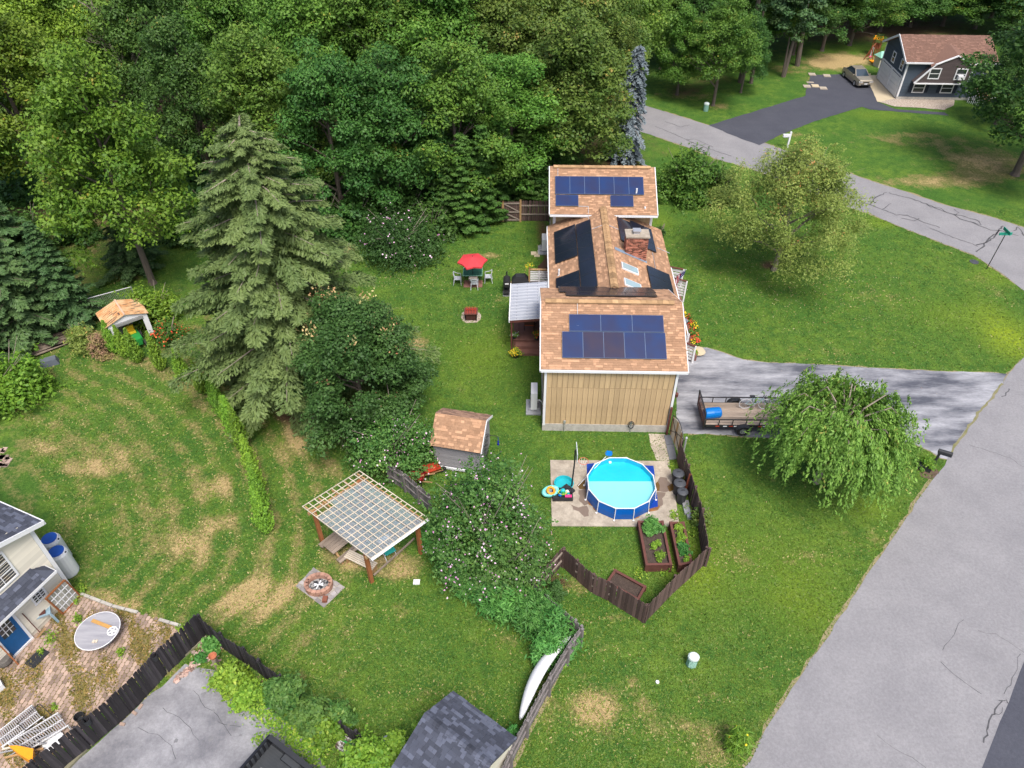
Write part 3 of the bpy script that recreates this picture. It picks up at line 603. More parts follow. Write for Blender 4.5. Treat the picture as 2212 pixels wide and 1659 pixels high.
for k in range(5): panel(FR_back, .80+k*1.03, .80+(k+1)*1.03, .05, 1.68, M_panelb)
for k in range(6): panel(FR_far, .82+k*.958, .82+(k+1)*.958, 1.5, 2.88, M_panel)
panel(FR_far, .85, 2.32, .58, 1.42, M_panel); panel(FR_far, 4.39, 5.86, .58, 1.42, M_panel)
for k in range(4): panel(FR_left, 11.02+k*.935, 11.02+(k+1)*.935, .47, 1.92, M_panelb)
for k in range(2): panel(FR_left, 7.5+k*.93, 7.5+(k+1)*.93, .47, 1.92, M_panelb)
for k in range(5): panel(FR_left, 7.15+k*1.5, 7.15+(k+1)*1.5, 1.96, 2.94, M_panelb)
for k in range(2): panel(FR_right, 12.15+k*1.43, 12.15+(k+1)*1.43, 2.54, 3.5, M_panelb)
for k in range(3): panel(FR_right, 12.5+k*.945, 12.5+(k+1)*.945, .93, 2.5, M_panelb)
for k in range(3): panel(FR_right, 7.45+k*.975, 7.45+(k+1)*.975, .35, 1.92, M_panelb)
cd = MB()
for fr, pts in ((FR_near, [(1.62,3.0),(1.62,3.85)]), (FR_far, [(2.32,.6),(2.95,.6),(2.95,.02)]), (FR_far, [(1.0,2.88),(1.0,3.7)]), (FR_left, [(13.5,2.94),(13.5,3.82)]), (FR_right, [(13.5,3.5),(13.5,4.35)]), (FR_right, [(12.4,1.2),(10.4,1.25)]), (FR_right, [(13.3,.75),(13.3,-.2)])):
    for a, b_ in zip(pts[:-1], pts[1:]): cd.cyl(fr @ Vector((*a, .05)), fr @ Vector((*b_, .05)), .018, n=6)
cd.cyl((2.95, 15.25, 4.25), (2.95, 14.9, 4.15), .018, n=6)
cd.box(1.56, 1.68, 1.95, 2.08, 5.3, 5.4); obj('conduit', cd, M_alu, house)
vp = MB()
for x, y, z, h in ((6.08, 16.7, 4.9, .55), (.96, 9.75, 3.2, .5), (6.6, 15.75, 4.45, .2)): vp.cyl((x,y,z), (x,y,z+h), .055, n=10); vp.cyl((x,y,z), (x,y,z+.06), .11, .07, 10)
obj('vent_pipe', vp, M_white, house)
# skylights
for y in (8.88, 7.2):
    o = MB(); o.M = FR_right; o.box(y, y+.68, 2.62, 3.72, 0, .10); w_ = obj('skylight', o, M_white, house)
    o = MB(); o.M = FR_right; o.box(y+.05, y+.63, 2.67, 3.67, .102, .112); obj('pane', o, M_sky, w_)
# chimney: brick by brick courses
ch = thing('x', 'x', 'x'); bpy.data.objects.remove(ch)
cx0, cx1, cy0, cy1, ctop = 4.92, 6.22, 10.93, 11.75, 5.18
core = MB().box(cx0+.015, cx1-.015, cy0+.015, cy1-.015, 3.3, ctop); core_o = obj('chimney', core, M_mortar, house)
bk = MB(); z = 3.4; k = 0
while z < ctop - .04:
    x = cx0 + (0 if k % 2 else -.1)
    while x < cx1 - .01:
        a, b_ = max(x, cx0), min(x+.2, cx1)
        if b_ - a > .05: bk.box(a, b_-.012, cy0-rnd.uniform(0, .008), cy0+.06, z, z+.058, rnd.random())
        x += .2
    y = cy0 + .062
    while y < cy1 - .02:
        for xx in (cx0, cx1): bk.box(xx-.006, xx+.006+.0, y, min(y+.19, cy1), z, z+.058, rnd.random())
        y += .2
    z += .07; k += 1
obj('bricks', bk, M_brick, core_o, kind='stuff')
obj('crown_slab', MB().box(cx0-.06, cx1+.06, cy0-.06, cy1+.06, ctop, ctop+.09), M_conc, core_o)
fc = MB().box(5.35, 5.7, 11.2, 11.5, ctop+.09, ctop+.26).box(5.29, 5.76, 11.14, 11.56, ctop+.27, ctop+.31); obj('flue_cap', fc, M_alu, core_o)
fl_ = MB(); fl_.M = FR_right; fl_.box(10.80, 11.0, 1.80, 3.32, .02, .05); fl_.box(10.8, 11.1, 3.2, 4.0, .02, .04, .9); obj('flashing', fl_, mat('lead_flashing', (.20,.27,.36), rough=.5), core_o)
# front porch on the far right, white louvred railings
def slat_rail(name, a, b_, z0, z1, n, lab, posts=2, cap=True):
    a, b_ = Vector(a), Vector(b_); t = thing(name, lab, 'railing', HO, HR); d = (b_-a)
    for k in range(n):
        z = z0 + (z1-z0)*(k+.5)/n; m = MB().beam(a + Vector((0,0,z)), b_ + Vector((0,0,z)), .03, (z1-z0)/n*.62); obj('slat', m, M_white, t)
    for k in range(posts+1): p = a + d*k/posts; obj('post', MB().box(p.x-.05, p.x+.05, p.y-.05, p.y+.05, z0-.4, z1+.05), M_white, t)
    if cap: obj('cap_rail', MB().beam(a+Vector((0,0,z1+.06)), b_+Vector((0,0,z1+.06)), .14, .04), M_brown, t)
    return t
slat_rail('porch_railing', (7.4, 13.6, 0), (9.1, 13.05, 0), .7, 1.65, 4, 'white slatted porch railing with brown cap, nearest the brick chimney', 2)
slat_rail('porch_railing', (7.6, 12.6, 0), (9.15, 11.9, 0), .35, 1.5, 6, 'white slatted stair railing beside the hanging flag', 2)
slat_rail('porch_railing', (7.55, 7.3, 0), (8.55, 6.9, 0), .2, 1.15, 3, 'short white slatted railing above the yellow flowers by the driveway', 2)
slat_rail('porch_railing', (7.5, 6.5, 0), (8.75, 5.75, 0), .1, 1.15, 5, 'long white slatted railing sloping down to the driveway', 2)
pf = MB().box(7.4, 9.0, 5.9, 13.2, .0, .35); obj('porch_floor', pf, M_deck, house)
# flag
fg = thing('flag', 'american flag hanging from a pole angled off the porch', 'flag', HO, HR)
p0, p1 = HP(1460, 596, 2.0), HP(1482.5, 582, 2.7); obj('flagpole', MB().cyl(p0, p1, .02, n=6), M_white, fg)
red, whi, blu = mat('flag_red', (.5,.02,.05), rough=.8), mat('flag_white', (.75,.72,.75), rough=.8), mat('flag_blue', (.02,.03,.2), rough=.8)
def flagstrip(i, n, mm, nm):
    q = MB(); d = (p1-p0)
    for j in range(8):
        def pt(s, tt): a = p0 + d*(.05 + .45*s); return a + Vector((-.10*tt + .05*math.sin(tt*7+s*6), .05*math.sin(tt*5+s*9), -1.15*tt))
        q.add([pt(i/n, j/8), pt((i+1)/n, j/8), pt((i+1)/n, (j+1)/8), pt(i/n, (j+1)/8)], [(0,1,2,3)])
    obj(nm, q, mm, fg)
for i in range(7): flagstrip(i, 7, red if i % 2 == 0 else whi, 'stripe')
q = MB(); d = p1-p0
for j in range(3):
    def pt(s, tt): a = p0 + d*(.52 + .42*s); return a + Vector((-.05*tt, .04*math.sin(tt*5+s*9)-.01, -.45*tt))
    q.add([pt(0, j/3), pt(1, j/3), pt(1, (j+1)/3), pt(0, (j+1)/3)], [(0,1,2,3)])
obj('canton', q, blu, fg)
st_ = MB()
for i in range(3):
    for j in range(3): a = p0 + d*(.58+.12*i) + Vector((0, -.03, -.06-.14*j)); st_.cb(a, (.03,.03,.03))
obj('star', st_, whi, fg)
# patio roof + deck (left side)
pr = thing('patio_roof', 'lean-to patio roof of white corrugated sheets over the brown deck', 'patio roof', HO, HR)
ya, yb = 6.05, 9.75
cs = MB(); n = 96
def prz(x): return 2.62 + (x+1.9)*.10
for i in range(n):
    y0, y1 = ya+(yb-ya)*i/n, ya+(yb-ya)*(i+1)/n
    h = lambda y: .035*(1 if (math.sin((y-ya)*2*math.pi/.31) > .55) else 0)
    cs.add([(-1.86,y0,prz(-1.86)+h(y0)),(.75,y0,prz(.75)+h(y0)),(.75,y1,prz(.75)+h(y1)),(-1.86,y1,prz(-1.86)+h(y1))], [(0,1,2,3)], .5)
M_poly = mat('white_polycarbonate', (.36,.38,.42), (.28,.30,.35), rough=.35, scale=1.5)
obj('corrugated_sheet', cs, M_poly, pr)
rf = MB()
for x in (-1.8, -1.2, -.55, .1): rf.beam((x, ya, prz(x)-.07), (x, yb, prz(x)-.07), .045, .1)
obj('purlin', rf, M_brown, pr); obj('edge_trim', MB().box(-1.93, -1.87, ya-.03, yb+.03, 2.5, 2.66), M_white, pr)
obj('edge_beam', MB().beam((-1.86, ya+.03, 2.52), (.7, ya+.03, 2.52+.25), .05, .14), M_brown, pr)
sc_ = MB()
for x in (-1.5, -.9, -.3, .2):
    for i in range(12): y = ya+.08+i*.31; sc_.cyl((x, y, prz(x)+.03), (x, y, prz(x)+.055), .018, n=6)
obj('screw', sc_, M_blackm, pr)
for y in (6.15, 9.6): obj('post', MB().box(-1.82, -1.72, y-.05, y+.05, .0, 2.55), M_brown, pr)
dk = thing('deck', 'reddish brown deck with two broad steps under the corrugated patio roof', 'deck', HO, HR)
obj('deck_frame', MB().box(-1.7, .02, 6.95, 13.2, 0, .55), M_deck, dk)
db = MB(); x = -1.7
while x < .6: db.box(x, x+.132, 6.9, 13.25, .552, .578, rnd.random()); x += .14
obj('deck_boards', db, M_deck, dk, kind='stuff')
for k, (y, z) in enumerate(((6.55, .38), (6.15, .19))): obj('step', MB().box(-1.55+k*-.1, -.04, y, y+.42, 0, z, .7), M_deck, dk)
sr = thing('deck_railing', 'white five-slat deck railing beside the covered grill', 'railing', HO, HR)
for k in range(5): obj('slat', MB().box(-.72, .5, 12.9, 12.94, .75+k*.17, .85+k*.17), M_white, sr)
obj('post', MB().box(-.83, -.73, 12.85, 12.99, .5, 1.62), M_wood, sr); obj('post', MB().box(-.18, -.1, 12.86, 12.98, .55, 1.6), M_white, sr); obj('cap_rail', MB().box(-.75, .5, 12.85, 12.99, 1.62, 1.67), M_wood, sr)
obj('post', MB().box(-.8, -.72, 10.2, 10.28, .55, 1.6), M_white, sr)
# deck furniture
def armchair(loc, rz, lab, m1, m2):
    t = thing('patio_chair', lab, 'chair', loc, rz)
    obj('seat', MB().box(-.3,.3,-.28,.28,.36,.46), m1, t); obj('backrest', MB().box(-.3,.3,.24,.32,.46,.98), m2, t)
    for s in (-1, 1): obj('armrest', MB().box(s*.3-.03, s*.3+.03, -.28, .28, .6, .65), M_blackm, t)
    for sx in (-1, 1):
        for sy in (-1, 1): obj('leg', MB().box(sx*.28-.02, sx*.28+.02, sy*.26-.02, sy*.26+.02, 0, .6), M_blackm, t)
    return t
HM = Matrix.Translation(HO) @ Matrix.Rotation(HR, 4, 'Z')
def hw(x, y, z): return HM @ Vector((x, y, z))
armchair(hw(-.75, 8.1, .58), HR+R(180), 'wicker armchair with orange cushion on the deck', mat('orange_cushion', (.45,.10,.04)), mat('wicker', (.10,.045,.03), rough=.8))
tb = thing('patio_table', 'dark round patio table at the deck edge under the roof', 'table', hw(-.12, 8.6, .58)); obj('tabletop', MB().cyl((0,0,.68),(0,0,.71),.42,n=20), M_blackm, tb); obj('leg', MB().cyl((0,0,0),(0,0,.68),.04), M_blackm, tb)
pw = thing('cushion', 'patterned cushion on the deck beside the armchair', 'cushion', hw(-.5, 8.75, .78), .2); obj('cover', MB().lathe([(0,-.18),(.22,-.15),(.24,0),(.2,.14),(0,.17)], 12), mat('pattern_cushion', (.6,.3,.2), (.1,.1,.2), scale=14, contrast=4), pw)
# left-side yard equipment
def heatpump(loc, rz, lab, h=1.0):
    t = thing('heat_pump', lab, 'outdoor unit', loc, rz)
    obj('casing', MB().box(-.17,.17,-.45,.45,.25,.25+h), M_white, t); obj('fan_grille', MB().torus((-.175,0,.25+h*.5),.26,.02,ax=Matrix.Rotation(R(90),3,'Y')).torus((-.175,0,.25+h*.5),.14,.012,ax=Matrix.Rotation(R(90),3,'Y')), M_blackm, t)
    obj('stand', MB().box(-.3,.3,-.35,-.3,.06,.25).box(-.3,.3,.3,.35,.06,.25), M_alu, t); obj('pad', MB().box(-.42,.38,-.62,.55,0,.08), mat('grey_pad', (.30,.31,.33)), t)
    obj('line_set', MB().tube([(.17,-.3,.8),(.3,-.33,.85),(.42,-.3,.7),(.48,-.3,.5)], .035, 6), M_white, t); return t
heatpump(P(1153, 880) , HR, 'tall white heat pump on a grey pad by the plank gable wall', 1.15)
heatpump(P(1175, 541), HR, 'white heat pump by the left wall of the middle wing', .85)
tp = thing('tarp_cover', 'brown tarpaulin over stored things against the left house wall', 'tarp', hw(.35, 15.2, 0), HR)
obj('sheet', MB().add([(-.55,-.65,0),(.4,-.65,0),(.4,.65,0),(-.55,.65,0),(.15,-.5,1.0),(.3,-.5,1.0),(.3,.55,.9),(.05,.55,.85)], [(0,1,5,4),(1,2,6,5),(2,3,7,6),(3,0,4,7),(4,5,6,7)]), mat('brown_tarp', (.12,.06,.045), rough=.7, bump=.6, bs=6), tp)
# outlets and hose on gable
for u, lab in ((1219.5, 'outlet'), (1363, 'hose')):
    p = HP(u, 915, .62); q = MB().box(p.x-.06, p.x+.06, -.10, -.04, .62, .78); obj('outlet_box', q, M_alu, house); obj('conduit', MB().cyl((p.x, -.07, 0), (p.x, -.07, .62), .02), M_alu, house)
    if lab == 'hose': h = thing('garden_hose', 'coiled black hose hanging from the spigot on the plank wall', 'hose', hw(p.x, -.12, .5), HR); obj('coil', MB().torus((0,0,.1),.16,.015,ax=Matrix.Rotation(R(90),3,'X'), sy=1.5).torus((.01,-.02,.06),.13,.015,ax=Matrix.Rotation(R(90),3,'X'), sy=1.6), M_blackp, h)
wl = thing('wall_lamp', 'small dark wall lantern on the driveway corner of the house', 'lamp', hw(6.72, .3, 2.2), HR); obj('lantern', MB().lathe([(.03,0),(.08,.05),(.09,.25),(.02,.32)], 8), M_brown, wl); obj('bracket', MB().box(-.12,0,-.02,.02,.3,.34), M_brown, wl)
# stained boards / step stones / path at left
sb = MB()
for (u, v) in ((1153, 548), (1160, 552), (1167, 545)): p = P(u, v); sb.box(p.x-.2, p.x+.2, p.y-.2, p.y+.2, 0, .04+.006*(u % 5), rnd.random())
obj('stepping_stones', sb, M_apron, kind='structure')
# ---------------------------------------------------------------- blue-grey house across the street
B0 = P(1935, 214); B1 = P(2062, 216); BR = math.atan2((B1-B0).y, (B1-B0).x); BL = 8.2; BW = 6.0
bh = thing('house', 'blue-grey two-storey house with brown shingle roof and white garage doors', 'house', B0, BR)
z_e, z_r = 3.75, 5.25
obj('wall', MB().prism([(0,0),(BL,0),(BL,BW),(0,BW)], .25, z_e), M_slate, bh); obj('foundation', MB().box(-.02, BL+.02, -.02, BW+.02, 0, .25), M_found, bh)
obj('gable_wall', MB().add([(0,0,z_e),(0,BW,z_e),(0,BW/2,z_r-.05),(BL,0,z_e),(BL,BW,z_e),(BL,BW/2,z_r-.05)], [(0,2,1),(3,4,5)]), M_slate, bh)
lapb = MB()
for k in range(24): z = .3+k*.145; lapb.box(-.012, 0.0, .1, BW-.1, z, z+.125, rnd.random()); lapb.box(.1, BL-.1, -.012, .0, z, z+.125, rnd.random()) if z < 1.75 else None
obj('lap_siding', lapb, M_slate, bh, kind='stuff')
FB1 = frame((0,-.35,z_e-.1), (1,0,0), (0,BW/2+.35,z_r-z_e+.1)); SB = math.hypot(BW/2+.35, z_r-z_e+.1)
FB2 = frame((0,BW+.35,z_e-.1), (1,0,0), (0,-BW/2-.35,z_r-z_e+.1))
for fr in (FB1, FB2): roof_plane(bh, fr, -.35, BL+.3, SB, 21, False, .2, M_brownroof)
tr = MB(); tr.beam((-.38,-.35,z_e-.16),(-.38,BW/2,z_r-.06),.05,.2); tr.beam((-.38,BW+.35,z_e-.16),(-.38,BW/2,z_r-.06),.05,.2); tr.box(-.35,BL+.3,-.45,-.36,z_e-.22,z_e-.08)
tr.box(-.03,.12,-.04,.0,.25,z_e); tr.box(-.04,-.0,.0,.12,.25,z_e); tr.box(-.04,0,BW-.12,BW,.25,z_e); obj('trim', tr, M_white, bh)
# overhanging bay with front gable
by0, by1, bz0 = -.75, 0, 1.85
pts = [(.9,bz0),(5.9,bz0),(5.9,3.45),(4.15,4.35),(2.35,3.55)]
bay = MB(); n = len(pts); bay.add([(x,by0,z) for x,z in pts]+[(x,BW/2 if i>1 else .3,z) for i,(x,z) in enumerate(pts)], [tuple(range(n))]+[(i,(i+1)%n,n+(i+1)%n,n+i) for i in range(n)]); obj('bay_wall', bay, M_taupe, bh)
bs_ = MB()
for k in range(15):
    z = 1.9+k*.145; xl = .95+max(0,(z-1.85))*.86; xr = 5.88
    if z > 3.45: xl = 2.4+(z-3.55)*2.2 if z > 3.55 else 2.35; xr = 5.8-(z-3.45)*1.9
    if xr > xl: bs_.box(xl, xr, by0-.014, by0-.001, z, z+.125, rnd.random())
obj('bay_siding', bs_, M_taupe, bh, kind='stuff')
bt = MB()
for a, b_ in (((.85,bz0-.02),(5.95,bz0-.02)),((.85,bz0),(2.3,3.6)),((2.3,3.62),(4.15,4.45)),((4.15,4.45),(6.1,3.42)),((5.93,bz0),(5.93,3.4))): bt.beam((a[0],by0-.06,a[1]),(b_[0],by0-.06,b_[1]),.1,.16,up=(0,1,0))
obj('bay_trim', bt, M_white, bh)
gr = MB()
gr.add([(4.15,by0-.12,4.47),(4.15,BW/2-.3,4.47+.42),(1.9,by0-.12,3.42),(2.3,1.2,4.0)], [(0,1,3,2)], .4); gr.add([(4.15,by0-.12,4.47),(4.15,BW/2-.3,4.89),(6.2,by0-.12,3.38),(6.2,1.2,4.05)], [(0,2,3,1)], .6)
obj('bay_roof', gr, M_brownroof, bh)
def win(parent, x0, x1, z0, z1, y, axis='x', shut=False, bars=1, M=None, fr=M_white, t=.09):
    f = MB(); 
    if M is not None: f.M = M
    def bx(mb, a, b_, c, d, e, g):
        mb.box(a, b_, e, g, c, d) if axis == 'x' else mb.box(e, g, a, b_, c, d)
    for a, b_, c, d in ((x0-t,x0,z0-t,z1+t),(x1,x1+t,z0-t,z1+t),(x0,x1,z1,z1+t),(x0,x1,z0-t,z0)): bx(f, a, b_, c, d, y-.05, y)
    for k in range(bars): z = z0+(z1-z0)*(k+1)/(bars+1); bx(f, x0, x1, z-.025, z+.025, y-.04, y-.005)
    w_ = obj('window', f, fr, parent); g2 = MB(); g2.M = M
    if M is None: g2.M = None
    bx(g2, x0, x1, z0, z1, y-.018, y-.012); obj('pane', g2, M_glass, w_)
    if shut:
        for a in (x0-t-.36, x1+t+.01):
            s_ = MB(); bx(s_, a, a+.34, z0-.05, z1+.05, y-.045, y-.005); obj('shutter', s_, mat('navy_shutter', (.02,.028,.045)), parent)
win(bh, 1.35, 2.35, .75, 1.55, -.012, shut=True); win(bh, 4.1, 5.1, .75, 1.55, -.012, shut=True)
win(bh, 2.05, 2.95, 2.35, 3.2, by0-.016); win(bh, 4.55, 5.45, 2.3, 3.2, by0-.016)
win(bh, .75, 1.35, 2.55, 3.4, -.014, 'y'); win(bh, 3.1, 3.7, 2.55, 3.4, -.014, 'y')
obj('air_conditioner', MB().box(4.75, 5.25, by0-.4, by0-.06, 2.32, 2.68), M_white, bh)
for k, (a, b_) in enumerate(((.35,2.75),(3.15,5.55))):
    d_ = MB()
    for j in range(4): d_.box(-.06, -.02, a, b_, .12+j*.46, .56+j*.46)
    gd = obj('garage_door', d_, M_white, bh); fr_ = MB()
    for q in ((a-.12,a,.1,2.05),(b_,b_+.12,.1,2.05),(a-.12,b_+.12,2.05,2.17)): fr_.box(-.08,-.01,q[0],q[1],q[2],q[3])
    obj('door_frame', fr_, M_white, gd)
# side porch/stairs right of the blue house
bp_ = thing('porch_stairs', 'white railed stairs half hidden by the tree right of the blue-grey house', 'stairs', B0, BR)
for k in range(5): obj('tread', MB().box(6.9+k*.25, 7.9+k*.25, -1.1-.05*k, -.4, 1.3-k*.25, 1.36-k*.25), M_wood, bp_)
for (a, b_) in (((6.6,-.9,1.7),(7.6,-2.0,.9)), ((6.4,-.9,2.3),(6.4,-.9,.9)), ((7.2,-.5,2.9),(7.2,-.5,1.0)), ((7.6,-2.0,1.0),(8.6,-2.1,1.0))): obj('rail', MB().beam(a, b_, .08), M_white, bp_)
for k in range(9): obj('baluster', MB().beam((6.6+k*.12,-.92-k*.13,.1), (6.6+k*.12,-.92-k*.13,1.66-k*.1), .04), M_white, bp_)
# ---------------------------------------------------------------- cream house lower left
C0 = P(165, 1283); ca_ = Vector((P(30,1417)-C0).xy).normalized(); CR = math.atan2(ca_.y, ca_.x)   # local +x along the gable wall
# local +y must point into the house: away from the patio
crm = thing('house', 'cream clapboard house corner with charcoal roof and blue door', 'house', C0, CR)
CM = Matrix.Translation(C0) @ Matrix.Rotation(CR, 4, 'Z'); CMI = CM.inverted()
iny = (CM.to_3x3() @ Vector((0,1,0))); S_ = 1 if iny.x < 0 else -1   # into the house = -x world
def CP(u, v, off=0.):    # point on gable wall plane (offset outward)
    n = CM.to_3x3() @ Vector((0, -S_, 0)); return CMI @ onplane(u, v, C0 + n*off, n)
rk1 = CP(0, 1167, .3); rk0 = CP(86, 1123, .3)
zE, sl_ = rk0.z, (rk1.z-rk0.z)/(rk1.x-rk0.x)
WX = 7.0; zW = zE - .05
DP = 7.0*S_
def yy(a, b_): return (min(a, b_), max(a, b_))
obj('wall', MB().prism([(0,0),(WX,0),(WX,DP),(0,DP)] if S_ > 0 else [(0,0),(0,DP),(WX,DP),(WX,0)], 0, zW), M_vinyl, crm)
zt = zW + WX/2*max(sl_, .3)
obj('gable_wall', MB().add([(0,0,zW),(WX,0,zW),(WX/2,0,zt),(0,DP,zW),(WX,DP,zW),(WX/2,DP,zt)], [(0,1,2),(3,5,4)]), M_vinyl, crm)
ls = MB(); z = .25
while z < zt:
    x1 = WX if z < zW else WX - (z-zW)/max(sl_,.3); x0 = 0.14 if z < zW else (z-zW)/max(sl_,.3)+.1
    if x1 - x0 > .1: y = -S_*.04; ls.add([(x0,0,z+.135),(x1,0,z+.135),(x1,y,z),(x0,y,z),(x0,0,z-.002),(x1,0,z-.002)], [(0,1,2,3),(3,2,5,4)], rnd.random())
    z += .135
obj('lap_siding', ls, M_vinyl, crm)
obj('corner_board', MB().box(-.02, .13, *yy(-S_*.04, S_*.1), 0, zW), M_white, crm)
FC = frame((-.30, 0, zW-.1), (0, S_, 0), (1, 0, sl_)); 
roof_plane(crm, frame((-.35, -S_*.32, zE-.35*sl_), (0, S_, 0), (1, 0, sl_)), 0, 7.5, 4.4, 31, False, .14, M_dshingle)
rb = MB().beam((-.36, -S_*.34, zE-.08-.35*sl_), (3.5, -S_*.34, zE-.08+3.5*sl_), .04, .2).box(-.42, -.36, *yy(-S_*.32, S_*7), zE-.35*sl_-.22, zE-.35*sl_-.02); obj('fascia', rb, M_white, crm)
obj('soffit', MB().add([(-.35,-S_*.3,zE-.2-.35*sl_),(-.35,0,zE-.2-.35*sl_),(3.5,0,zE-.2+3.5*sl_),(3.5,-S_*.3,zE-.2+3.5*sl_)], [(0,1,2,3)]), M_white, crm)
# pent roof above the door
a1 = CP(66, 1234.5); e1 = CP(119, 1232.6, .62); e2 = CP(42, 1314, .62); pz = a1.z
ppx0 = e1.x; zb = e1.z
pm = MB(); pm.add([(ppx0, -S_*.62, zb),(WX, -S_*.62, zb),(WX, 0, zb+.42),(ppx0+.55, 0, zb+.42),(ppx0, 0, zb)], [(0,1,2,3),(0,3,4)], .45); obj('pent_roof', pm, M_dshingle, crm)
stp = MB(); stp.M = frame((0, -S_*.62, zb+.01), (1,0,0), (0, S_*.62, .42))
for T in tabs(ppx0+.45, WX, .74, .14, 5): tab_geo(stp, T)
obj('pent_shingles', stp, M_dshingle, crm, kind='stuff')
obj('pent_fascia', MB().box(ppx0, WX, *yy(-S_*.64, -S_*.60), zb-.14, zb-.01).box(ppx0-.03, ppx0, *yy(-S_*.64, 0), zb-.14, zb-.01), M_white, crm)
obj('pent_soffit', MB().box(ppx0, WX, *yy(-S_*.59, -S_*.03), zb-.12, zb-.10), M_white, crm)
def cwin(uvs, name='window', nx_=3, nz_=2):
    q = [CP(u, v) for u, v in uvs]; x0, x1 = min(p.x for p in q), max(p.x for p in q); z0, z1 = min(p.z for p in q), max(p.z for p in q)
    f = MB(); t = .07
    for a, b_, c, d in ((x0-t,x0,z0-t,z1+t),(x1,x1+t,z0-t,z1+t),(x0,x1,z1,z1+t),(x0,x1,z0-t,z0)): f.box(a, b_, *yy(-S_*.07, 0), c, d)
    for k in range(1, nx_): x = x0+(x1-x0)*k/nx_; f.box(x-.012, x+.012, *yy(-S_*.05, -S_*.03), z0, z1)
    for k in range(1, nz_+1): z = z0+(z1-z0)*k/(nz_+1); f.box(x0, x1, *yy(-S_*.052, -S_*.03), z-.015, z+.015)
    w_ = obj(name, f, M_white, crm); obj('pane', MB().box(x0, x1, *yy(-S_*.035, -S_*.028), z0, z1), M_glass, w_); return x0, x1, z0, z1
cwin([(68,1290),(88,1270),(97,1283),(77,1303)]); cwin([(0,1195),(27,1247),(-20,1275),(0,1225)], nx_=2)
dq = [CP(27, 1338), CP(60, 1374), CP(25, 1416)]
dx0, dx1 = min(dq[1].x, dq[2].x), max(dq[1].x, dq[2].x); dz1 = min(2.05, zb-.2)
dr = obj('door', MB().box(dx0, dx1, *yy(-S_*.06, -S_*.03), .12, dz1), mat('blue_door_paint', (.01,.10,.28), rough=.45), crm)
fd = MB()
for a, b_, c, d in ((dx0-.1,dx0,.1,dz1+.08),(dx1,dx1+.1,.1,dz1+.08),(dx0,dx1,dz1,dz1+.08)): fd.box(a, b_, *yy(-S_*.08, 0), c, d)
obj('door_frame', fd, M_white, dr); obj('door_pane', MB().box(dx0+.15, dx1-.15, *yy(-S_*.068, -S_*.061), 1.1, dz1-.15), M_glass, dr)
bars = MB(); 
for k in (1,2): x = dx0+.15+(dx1-dx0-.3)*k/3; bars.box(x-.015, x+.015, *yy(-S_*.08, -S_*.069), 1.1, dz1-.15)
for k in (1,2): z = 1.1+(dz1-1.25)*k/3; bars.box(dx0+.15, dx1-.15, *yy(-S_*.079, -S_*.069), z-.015, z+.015)
obj('glazing_bar', bars, M_white, dr); obj('door_step', MB().box(dx0-.1, dx1+.2, *yy(-S_*.1, -S_*.0), 0, .1), M_white, crm)
mt = tag(obj('door_mat', MB().box(0, .75, 0, .5, 0, .025), M_blackp, loc=CM @ Vector((dx0+.1, -S_*.7, .03)), rot=(0,0,CR)), 'black doormat in front of the blue door', 'doormat')
# ---------------------------------------------------------------- fences
PK = {}
def picket_mesh(w_, h, t, kind, th=.02):
    key = (round(w_, 3), round(h*10), int(t*6), kind.name)
    if key not in PK:
        m = MB(); hw_ = w_/2
        m.add([(-hw_,-th/2,0),(hw_,-th/2,0),(hw_,th/2,0),(-hw_,th/2,0),(-hw_,-th/2,h-.04),(hw_,-th/2,h-.04),(hw_,th/2,h-.04),(-hw_,th/2,h-.04),(-hw_*.5,-th/2,h),(hw_*.5,-th/2,h),(hw_*.5,th/2,h),(-hw_*.5,th/2,h)],
              [(0,1,5,4),(1,2,6,5),(2,3,7,6),(3,0,4,7),(4,5,9,8),(6,7,11,10),(5,6,10,9),(7,4,8,11),(8,9,10,11)], t)
        PK[key] = m.mesh('picket'); PK[key].materials.append(kind)
    return PK[key]
def fence(lab, pts, h, m, pitch=.15, w_=.13, rail_side=1, cat='fence', rails=(.35, .78), post=.1, jit=.03, postm=None, gapf=.0, bow=0.):
    pts = [Vector((p.x, p.y, 0)) for p in pts]; o0 = pts[0]; t = thing('fence', lab, cat, o0); g = random.Random(len(lab))
    for a, b_ in zip(pts[:-1], pts[1:]):
        d = (b_-a); Ls = d.length; u = d/Ls; nrm = Vector((-u.y, u.x, 0)); an = math.atan2(u.y, u.x); n = int(Ls/pitch)
        for k in range(n):
            if g.random() < gapf: continue
            p = a + u*(pitch*(k+.5)) + nrm*g.uniform(-.006, .006) - o0
            q = bpy.data.objects.new('picket', picket_mesh(w_, h + round(g.uniform(-jit, jit), 1) if jit > .05 else h, g.random(), m)); COL.objects.link(q); q.parent = t
            q.location = p + Vector((0, 0, g.uniform(0, jit))); q.rotation_euler = (g.uniform(-.012, .012), g.uniform(-.02, .02), an)
        ns = max(1, round(Ls/2.3))
        for k in range(ns+1 if b_ is pts[-1] else ns):
            p = a + u*Ls*k/ns + nrm*rail_side*.075 - o0; obj('post', MB().box(-post/2, post/2, -post/2, post/2, 0, h-.06), postm or m, t, p, (0, 0, an))
        for z in rails: obj('rail', MB().beam(a + nrm*rail_side*.035 + Vector((0,0,h*z)) - o0, b_ + nrm*rail_side*.035 + Vector((0,0,h*z)) - o0, .05, .09), M_rail if m is M_fence else m, t)
    return t
def T_(pts, z): return [P(u, v, z) for u, v in pts]
hF = 1.35
fence('dark brown board fence running beside the trash cans and garden beds', T_([(1470,952),(1486,1001),(1501,1048),(1517,1096),(1531,1182)], hF), hF, M_fence, .142, .138, 1)
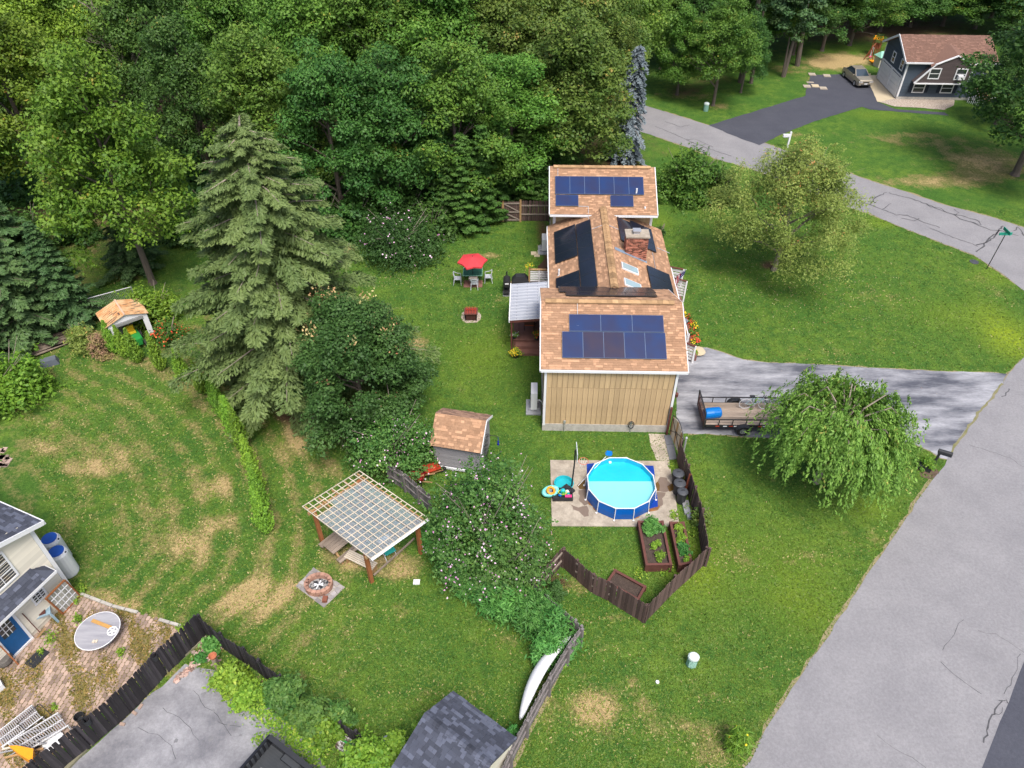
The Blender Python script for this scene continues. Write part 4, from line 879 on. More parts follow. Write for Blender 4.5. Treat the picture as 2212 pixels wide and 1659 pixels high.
fence('brown board fence slanting behind the right garden bed to the lowest corner', T_([(1531,1182),(1463,1243),(1400,1307)], hF), hF, M_fence, .14, .136, -1)
fence('long brown board fence below the empty garden bed, from low corner up to the peak', T_([(1399,1307),(1318,1258),(1281,1240),(1245,1209),(1216,1183)], hF), hF, M_fence, .14, .136, -1)
fence('short brown fence return joining the peak to the grey fence by the shrubs', T_([(1215,1183),(1163,1242),(1147,1254)], hF), hF, M_fence, .14, .136, 1)
fence('weathered grey fence behind the tall green weeds', T_([(1098,1200),(1146,1254),(1180,1288),(1241,1339),(1254,1352)], 1.4), 1.4, M_greyf, .12, .112, 1, jit=.06)
fence('weathered grey picket fence beside the white canoe', T_([(1255,1354),(1226,1394),(1185,1461),(1136,1552),(1100,1622),(1085,1659)], 1.45), 1.45, M_greyf, .115, .108, 1, jit=.05)
fence('short grey fence panels by the red wheelbarrow', T_([(838,1001),(873,1022),(903,1048),(930,1070)], 1.3), 1.3, M_greyf, .14, .12, -1, jit=.05)
fence('black palisade fence between the paver patio and the asphalt driveway', T_([(421,1330),(333,1411),(250,1497),(160,1572),(67,1644),(30,1675)], 1.6), 1.6, M_darkf, .10, .099, -1, post=.09, jit=.05)
fence('dark picket fence overgrown with vines left of the truck', T_([(423,1329),(470,1368),(520,1400),(553,1425),(600,1459),(619,1478)], 1.35), 1.35, M_darkf, .13, .115, 1, jit=.05)
fence('broken dark fence end beside the satellite dish', T_([(730,1560),(765,1580),(800,1600),(828,1616)], 1.1), 1.1, M_darkf, .13, .115, 1, jit=.05)
fence('brown fence panel left of the wooden gate by the far wing', T_([(1040,434),(1084,434)], 1.65), 1.65, M_fence, .15, .135, -1)
fence('brown fence panel between the wooden gate and the far wing', T_([(1124,434),(1186,434)], 1.65), 1.65, M_fence, .15, .135, -1)
# double braced gate
ga, gb = P(1087, 435, 1.65), P(1123, 435, 1.65); gt = thing('gate', 'brown wooden gate with pale diagonal braces by the far wing', 'gate', (ga.x, ga.y, 0)); gl = (gb-ga).length
for k in range(int(gl/.15)): obj('picket', picket_mesh(.135, 1.6, rnd.random(), M_fence), M_fence, gt, (.08+k*.15, 0, 0))
for z in (.15, .8, 1.5): obj('rail', MB().beam((0,-.04,z), (gl,-.04,z), .05, .09), M_rail, gt)
for (a, b_) in ((.15, .8), (.8, 1.5)): obj('brace', MB().beam((0,-.05,b_), (gl,-.05,a), .04, .08), M_rail, gt)
for x in (-.02, gl+.05): obj('gate_post', MB().box(x-.07, x+.07, -.09, .05, 0, 1.75), M_wood, gt)
sh = MB()
for (u, v) in ((1048, 474), (1062, 474), (1075, 474), (1134, 473)): p = P(u, v); sh.box(p.x-.28, p.x+.28, p.y-.15, p.y+.1, 0, .14, rnd.random())
obj('edging_blocks', sh, M_conc, kind='structure')
# arched iron garden gate, standing open beside the house corner
pa, pb = P(1446, 938), P(1468, 990); gv = (pb-pa); gt = thing('gate', 'arched iron-framed wooden garden gate at the house corner', 'gate', pa, math.atan2(gv.y, gv.x)); gl = gv.length
arc = [Vector((gl*k/12, 0, 1.35+.38*math.sin(math.pi*k/12))) for k in range(13)]
obj('iron_frame', MB().tube([Vector((0,0,.08)), *arc, Vector((gl,0,.08))], .022), M_blackm, gt)
for k in range(8):
    x0 = gl*(k+.08)/8; h = 1.25+.36*math.sin(math.pi*(k+.5)/8); obj('board', MB().box(x0, x0+gl/8*.86, -.012, .012, .12, h), M_batten if k % 3 else M_wood, gt)
obj('scrollwork', MB().tube([(0,-.03,.3),(gl*.5,-.03,.95),(gl,-.03,1.4)], .015).tube([(0,-.03,1.35),(gl*.5,-.03,.75),(gl,-.03,.25)], .015).torus((gl*.5,-.03,.85),.14,.012,ax=Matrix.Rotation(R(90),3,'X')), M_blackm, gt)
tag(obj('gate_post', MB().cyl((0,0,0),(0,0,1.75),.045).lathe([(.06,0),(.07,.04),(.03,.1),(0,.12)],8,(0,0,1.75)), M_alu, loc=P(1471, 1000)), 'grey steel post between arched gate and fence', 'post')
tag(obj('wood_post', MB().box(-.05,.05,-.05,.05,0,1.9), M_brown, loc=P(1440, 938)), 'dark brown post at the bottom corner of the plank wall', 'post')
# chain link fence at the far left
clp = [P(-40, 800), P(0, 790), P(62, 736), P(140, 712), P(200, 690), P(300, 662)]; ct = thing('chain_link_fence', 'chain link fence with steel top rail behind the timber pile', 'fence', clp[0])
wire = MB()
for a, b_ in zip(clp[:-1], clp[1:]):
    a, b_ = a-clp[0], b_-clp[0]; d = b_-a; n = int(d.length/.14)
    obj('top_rail', MB().cyl(a+Vector((0,0,1.5)), b_+Vector((0,0,1.5)), .026, n=6), M_alu, ct); obj('post', MB().cyl(b_, b_+Vector((0,0,1.55)), .03, n=6), M_alu, ct)
    for k in range(n):
        p, q = a+d*k/n, a+d*min(1, (k+1.0)/n)
        for z in [j*.14 for j in range(11)]:
            wire.beam(p+Vector((0,0,z)), q+Vector((0,0,z+.14)), .006); wire.beam(p+Vector((0,0,z+.14)), q+Vector((0,0,z)), .006)
obj('wire_mesh', wire, M_alu, ct, kind='stuff')
# ---------------------------------------------------------------- pool and slab
slab = sheet('pool_slab', [(1188.5,995),(1445,997.5),(1455,1050),(1468,1139),(1192,1137)], .05, M_conc, .01, 20, 1.)
slab_s = obj('slab_edge', MB().prism(W([(1188.5,995),(1192,1137),(1468,1139),(1455,1050),(1445,997.5)], 0), -.05, .046), M_conc, kind='structure')
sheet('concrete_walk', [(1401,937),(1436,938),(1443,964),(1446,998),(1418,994),(1405,962)], .012, M_conc, .02, 21)
for i, q in enumerate((((1434,942),(1448,941),(1455,960),(1439,962)), ((1439,963),(1456,961),(1461,992),(1446,994)))): obj('slate_slab', MB().prism([tuple(P(u, v).xy) for u, v in reversed(q)], 0, .06), mat('grey_slate', (.16,.17,.19), rough=.7), kind='structure')
M_wet = mat('damp_concrete', (.20,.155,.125), (.16,.12,.095), rough=.55, scale=2); M_puddle = mat('rusty_puddle', (.17,.09,.02), (.10,.06,.02), rough=.15, spec=.6, scale=3)
for i, (q, mm) in enumerate((([(1232,1091),(1250,1098),(1268,1094),(1272,1104),(1272,1116),(1262,1118),(1250,1106),(1238,1102)], M_wet), ([(1250,1060),(1272,1056),(1272,1090),(1262,1094),(1252,1085)], M_wet), ([(1418,1050),(1426,1032),(1440,1034),(1446,1044),(1452,1048),(1446,1062),(1430,1064),(1420,1062)], M_wet), ([(1418,1064),(1438,1066),(1430,1078),(1432,1092),(1420,1096)], M_wet),
    ([(1246,1050),(1258,1040),(1270,1038),(1272,1058),(1252,1058)], M_puddle), ([(1441,1052),(1452,1046),(1456,1060),(1446,1064)], M_puddle), ([(1416,1046),(1422,1040),(1424,1062),(1417,1062)], M_puddle))):
    sheet('damp_patch', q, .055+.001*i, mm, .05, 30+i, .15)
rust = [(1266,1080),(1282,1102),(1300,1110),(1330,1120),(1372,1122),(1392,1108),(1420,1104),(1426,1096),(1410,1090),(1380,1070),(1300,1070)]
sheet('rust_stain', rust, .064, mat('rust_stain', (.30,.14,.045), (.18,.09,.04), scale=4, contrast=3), .06, 40, .15)
tarp = [(1267,1004),(1300,1000),(1411,1008),(1416,1050),(1421,1096),(1395,1104),(1340,1110),(1285,1090),(1270,1050)]
tag(sheet('ground_tarp', tarp, .07, M_tarp, .03, 41, .3), 'dark blue tarpaulin spread under the round pool', 'tarp')
del bpy.data.objects['ground_tarp']['kind']
pc = (P(1268.5,1045,.8)+P(1416,1045,.8))/2; PC = Vector((pc.x, 23.10, .072)); rP = 1.62; hP_ = .74
pool = thing('swimming_pool', 'round blue above-ground frame pool with turquoise water', 'pool', PC)
NS_ = 12; ang = [2*math.pi*(k+.5)/NS_ - math.pi/2 for k in range(NS_)]
def ring(r, z): return [(r*math.cos(a), r*math.sin(a), z) for a in ang]
mw = MB(); nn = NS_*6
def rr_(q, base): return base*(1 - .022*(1-abs(math.cos((q*NS_/2)))))
vs = []; 
for z, br in ((0, .04), (.35, .05), (hP_, .0)):
    for k in range(nn): a = ang[0]+2*math.pi*k/nn; c = math.cos(math.pi/NS_)/math.cos(((k % 6)/6-.5)*2*math.pi/NS_); r = rP*c+br; vs.append((r*math.cos(a), r*math.sin(a), z))
mw.add(vs, [(j*nn+k, j*nn+(k+1)%nn, (j+1)*nn+(k+1)%nn, (j+1)*nn+k) for j in range(2) for k in range(nn)]); obj('pool_wall', mw, M_poolb, pool)
ml = MB(); vs = []
for z, dr_ in ((hP_, .02), (.06, .06)):
    for k in range(nn): a = ang[0]+2*math.pi*k/nn; c = math.cos(math.pi/NS_)/math.cos(((k % 6)/6-.5)*2*math.pi/NS_); r = rP*c-dr_; vs.append((r*math.cos(a), r*math.sin(a), z))
vs.append((0,0,.05)); ml.add(vs, [(k, nn+k, nn+(k+1)%nn, (k+1)%nn) for k in range(nn)] + [(nn+k, 2*nn, nn+(k+1)%nn) for k in range(nn)])
obj('pool_liner', ml, M_liner, pool)
# water level with a pale floor seen through it
hW = .50; wat = bpy.data.materials.new('pool_water'); wat.use_nodes = True; wn = wat.node_tree; b = wn.nodes['Principled BSDF']
b.inputs['Base Color'].default_value = (.22,.86,.95,1); b.inputs['Roughness'].default_value = .03; b.inputs['Transmission Weight'].default_value = 1; b.inputs['IOR'].default_value = 1.33
nz = wn.nodes.new('ShaderNodeTexNoise'); nz.inputs['Scale'].default_value = 1.6; bp = wn.nodes.new('ShaderNodeBump'); bp.inputs['Strength'].default_value = .25; bp.inputs['Distance'].default_value = .02
wn.links.new(nz.outputs[0], bp.inputs['Height']); wn.links.new(bp.outputs[0], b.inputs['Normal'])
M_wtop = mat('pool_water_surface', (.02,.46,.62), (.015,.42,.58), rough=.06, spec=.4, scale=.8, bump=.35, bs=5, contrast=1.5)
M_cover = mat('pale_solar_cover', (.22,.60,.68), (.19,.56,.65), rough=.3, spec=.3, scale=.6)
poly = [(r[0], r[1]) for r in [((rP-.06)*math.cos(a), (rP-.06)*math.sin(a)) for a in [ang[0]+2*math.pi*k/nn for k in range(nn)]]]
obj('water', MB().poly([(x, y, hW) for x, y in poly]), M_wtop, pool)
obj('solar_cover', MB().poly([(x*.985, y*.985, hW+.012) for x, y in poly if y < .32]), M_cover, pool)
tl = MB(); R12 = [Vector(p) for p in ring(rP+.01, hP_+.015)]
for k in range(NS_): tl.cyl(R12[k], R12[(k+1)%NS_], .024, n=8, cap=False)
obj('top_rail', tl, M_white, pool)
for k in range(NS_):
    a = ang[k]; x, y = (rP+.035)*math.cos(a), (rP+.035)*math.sin(a)
    obj('leg', MB().cyl((x*1.03, y*1.03, 0), (x, y, hP_+.02), .02, n=8).cyl((x*1.05,y*1.05,-.002),(x*1.05,y*1.05,.02),.05,n=8), M_white, pool)
    b_ = ang[(k+1)%NS_]; tdir = (R12[(k+1)%NS_]-R12[k]).normalized(); td2 = (R12[k]-R12[k-1]).normalized()
    obj('rail_joint', MB().cyl(R12[k]-td2*.1, R12[k], .031, n=8).cyl(R12[k], R12[k]+tdir*.1, .031, n=8), M_white, pool)
pf = MB()
for u, v in ((1318, 998), (1339, 993.5)): q = P(u, v, .62)-PC; pf.lathe([(.02,0),(.07,.0),(.07,.05),(.03,.05)], 12, (q.x, q.y, q.z-.05))
obj('inlet_fitting', pf, M_white, pool)
for pts in ([(1300,1098),(1306,1112)],): pass
sk = thing('skimmer_net', 'long-handled pool skimmer with blue net resting on the pool rim', 'net', P(1248.5, 1049.5, .08)); q0 = P(1248.5, 1049.5, .08); q1 = P(1309, 986, 1.0)
obj('handle', MB().cyl((0,0,0), q1-q0, .016, n=6), M_white, sk); d = (q1-q0).normalized(); c = q1-q0+d*.2
obj('net', MB().add([c+Vector((-.16,-.1,0)), c+Vector((.12,-.17,0)), c+Vector((.18,.12,.03)), c+Vector((-.08,.18,.03))], [(0,1,2,3)]).torus(c, .17, .012), M_blueb, sk)
# basketball hoop
bc = P(1224, 1062, .05); hp = thing('basketball_hoop', 'portable basketball hoop leaning over the slab beside the pool', 'basketball hoop', bc)
obj('base', MB().lathe([(.0,0),(.40,0),(.42,.06),(.36,.18),(.12,.22),(0,.22)], 4, (0,0,0)), M_blackp, hp)
pb_ = P(1235, 1050, .2)-bc; ptop = onplane(1241.5, 984, P(1238, 1050, 0), (0,1,0))-bc; ptop.y = pb_.y + .12
zt2 = zat(bc.y+ptop.y, 984); ptop.z = zt2; tq = onplane(1243, 972, Vector((0, bc.y+ptop.y, 0)), (0,1,0))-bc; ptop = onplane(1241, 1000, Vector((0, bc.y+pb_.y+.1, 0)), (0,1,0))-bc
obj('pole', MB().tube([pb_, ptop, tq], .038, 8), M_blackm, hp)
bb = (tq+Vector((.07,0,-.12)))
obj('backboard', MB().box(bb.x-.015, bb.x+.015, bb.y-.42, bb.y+.42, bb.z-.33, bb.z+.22), mat('clear_board', (.62,.66,.7), rough=.2), hp)
hr_ = onplane(1260.5, 996, Vector((0,0,bc.z+bb.z-.22)), (0,0,1))-bc; obj('hoop_rim', MB().torus(hr_, .22, .012, 20, 6), mat('hoop_red', (.6,.12,.08)), hp)
net = MB()
for k in range(10): a = 2*math.pi*k/10; b2 = a+.4; net.cyl(hr_+Vector((.22*math.cos(a), .22*math.sin(a), 0)), hr_+Vector((.12*math.cos(b2), .12*math.sin(b2), -.4)), .006, n=4)
obj('net', net, M_white, hp)
# toys
toy = thing('toy_tub', 'black tray of pool toys, goggles and a pink float beside the hoop pole', 'tray', P(1216, 1062, .3))
obj('tray', MB().box(-.5,.46,-.42,.24,-.2,-.12).box(-.5,.46,-.42,-.38,-.12,.02).box(.42,.46,-.38,.24,-.12,.02).box(-.5,-.46,-.38,.24,-.12,.02).box(-.46,.42,.2,.24,-.12,.02), M_blackp, toy)
for nm, c, r, mm in (('ball', (-.0,.02,.02), .14, M_cyan), ('ball', (.2,-.02,.0), .11, M_white), ('ball', (.02,-.12,.0), .12, M_green), ('ball', (.24,-.14,-.02), .1, mat('teal', (.0,.3,.3))), ('ball', (-.14,-.18,-.02), .1, M_blueb)): obj(nm, MB().lathe([(0,-r),(r*.7,-r*.7),(r,0),(r*.7,r*.7),(0,r)], 10, c), mm, toy)
obj('pink_float', MB().box(.08,.40,-.36,-.22,-.10,.04), M_pinkp, toy); obj('goggle_strap', MB().torus((-.02,-.1,.08),.2,.02,sy=.7), mat('lime', (.5,.65,.05)), toy)
kp = tag(obj('kiddie_pool', MB().lathe([(0,0),(.42,0),(.48,.18),(.45,.18),(.40,.03),(0,.03)], 20), M_cyan, loc=P(1218, 1048, .06)), 'small turquoise plastic basin behind the toy tray', 'basin')
inf = thing('inflatable_boat', 'green oval inflatable ring holding a yellow ring', 'inflatable', P(1189, 1061, .32), .45); inf.rotation_euler = (.35, .1, .45)
obj('tube', MB().torus((0,0,0),.36,.10,28,8,sy=.62), mat('aqua_vinyl', (.12,.55,.45), (.2,.62,.6), rough=.35, scale=6, contrast=3), inf); obj('floor', MB().lathe([(0,0),(.34,0)], 24, (0,0,-.04), sy=.62), mat('print_vinyl', (.6,.62,.6), (.15,.3,.5), scale=11, contrast=3), inf)
obj('yellow_ring', MB().torus((0,.0,.09),.17,.055,20,8), M_orange, inf)
# trash cans
def can(loc, lab, r=.27, h=.72, lid=True):
    t = thing('trash_can', lab, 'trash can', loc, 0, 'black trash cans along the fence')
    obj('body', MB().lathe([(0,0),(r*.84,0),(r*.98,h),(r,h)], 18), M_blackp, t); lm = MB().lathe([(r*1.06,0),(r*1.08,.03),(r*.9,.07),(r*.5,.10),(0,.11)], 18, (0,0,h)); obj('lid', lm, mat('can_lid', (.05,.055,.065), (.07,.075,.085), rough=.5), t)
    obj('handle', MB().box(-.08,.08,-.015,.015,h+.10,h+.14), M_blackp, t)
    for s in (-1, 1): obj('side_handle', MB().box(s*r-.02, s*r+.03, -.07, .07, h*.85, h*.9), M_blackp, t)
    return t
can(P(1466, 1021, .78), 'farthest black trash can, nearest the arched gate').location.z = 0
can(P(1469, 1042, .78), 'middle black trash can of the three by the fence').location.z = 0
can(P(1475, 1061, .76), 'nearest black trash can with a small round lid', .24).location.z = 0
tag(obj('fence_plank', MB().beam((0,0,0), P(1492,1024,1.3)-P(1480,1060,.1), .13, .05), mat('rusty_board', (.25,.07,.04)), loc=P(1480,1060,.1)), 'reddish board leaning on the fence beside the trash cans', 'board')
db_ = MB(); 
for k, (u, v) in enumerate(((1478,1090),(1484,1094),(1480,1100),(1486,1110))): p = P(u, v, 0)-P(1478,1090); db_.box(p.x-.1, p.x+.1, p.y-.35, p.y+.3, 0, .08+.03*k, k/4)
tag(obj('scrap_boards', db_, M_alu, loc=P(1478,1090)), 'grey scrap pieces lying beside the fence below the cans', 'scrap')
# raised beds
def bed(lab, top, h, inner=.28):
    T = [P(u, v, h) for u, v in top]; o0 = Vector((T[0].x, T[0].y, 0)); t = thing('raised_bed', lab, 'garden bed', o0); n = len(T)
    for i in range(n):
        a, b_ = T[i]-o0, T[(i+1)%n]-o0
        for k in range(2 if h > .3 else 1):
            hh = h/(2 if h > .3 else 1); obj('board', MB().beam(Vector((a.x,a.y,hh*(k+.5))), Vector((b_.x,b_.y,hh*(k+.5))), .045, hh*.97), M_pbed, t)
        obj('cap_board', MB().beam(Vector((a.x,a.y,h+.02)), Vector((b_.x,b_.y,h+.02)), .11, .035), M_pbed, t)
        obj('corner_post', MB().box(a.x-.06, a.x+.06, a.y-.06, a.y+.06, 0, h+.05), M_pbed, t)
    obj('soil', MB().poly([Vector(((p-o0).x, (p-o0).y, h-inner*.45)) for p in T]), M_soil, t)
    return t, o0
bedA, oA = bed('left raised garden bed with three green plants, nearest the pool', [(1380,1128),(1431,1128),(1449,1219),(1397,1220)], .5)
bedB, oB = bed('narrow raised garden bed packed with greens beside the fence', [(1449,1130),(1476,1130),(1493,1215),(1468,1220)], .5)
bedC, oC = bed('empty raised garden bed inside the fence corner', [(1329,1233),(1393,1268),(1378,1295),(1312,1258)], .28, .2)
def veg(u, v, z, rx, ry, h, lab, m, n=900, leaf=.08, seed=0):
    me, p_, e_ = shrub_mesh('vegetable', rx, ry, h, n, leaf, seed, 10, .45); t = plant('vegetable_plant', lab, 'plant', P(u, v, z), me, m, crown='foliage'); return t
veg(1408,1143,.42,.62,.55,.5,'large feathery green plant filling the top of the left bed', L_fern, 2500, .10, 1)
veg(1417,1180,.42,.24,.24,.28,'light green leafy plant in the middle of the left bed', L_bright, 700, .09, 2)
veg(1426,1204,.42,.26,.26,.28,'light green leafy plant at the lower end of the left bed', L_bright, 700, .09, 3)
veg(1467,1141,.42,.22,.22,.28,'round lettuce at the top of the narrow bed', L_bright, 600, .09, 4)
veg(1472,1165,.42,.26,.4,.3,'pale mixed greens in the middle of the narrow bed', L_bright, 1000, .09, 5)
veg(1477,1188,.42,.28,.42,.34,'dark spiky greens in the lower half of the narrow bed', L_fern, 1200, .12, 6)
veg(1483,1210,.42,.16,.25,.2,'small seedlings at the bottom of the narrow bed', L_bright, 400, .07, 7)
# ---------------------------------------------------------------- trailer with barrel and bike
tc = [P(1516, 867, .62), P(1522, 918, .62)]; TX0, TX1 = 10.0, 14.2; TYF, TYN = 28.95, 27.2; zd = .6
tr_ = thing('utility_trailer', 'black steel utility trailer with grey plank deck parked on the driveway', 'trailer', (TX0, TYN, 0), R(-.6)); LX, LY = TX1-TX0, TYF-TYN
for k in range(12): obj('plank', MB().box(.03, LX-.03, .04+k*(LY-.08)/12, .04+(k+.93)*(LY-.08)/12, zd-.04, zd, rnd.random()), M_plank, tr_)
obj('chassis', MB().box(0,LX,0,.05,zd-.16,zd-.02).box(0,LX,LY-.05,LY,zd-.16,zd-.02).box(LX-.05,LX,0,LY,zd-.16,zd-.02).box(0,.05,0,LY,zd-.16,zd-.02).beam((LX,LY*.1,zd-.1),(LX+1.2,LY*.5,zd-.1),.07).beam((LX,LY*.9,zd-.1),(LX+1.2,LY*.5,zd-.1),.07), M_blackm, tr_)
for y in (.02, LY-.02):
    obj('side_rail', MB().beam((.0,y,zd+.36),(LX,y,zd+.36),.045), M_blackm, tr_)
    for k in range(7): obj('stake', MB().beam((LX*k/6,y,zd-.05),(LX*k/6,y,zd+.36),.04), M_blackm, tr_)
tg = MB(); tg.beam((-.04,0,zd-.25),(-.10,0,zd+.85),.05).beam((-.04,LY,zd-.25),(-.10,LY,zd+.85),.05).beam((-.10,0,zd+.85),(-.10,LY,zd+.85),.05).beam((-.04,0,zd-.2),(-.04,LY,zd-.2),.05)
obj('tailgate_frame', tg, M_blackm, tr_)
for k in range(11): obj('gate_bar', MB().beam((-.05,LY*(k+1)/12,zd-.2),(-.10,LY*(k+1)/12,zd+.84),.025), M_blackm if k % 2 else M_brown, tr_)
for y, s in ((-.14, -1), (LY+.14, 1)):
    wh = obj('wheel', MB().torus((0,0,0),.24,.085,24,8,ax=Matrix.Rotation(R(90),3,'X')), M_rubber, tr_, (1.98, y, .31))
    obj('rim', MB().cyl((0,s*.03,0),(0,s*.06,0),.16,n=16), M_alu, wh); 
    rh = MB()
    for k in range(5): a = 2*math.pi*k/5; rh.box(.09*math.cos(a)-.025, .09*math.cos(a)+.025, s*.062-.006, s*.062+.006, .09*math.sin(a)-.025, .09*math.sin(a)+.025)
    obj('rim_hole', rh, M_blackm, wh)
    fm = MB(); 
    for k in range(8):
        a0, a1 = math.pi*k/8, math.pi*(k+1)/8; q = [(1.98+.42*math.cos(a), .31+.38*math.sin(a)) for a in (a0, a1)]
        y0_, y1_ = sorted((y-s*.13, y+s*.14)); fm.add([(q[0][0],y0_,q[0][1]),(q[0][0],y1_,q[0][1]),(q[1][0],y1_,q[1][1]),(q[1][0],y0_,q[1][1])], [(0,1,2,3)])
    obj('fender', fm, M_blackp, tr_)
for x, mm in ((.55, M_redw), (.95, M_white), (1.25, M_redw), (1.5, M_white), (2.75, M_redw), (3.0, M_white), (3.2, M_redw)): obj('reflector', MB().box(x, x+.2, -.012, -.001, zd-.12, zd-.06), mm, tr_)
bl = thing('barrel', 'bright blue plastic barrel lying on the trailer deck', 'barrel', P(1539, 892, .82), R(8)); obj('drum', MB().cyl((-.43,0,0),(-.38,0,0),.25,.285,18).cyl((-.38,0,0),(0,0,0),.285,.30,18,cap=False).cyl((0,0,0),(.38,0,0),.30,.285,18,cap=False).cyl((.38,0,0),(.43,0,0),.285,.25,18), M_blueb, bl, smooth=False)
obj('bung', MB().cyl((-.44,.12,.1),(-.425,.12,.1),.03,n=8).cyl((-.44,-.12,-.08),(-.425,-.12,-.08),.03,n=8), M_blackp, bl)
bk_ = thing('bicycle', 'pale blue bicycle standing on the trailer deck', 'bicycle', (P(1609, 886, .6).x, 28.45, .6), R(-2)); wb_ = 1.02; r_ = .33; AX = Matrix.Rotation(R(90), 3, 'X'); bm_ = mat('pale_blue_frame', (.35,.5,.55), rough=.35, metal=.3)
for x in (0, wb_):
    wh = obj('wheel', MB().torus((0,0,0), r_, .022, 28, 6, ax=AX), mat('tyre_pale', (.5,.5,.52)), bk_, (x, 0, r_)); sp_ = MB()
    for k in range(14): a = 2*math.pi*k/14; sp_.beam((0,0,0), (r_*math.cos(a), 0, r_*math.sin(a)), .004)
    obj('spokes', sp_, M_alu, wh); obj('hub', MB().cyl((0,-.04,0),(0,.04,0),.03), M_alu, wh)
bb_, st_, hd, hd2 = Vector((.42,0,.28)), Vector((.28,0,.72)), Vector((.84,0,.80)), Vector((.88,0,.68))
obj('frame', MB().tube([(0,0,r_), bb_, hd2, st_, bb_], .018).tube([(0,0,r_), st_, (.26,0,.82)], .014).tube([hd, hd2, (wb_,0,r_)], .018), bm_, bk_)
obj('saddle', MB().box(.12,.38,-.07,.07,.84,.90), M_blackp, bk_); obj('handlebar', MB().tube([(.82,0,.82),(.81,0,.92),(.84,0,.94)], .015).tube([(.80,-.28,.97),(.86,-.2,.95),(.86,.2,.95),(.80,.28,.97)], .014), M_blackm, bk_); obj('crank', MB().cyl((.42,-.03,.28),(.42,.03,.28),.09,n=14).beam((.42,-.07,.28),(.50,-.07,.14),.02), M_alu, bk_)
# ---------------------------------------------------------------- pergola with grid roof
zq = 2.5; q4 = [P(u, v, zq) for u, v in ((800.5,1207),(924,1119.5),(779,1021),(653,1094.5))]; o0 = q4[0]; ex = (q4[1]-q4[0]); ey = (q4[3]-q4[0]); LXp, LYp = ex.length, ey.length; PR = math.atan2(ex.y, ex.x)
pg = thing('pergola', 'timber pergola with clear corrugated roof under a grid of pale battens', 'pergola', (o0.x, o0.y, 0), PR)
LYp2 = ey.dot(Vector((-math.sin(PR), math.cos(PR), 0))); shx = ey.dot(Vector((math.cos(PR), math.sin(PR), 0)))/LYp2
def g2(x, y, z): return Vector((x + shx*y, y, z))
for k in range(15): y = LYp2*k/14; obj('batten', MB().beam(g2(0,y,zq), g2(LXp,y,zq), .032, .03, rnd.random()), M_batten, pg)
for k in range(11):
    x = LXp*k/10; obj('batten', MB().beam(g2(x,0,zq+.032), g2(x,LYp2,zq+.032), .03, .03, rnd.random()), M_batten, pg)
for k in range(5): x = .12+(LXp-.24)*k/4; obj('rafter', MB().beam(g2(x,0,zq-.14), g2(x,LYp2,zq-.14), .05, .14), M_wood, pg)
for y in (.35, LYp2-.3): obj('beam', MB().beam(g2(0,y,zq-.28), g2(LXp,y,zq-.28), .09, .14), M_wood, pg)
M_clear = bpy.data.materials.new('clear_corrugated'); M_clear.use_nodes = True; cn = M_clear.node_tree; b = cn.nodes['Principled BSDF']; b.inputs['Base Color'].default_value = (.34,.40,.45,1); b.inputs['Roughness'].default_value = .14; b.inputs['Specular IOR Level'].default_value = .8
tpn = cn.nodes.new('ShaderNodeBsdfTransparent'); tpn.inputs[0].default_value = (.78,.84,.88,1); mx = cn.nodes.new('ShaderNodeMixShader'); mx.inputs[0].default_value = .48; cn.links.new(b.outputs[0], mx.inputs[1]); cn.links.new(tpn.outputs[0], mx.inputs[2]); cn.links.new(mx.outputs[0], cn.nodes['Material Output'].inputs[0])
for (xa, xb, ya_, yb_) in ((.0, LXp*.34, -.12, LYp2*.78), (LXp*.33, LXp*.67, -.05, LYp2*.88), (LXp*.66, LXp*.93, -.08, LYp2*.86)):
    q = MB(); n = max(4, int((xb-xa)/.06)); zz = zq-.03
    for i in range(n):
        x0, x1 = xa+(xb-xa)*i/n, xa+(xb-xa)*(i+1)/n; h = lambda i: .022 if i % 2 else -.022
        q.add([g2(x0,ya_,zz+h(i)), g2(x1,ya_,zz+h(i+1)), g2(x1,yb_,zz+h(i+1)), g2(x0,yb_,zz+h(i))], [(0,1,2,3)])
    obj('corrugated_sheet', q, M_clear, pg)
obj('edge_sheet', MB().beam(g2(0,-.05,zq-.02), g2(LXp,-.05,zq-.02), .14, .02), M_white, pg)
for (u, v) in ((698, 1176), (803, 1257)): 
    p = P(u, v); lp = Matrix.Rotation(-PR, 3, 'Z') @ (p - Vector((o0.x, o0.y, 0))); obj('post', MB().box(lp.x-.08, lp.x+.08, lp.y-.08, lp.y+.08, 0, zq-.2), M_orangew, pg)
for x, y in ((LXp-.3, .35), (LXp-.3, LYp2-.3)): p = g2(x, y, 0); obj('post', MB().box(p.x-.08, p.x+.08, p.y-.08, p.y+.08, 0, zq-.2), M_orangew, pg)
# picnic table, stacked benches, leftovers beneath
def picnic(loc, rz, lab):
    t = thing('picnic_table', lab, 'picnic table', loc, rz)
    for k in range(4): obj('plank', MB().box(-.8,.8,-.36+k*.185,-.36+k*.185+.17,.70,.74,rnd.random()), M_plank, t)
    for s in (-1, 1):
        for k in range(2): obj('bench_plank', MB().box(-.8,.8,s*.62-.14+k*.15,s*.62+.0+k*.15,.40,.44,rnd.random()), M_plank, t)
        obj('leg', MB().beam((s*.6,-.6,0),(s*.6,-.15,.7),.08,.05).beam((s*.6,.6,0),(s*.6,.15,.7),.08,.05).beam((s*.6,-.7,.38),(s*.6,.7,.38),.05,.09), M_wood, t)
    return t
picnic(P(745, 1184), PR+.1, 'weathered picnic table peeking out from under the pergola')
bn = thing('bench', 'slatted wooden bench under the lower corner of the pergola', 'bench', P(782, 1222), PR-1.25)
for k in range(5): obj('slat', MB().box(-.75,.75,-.22+k*.09,-.22+k*.09+.07,.42,.45), M_batten, bn)
for x in (-.65,.65): obj('leg', MB().box(x-.04,x+.04,-.2,.2,0,.42), M_wood, bn)
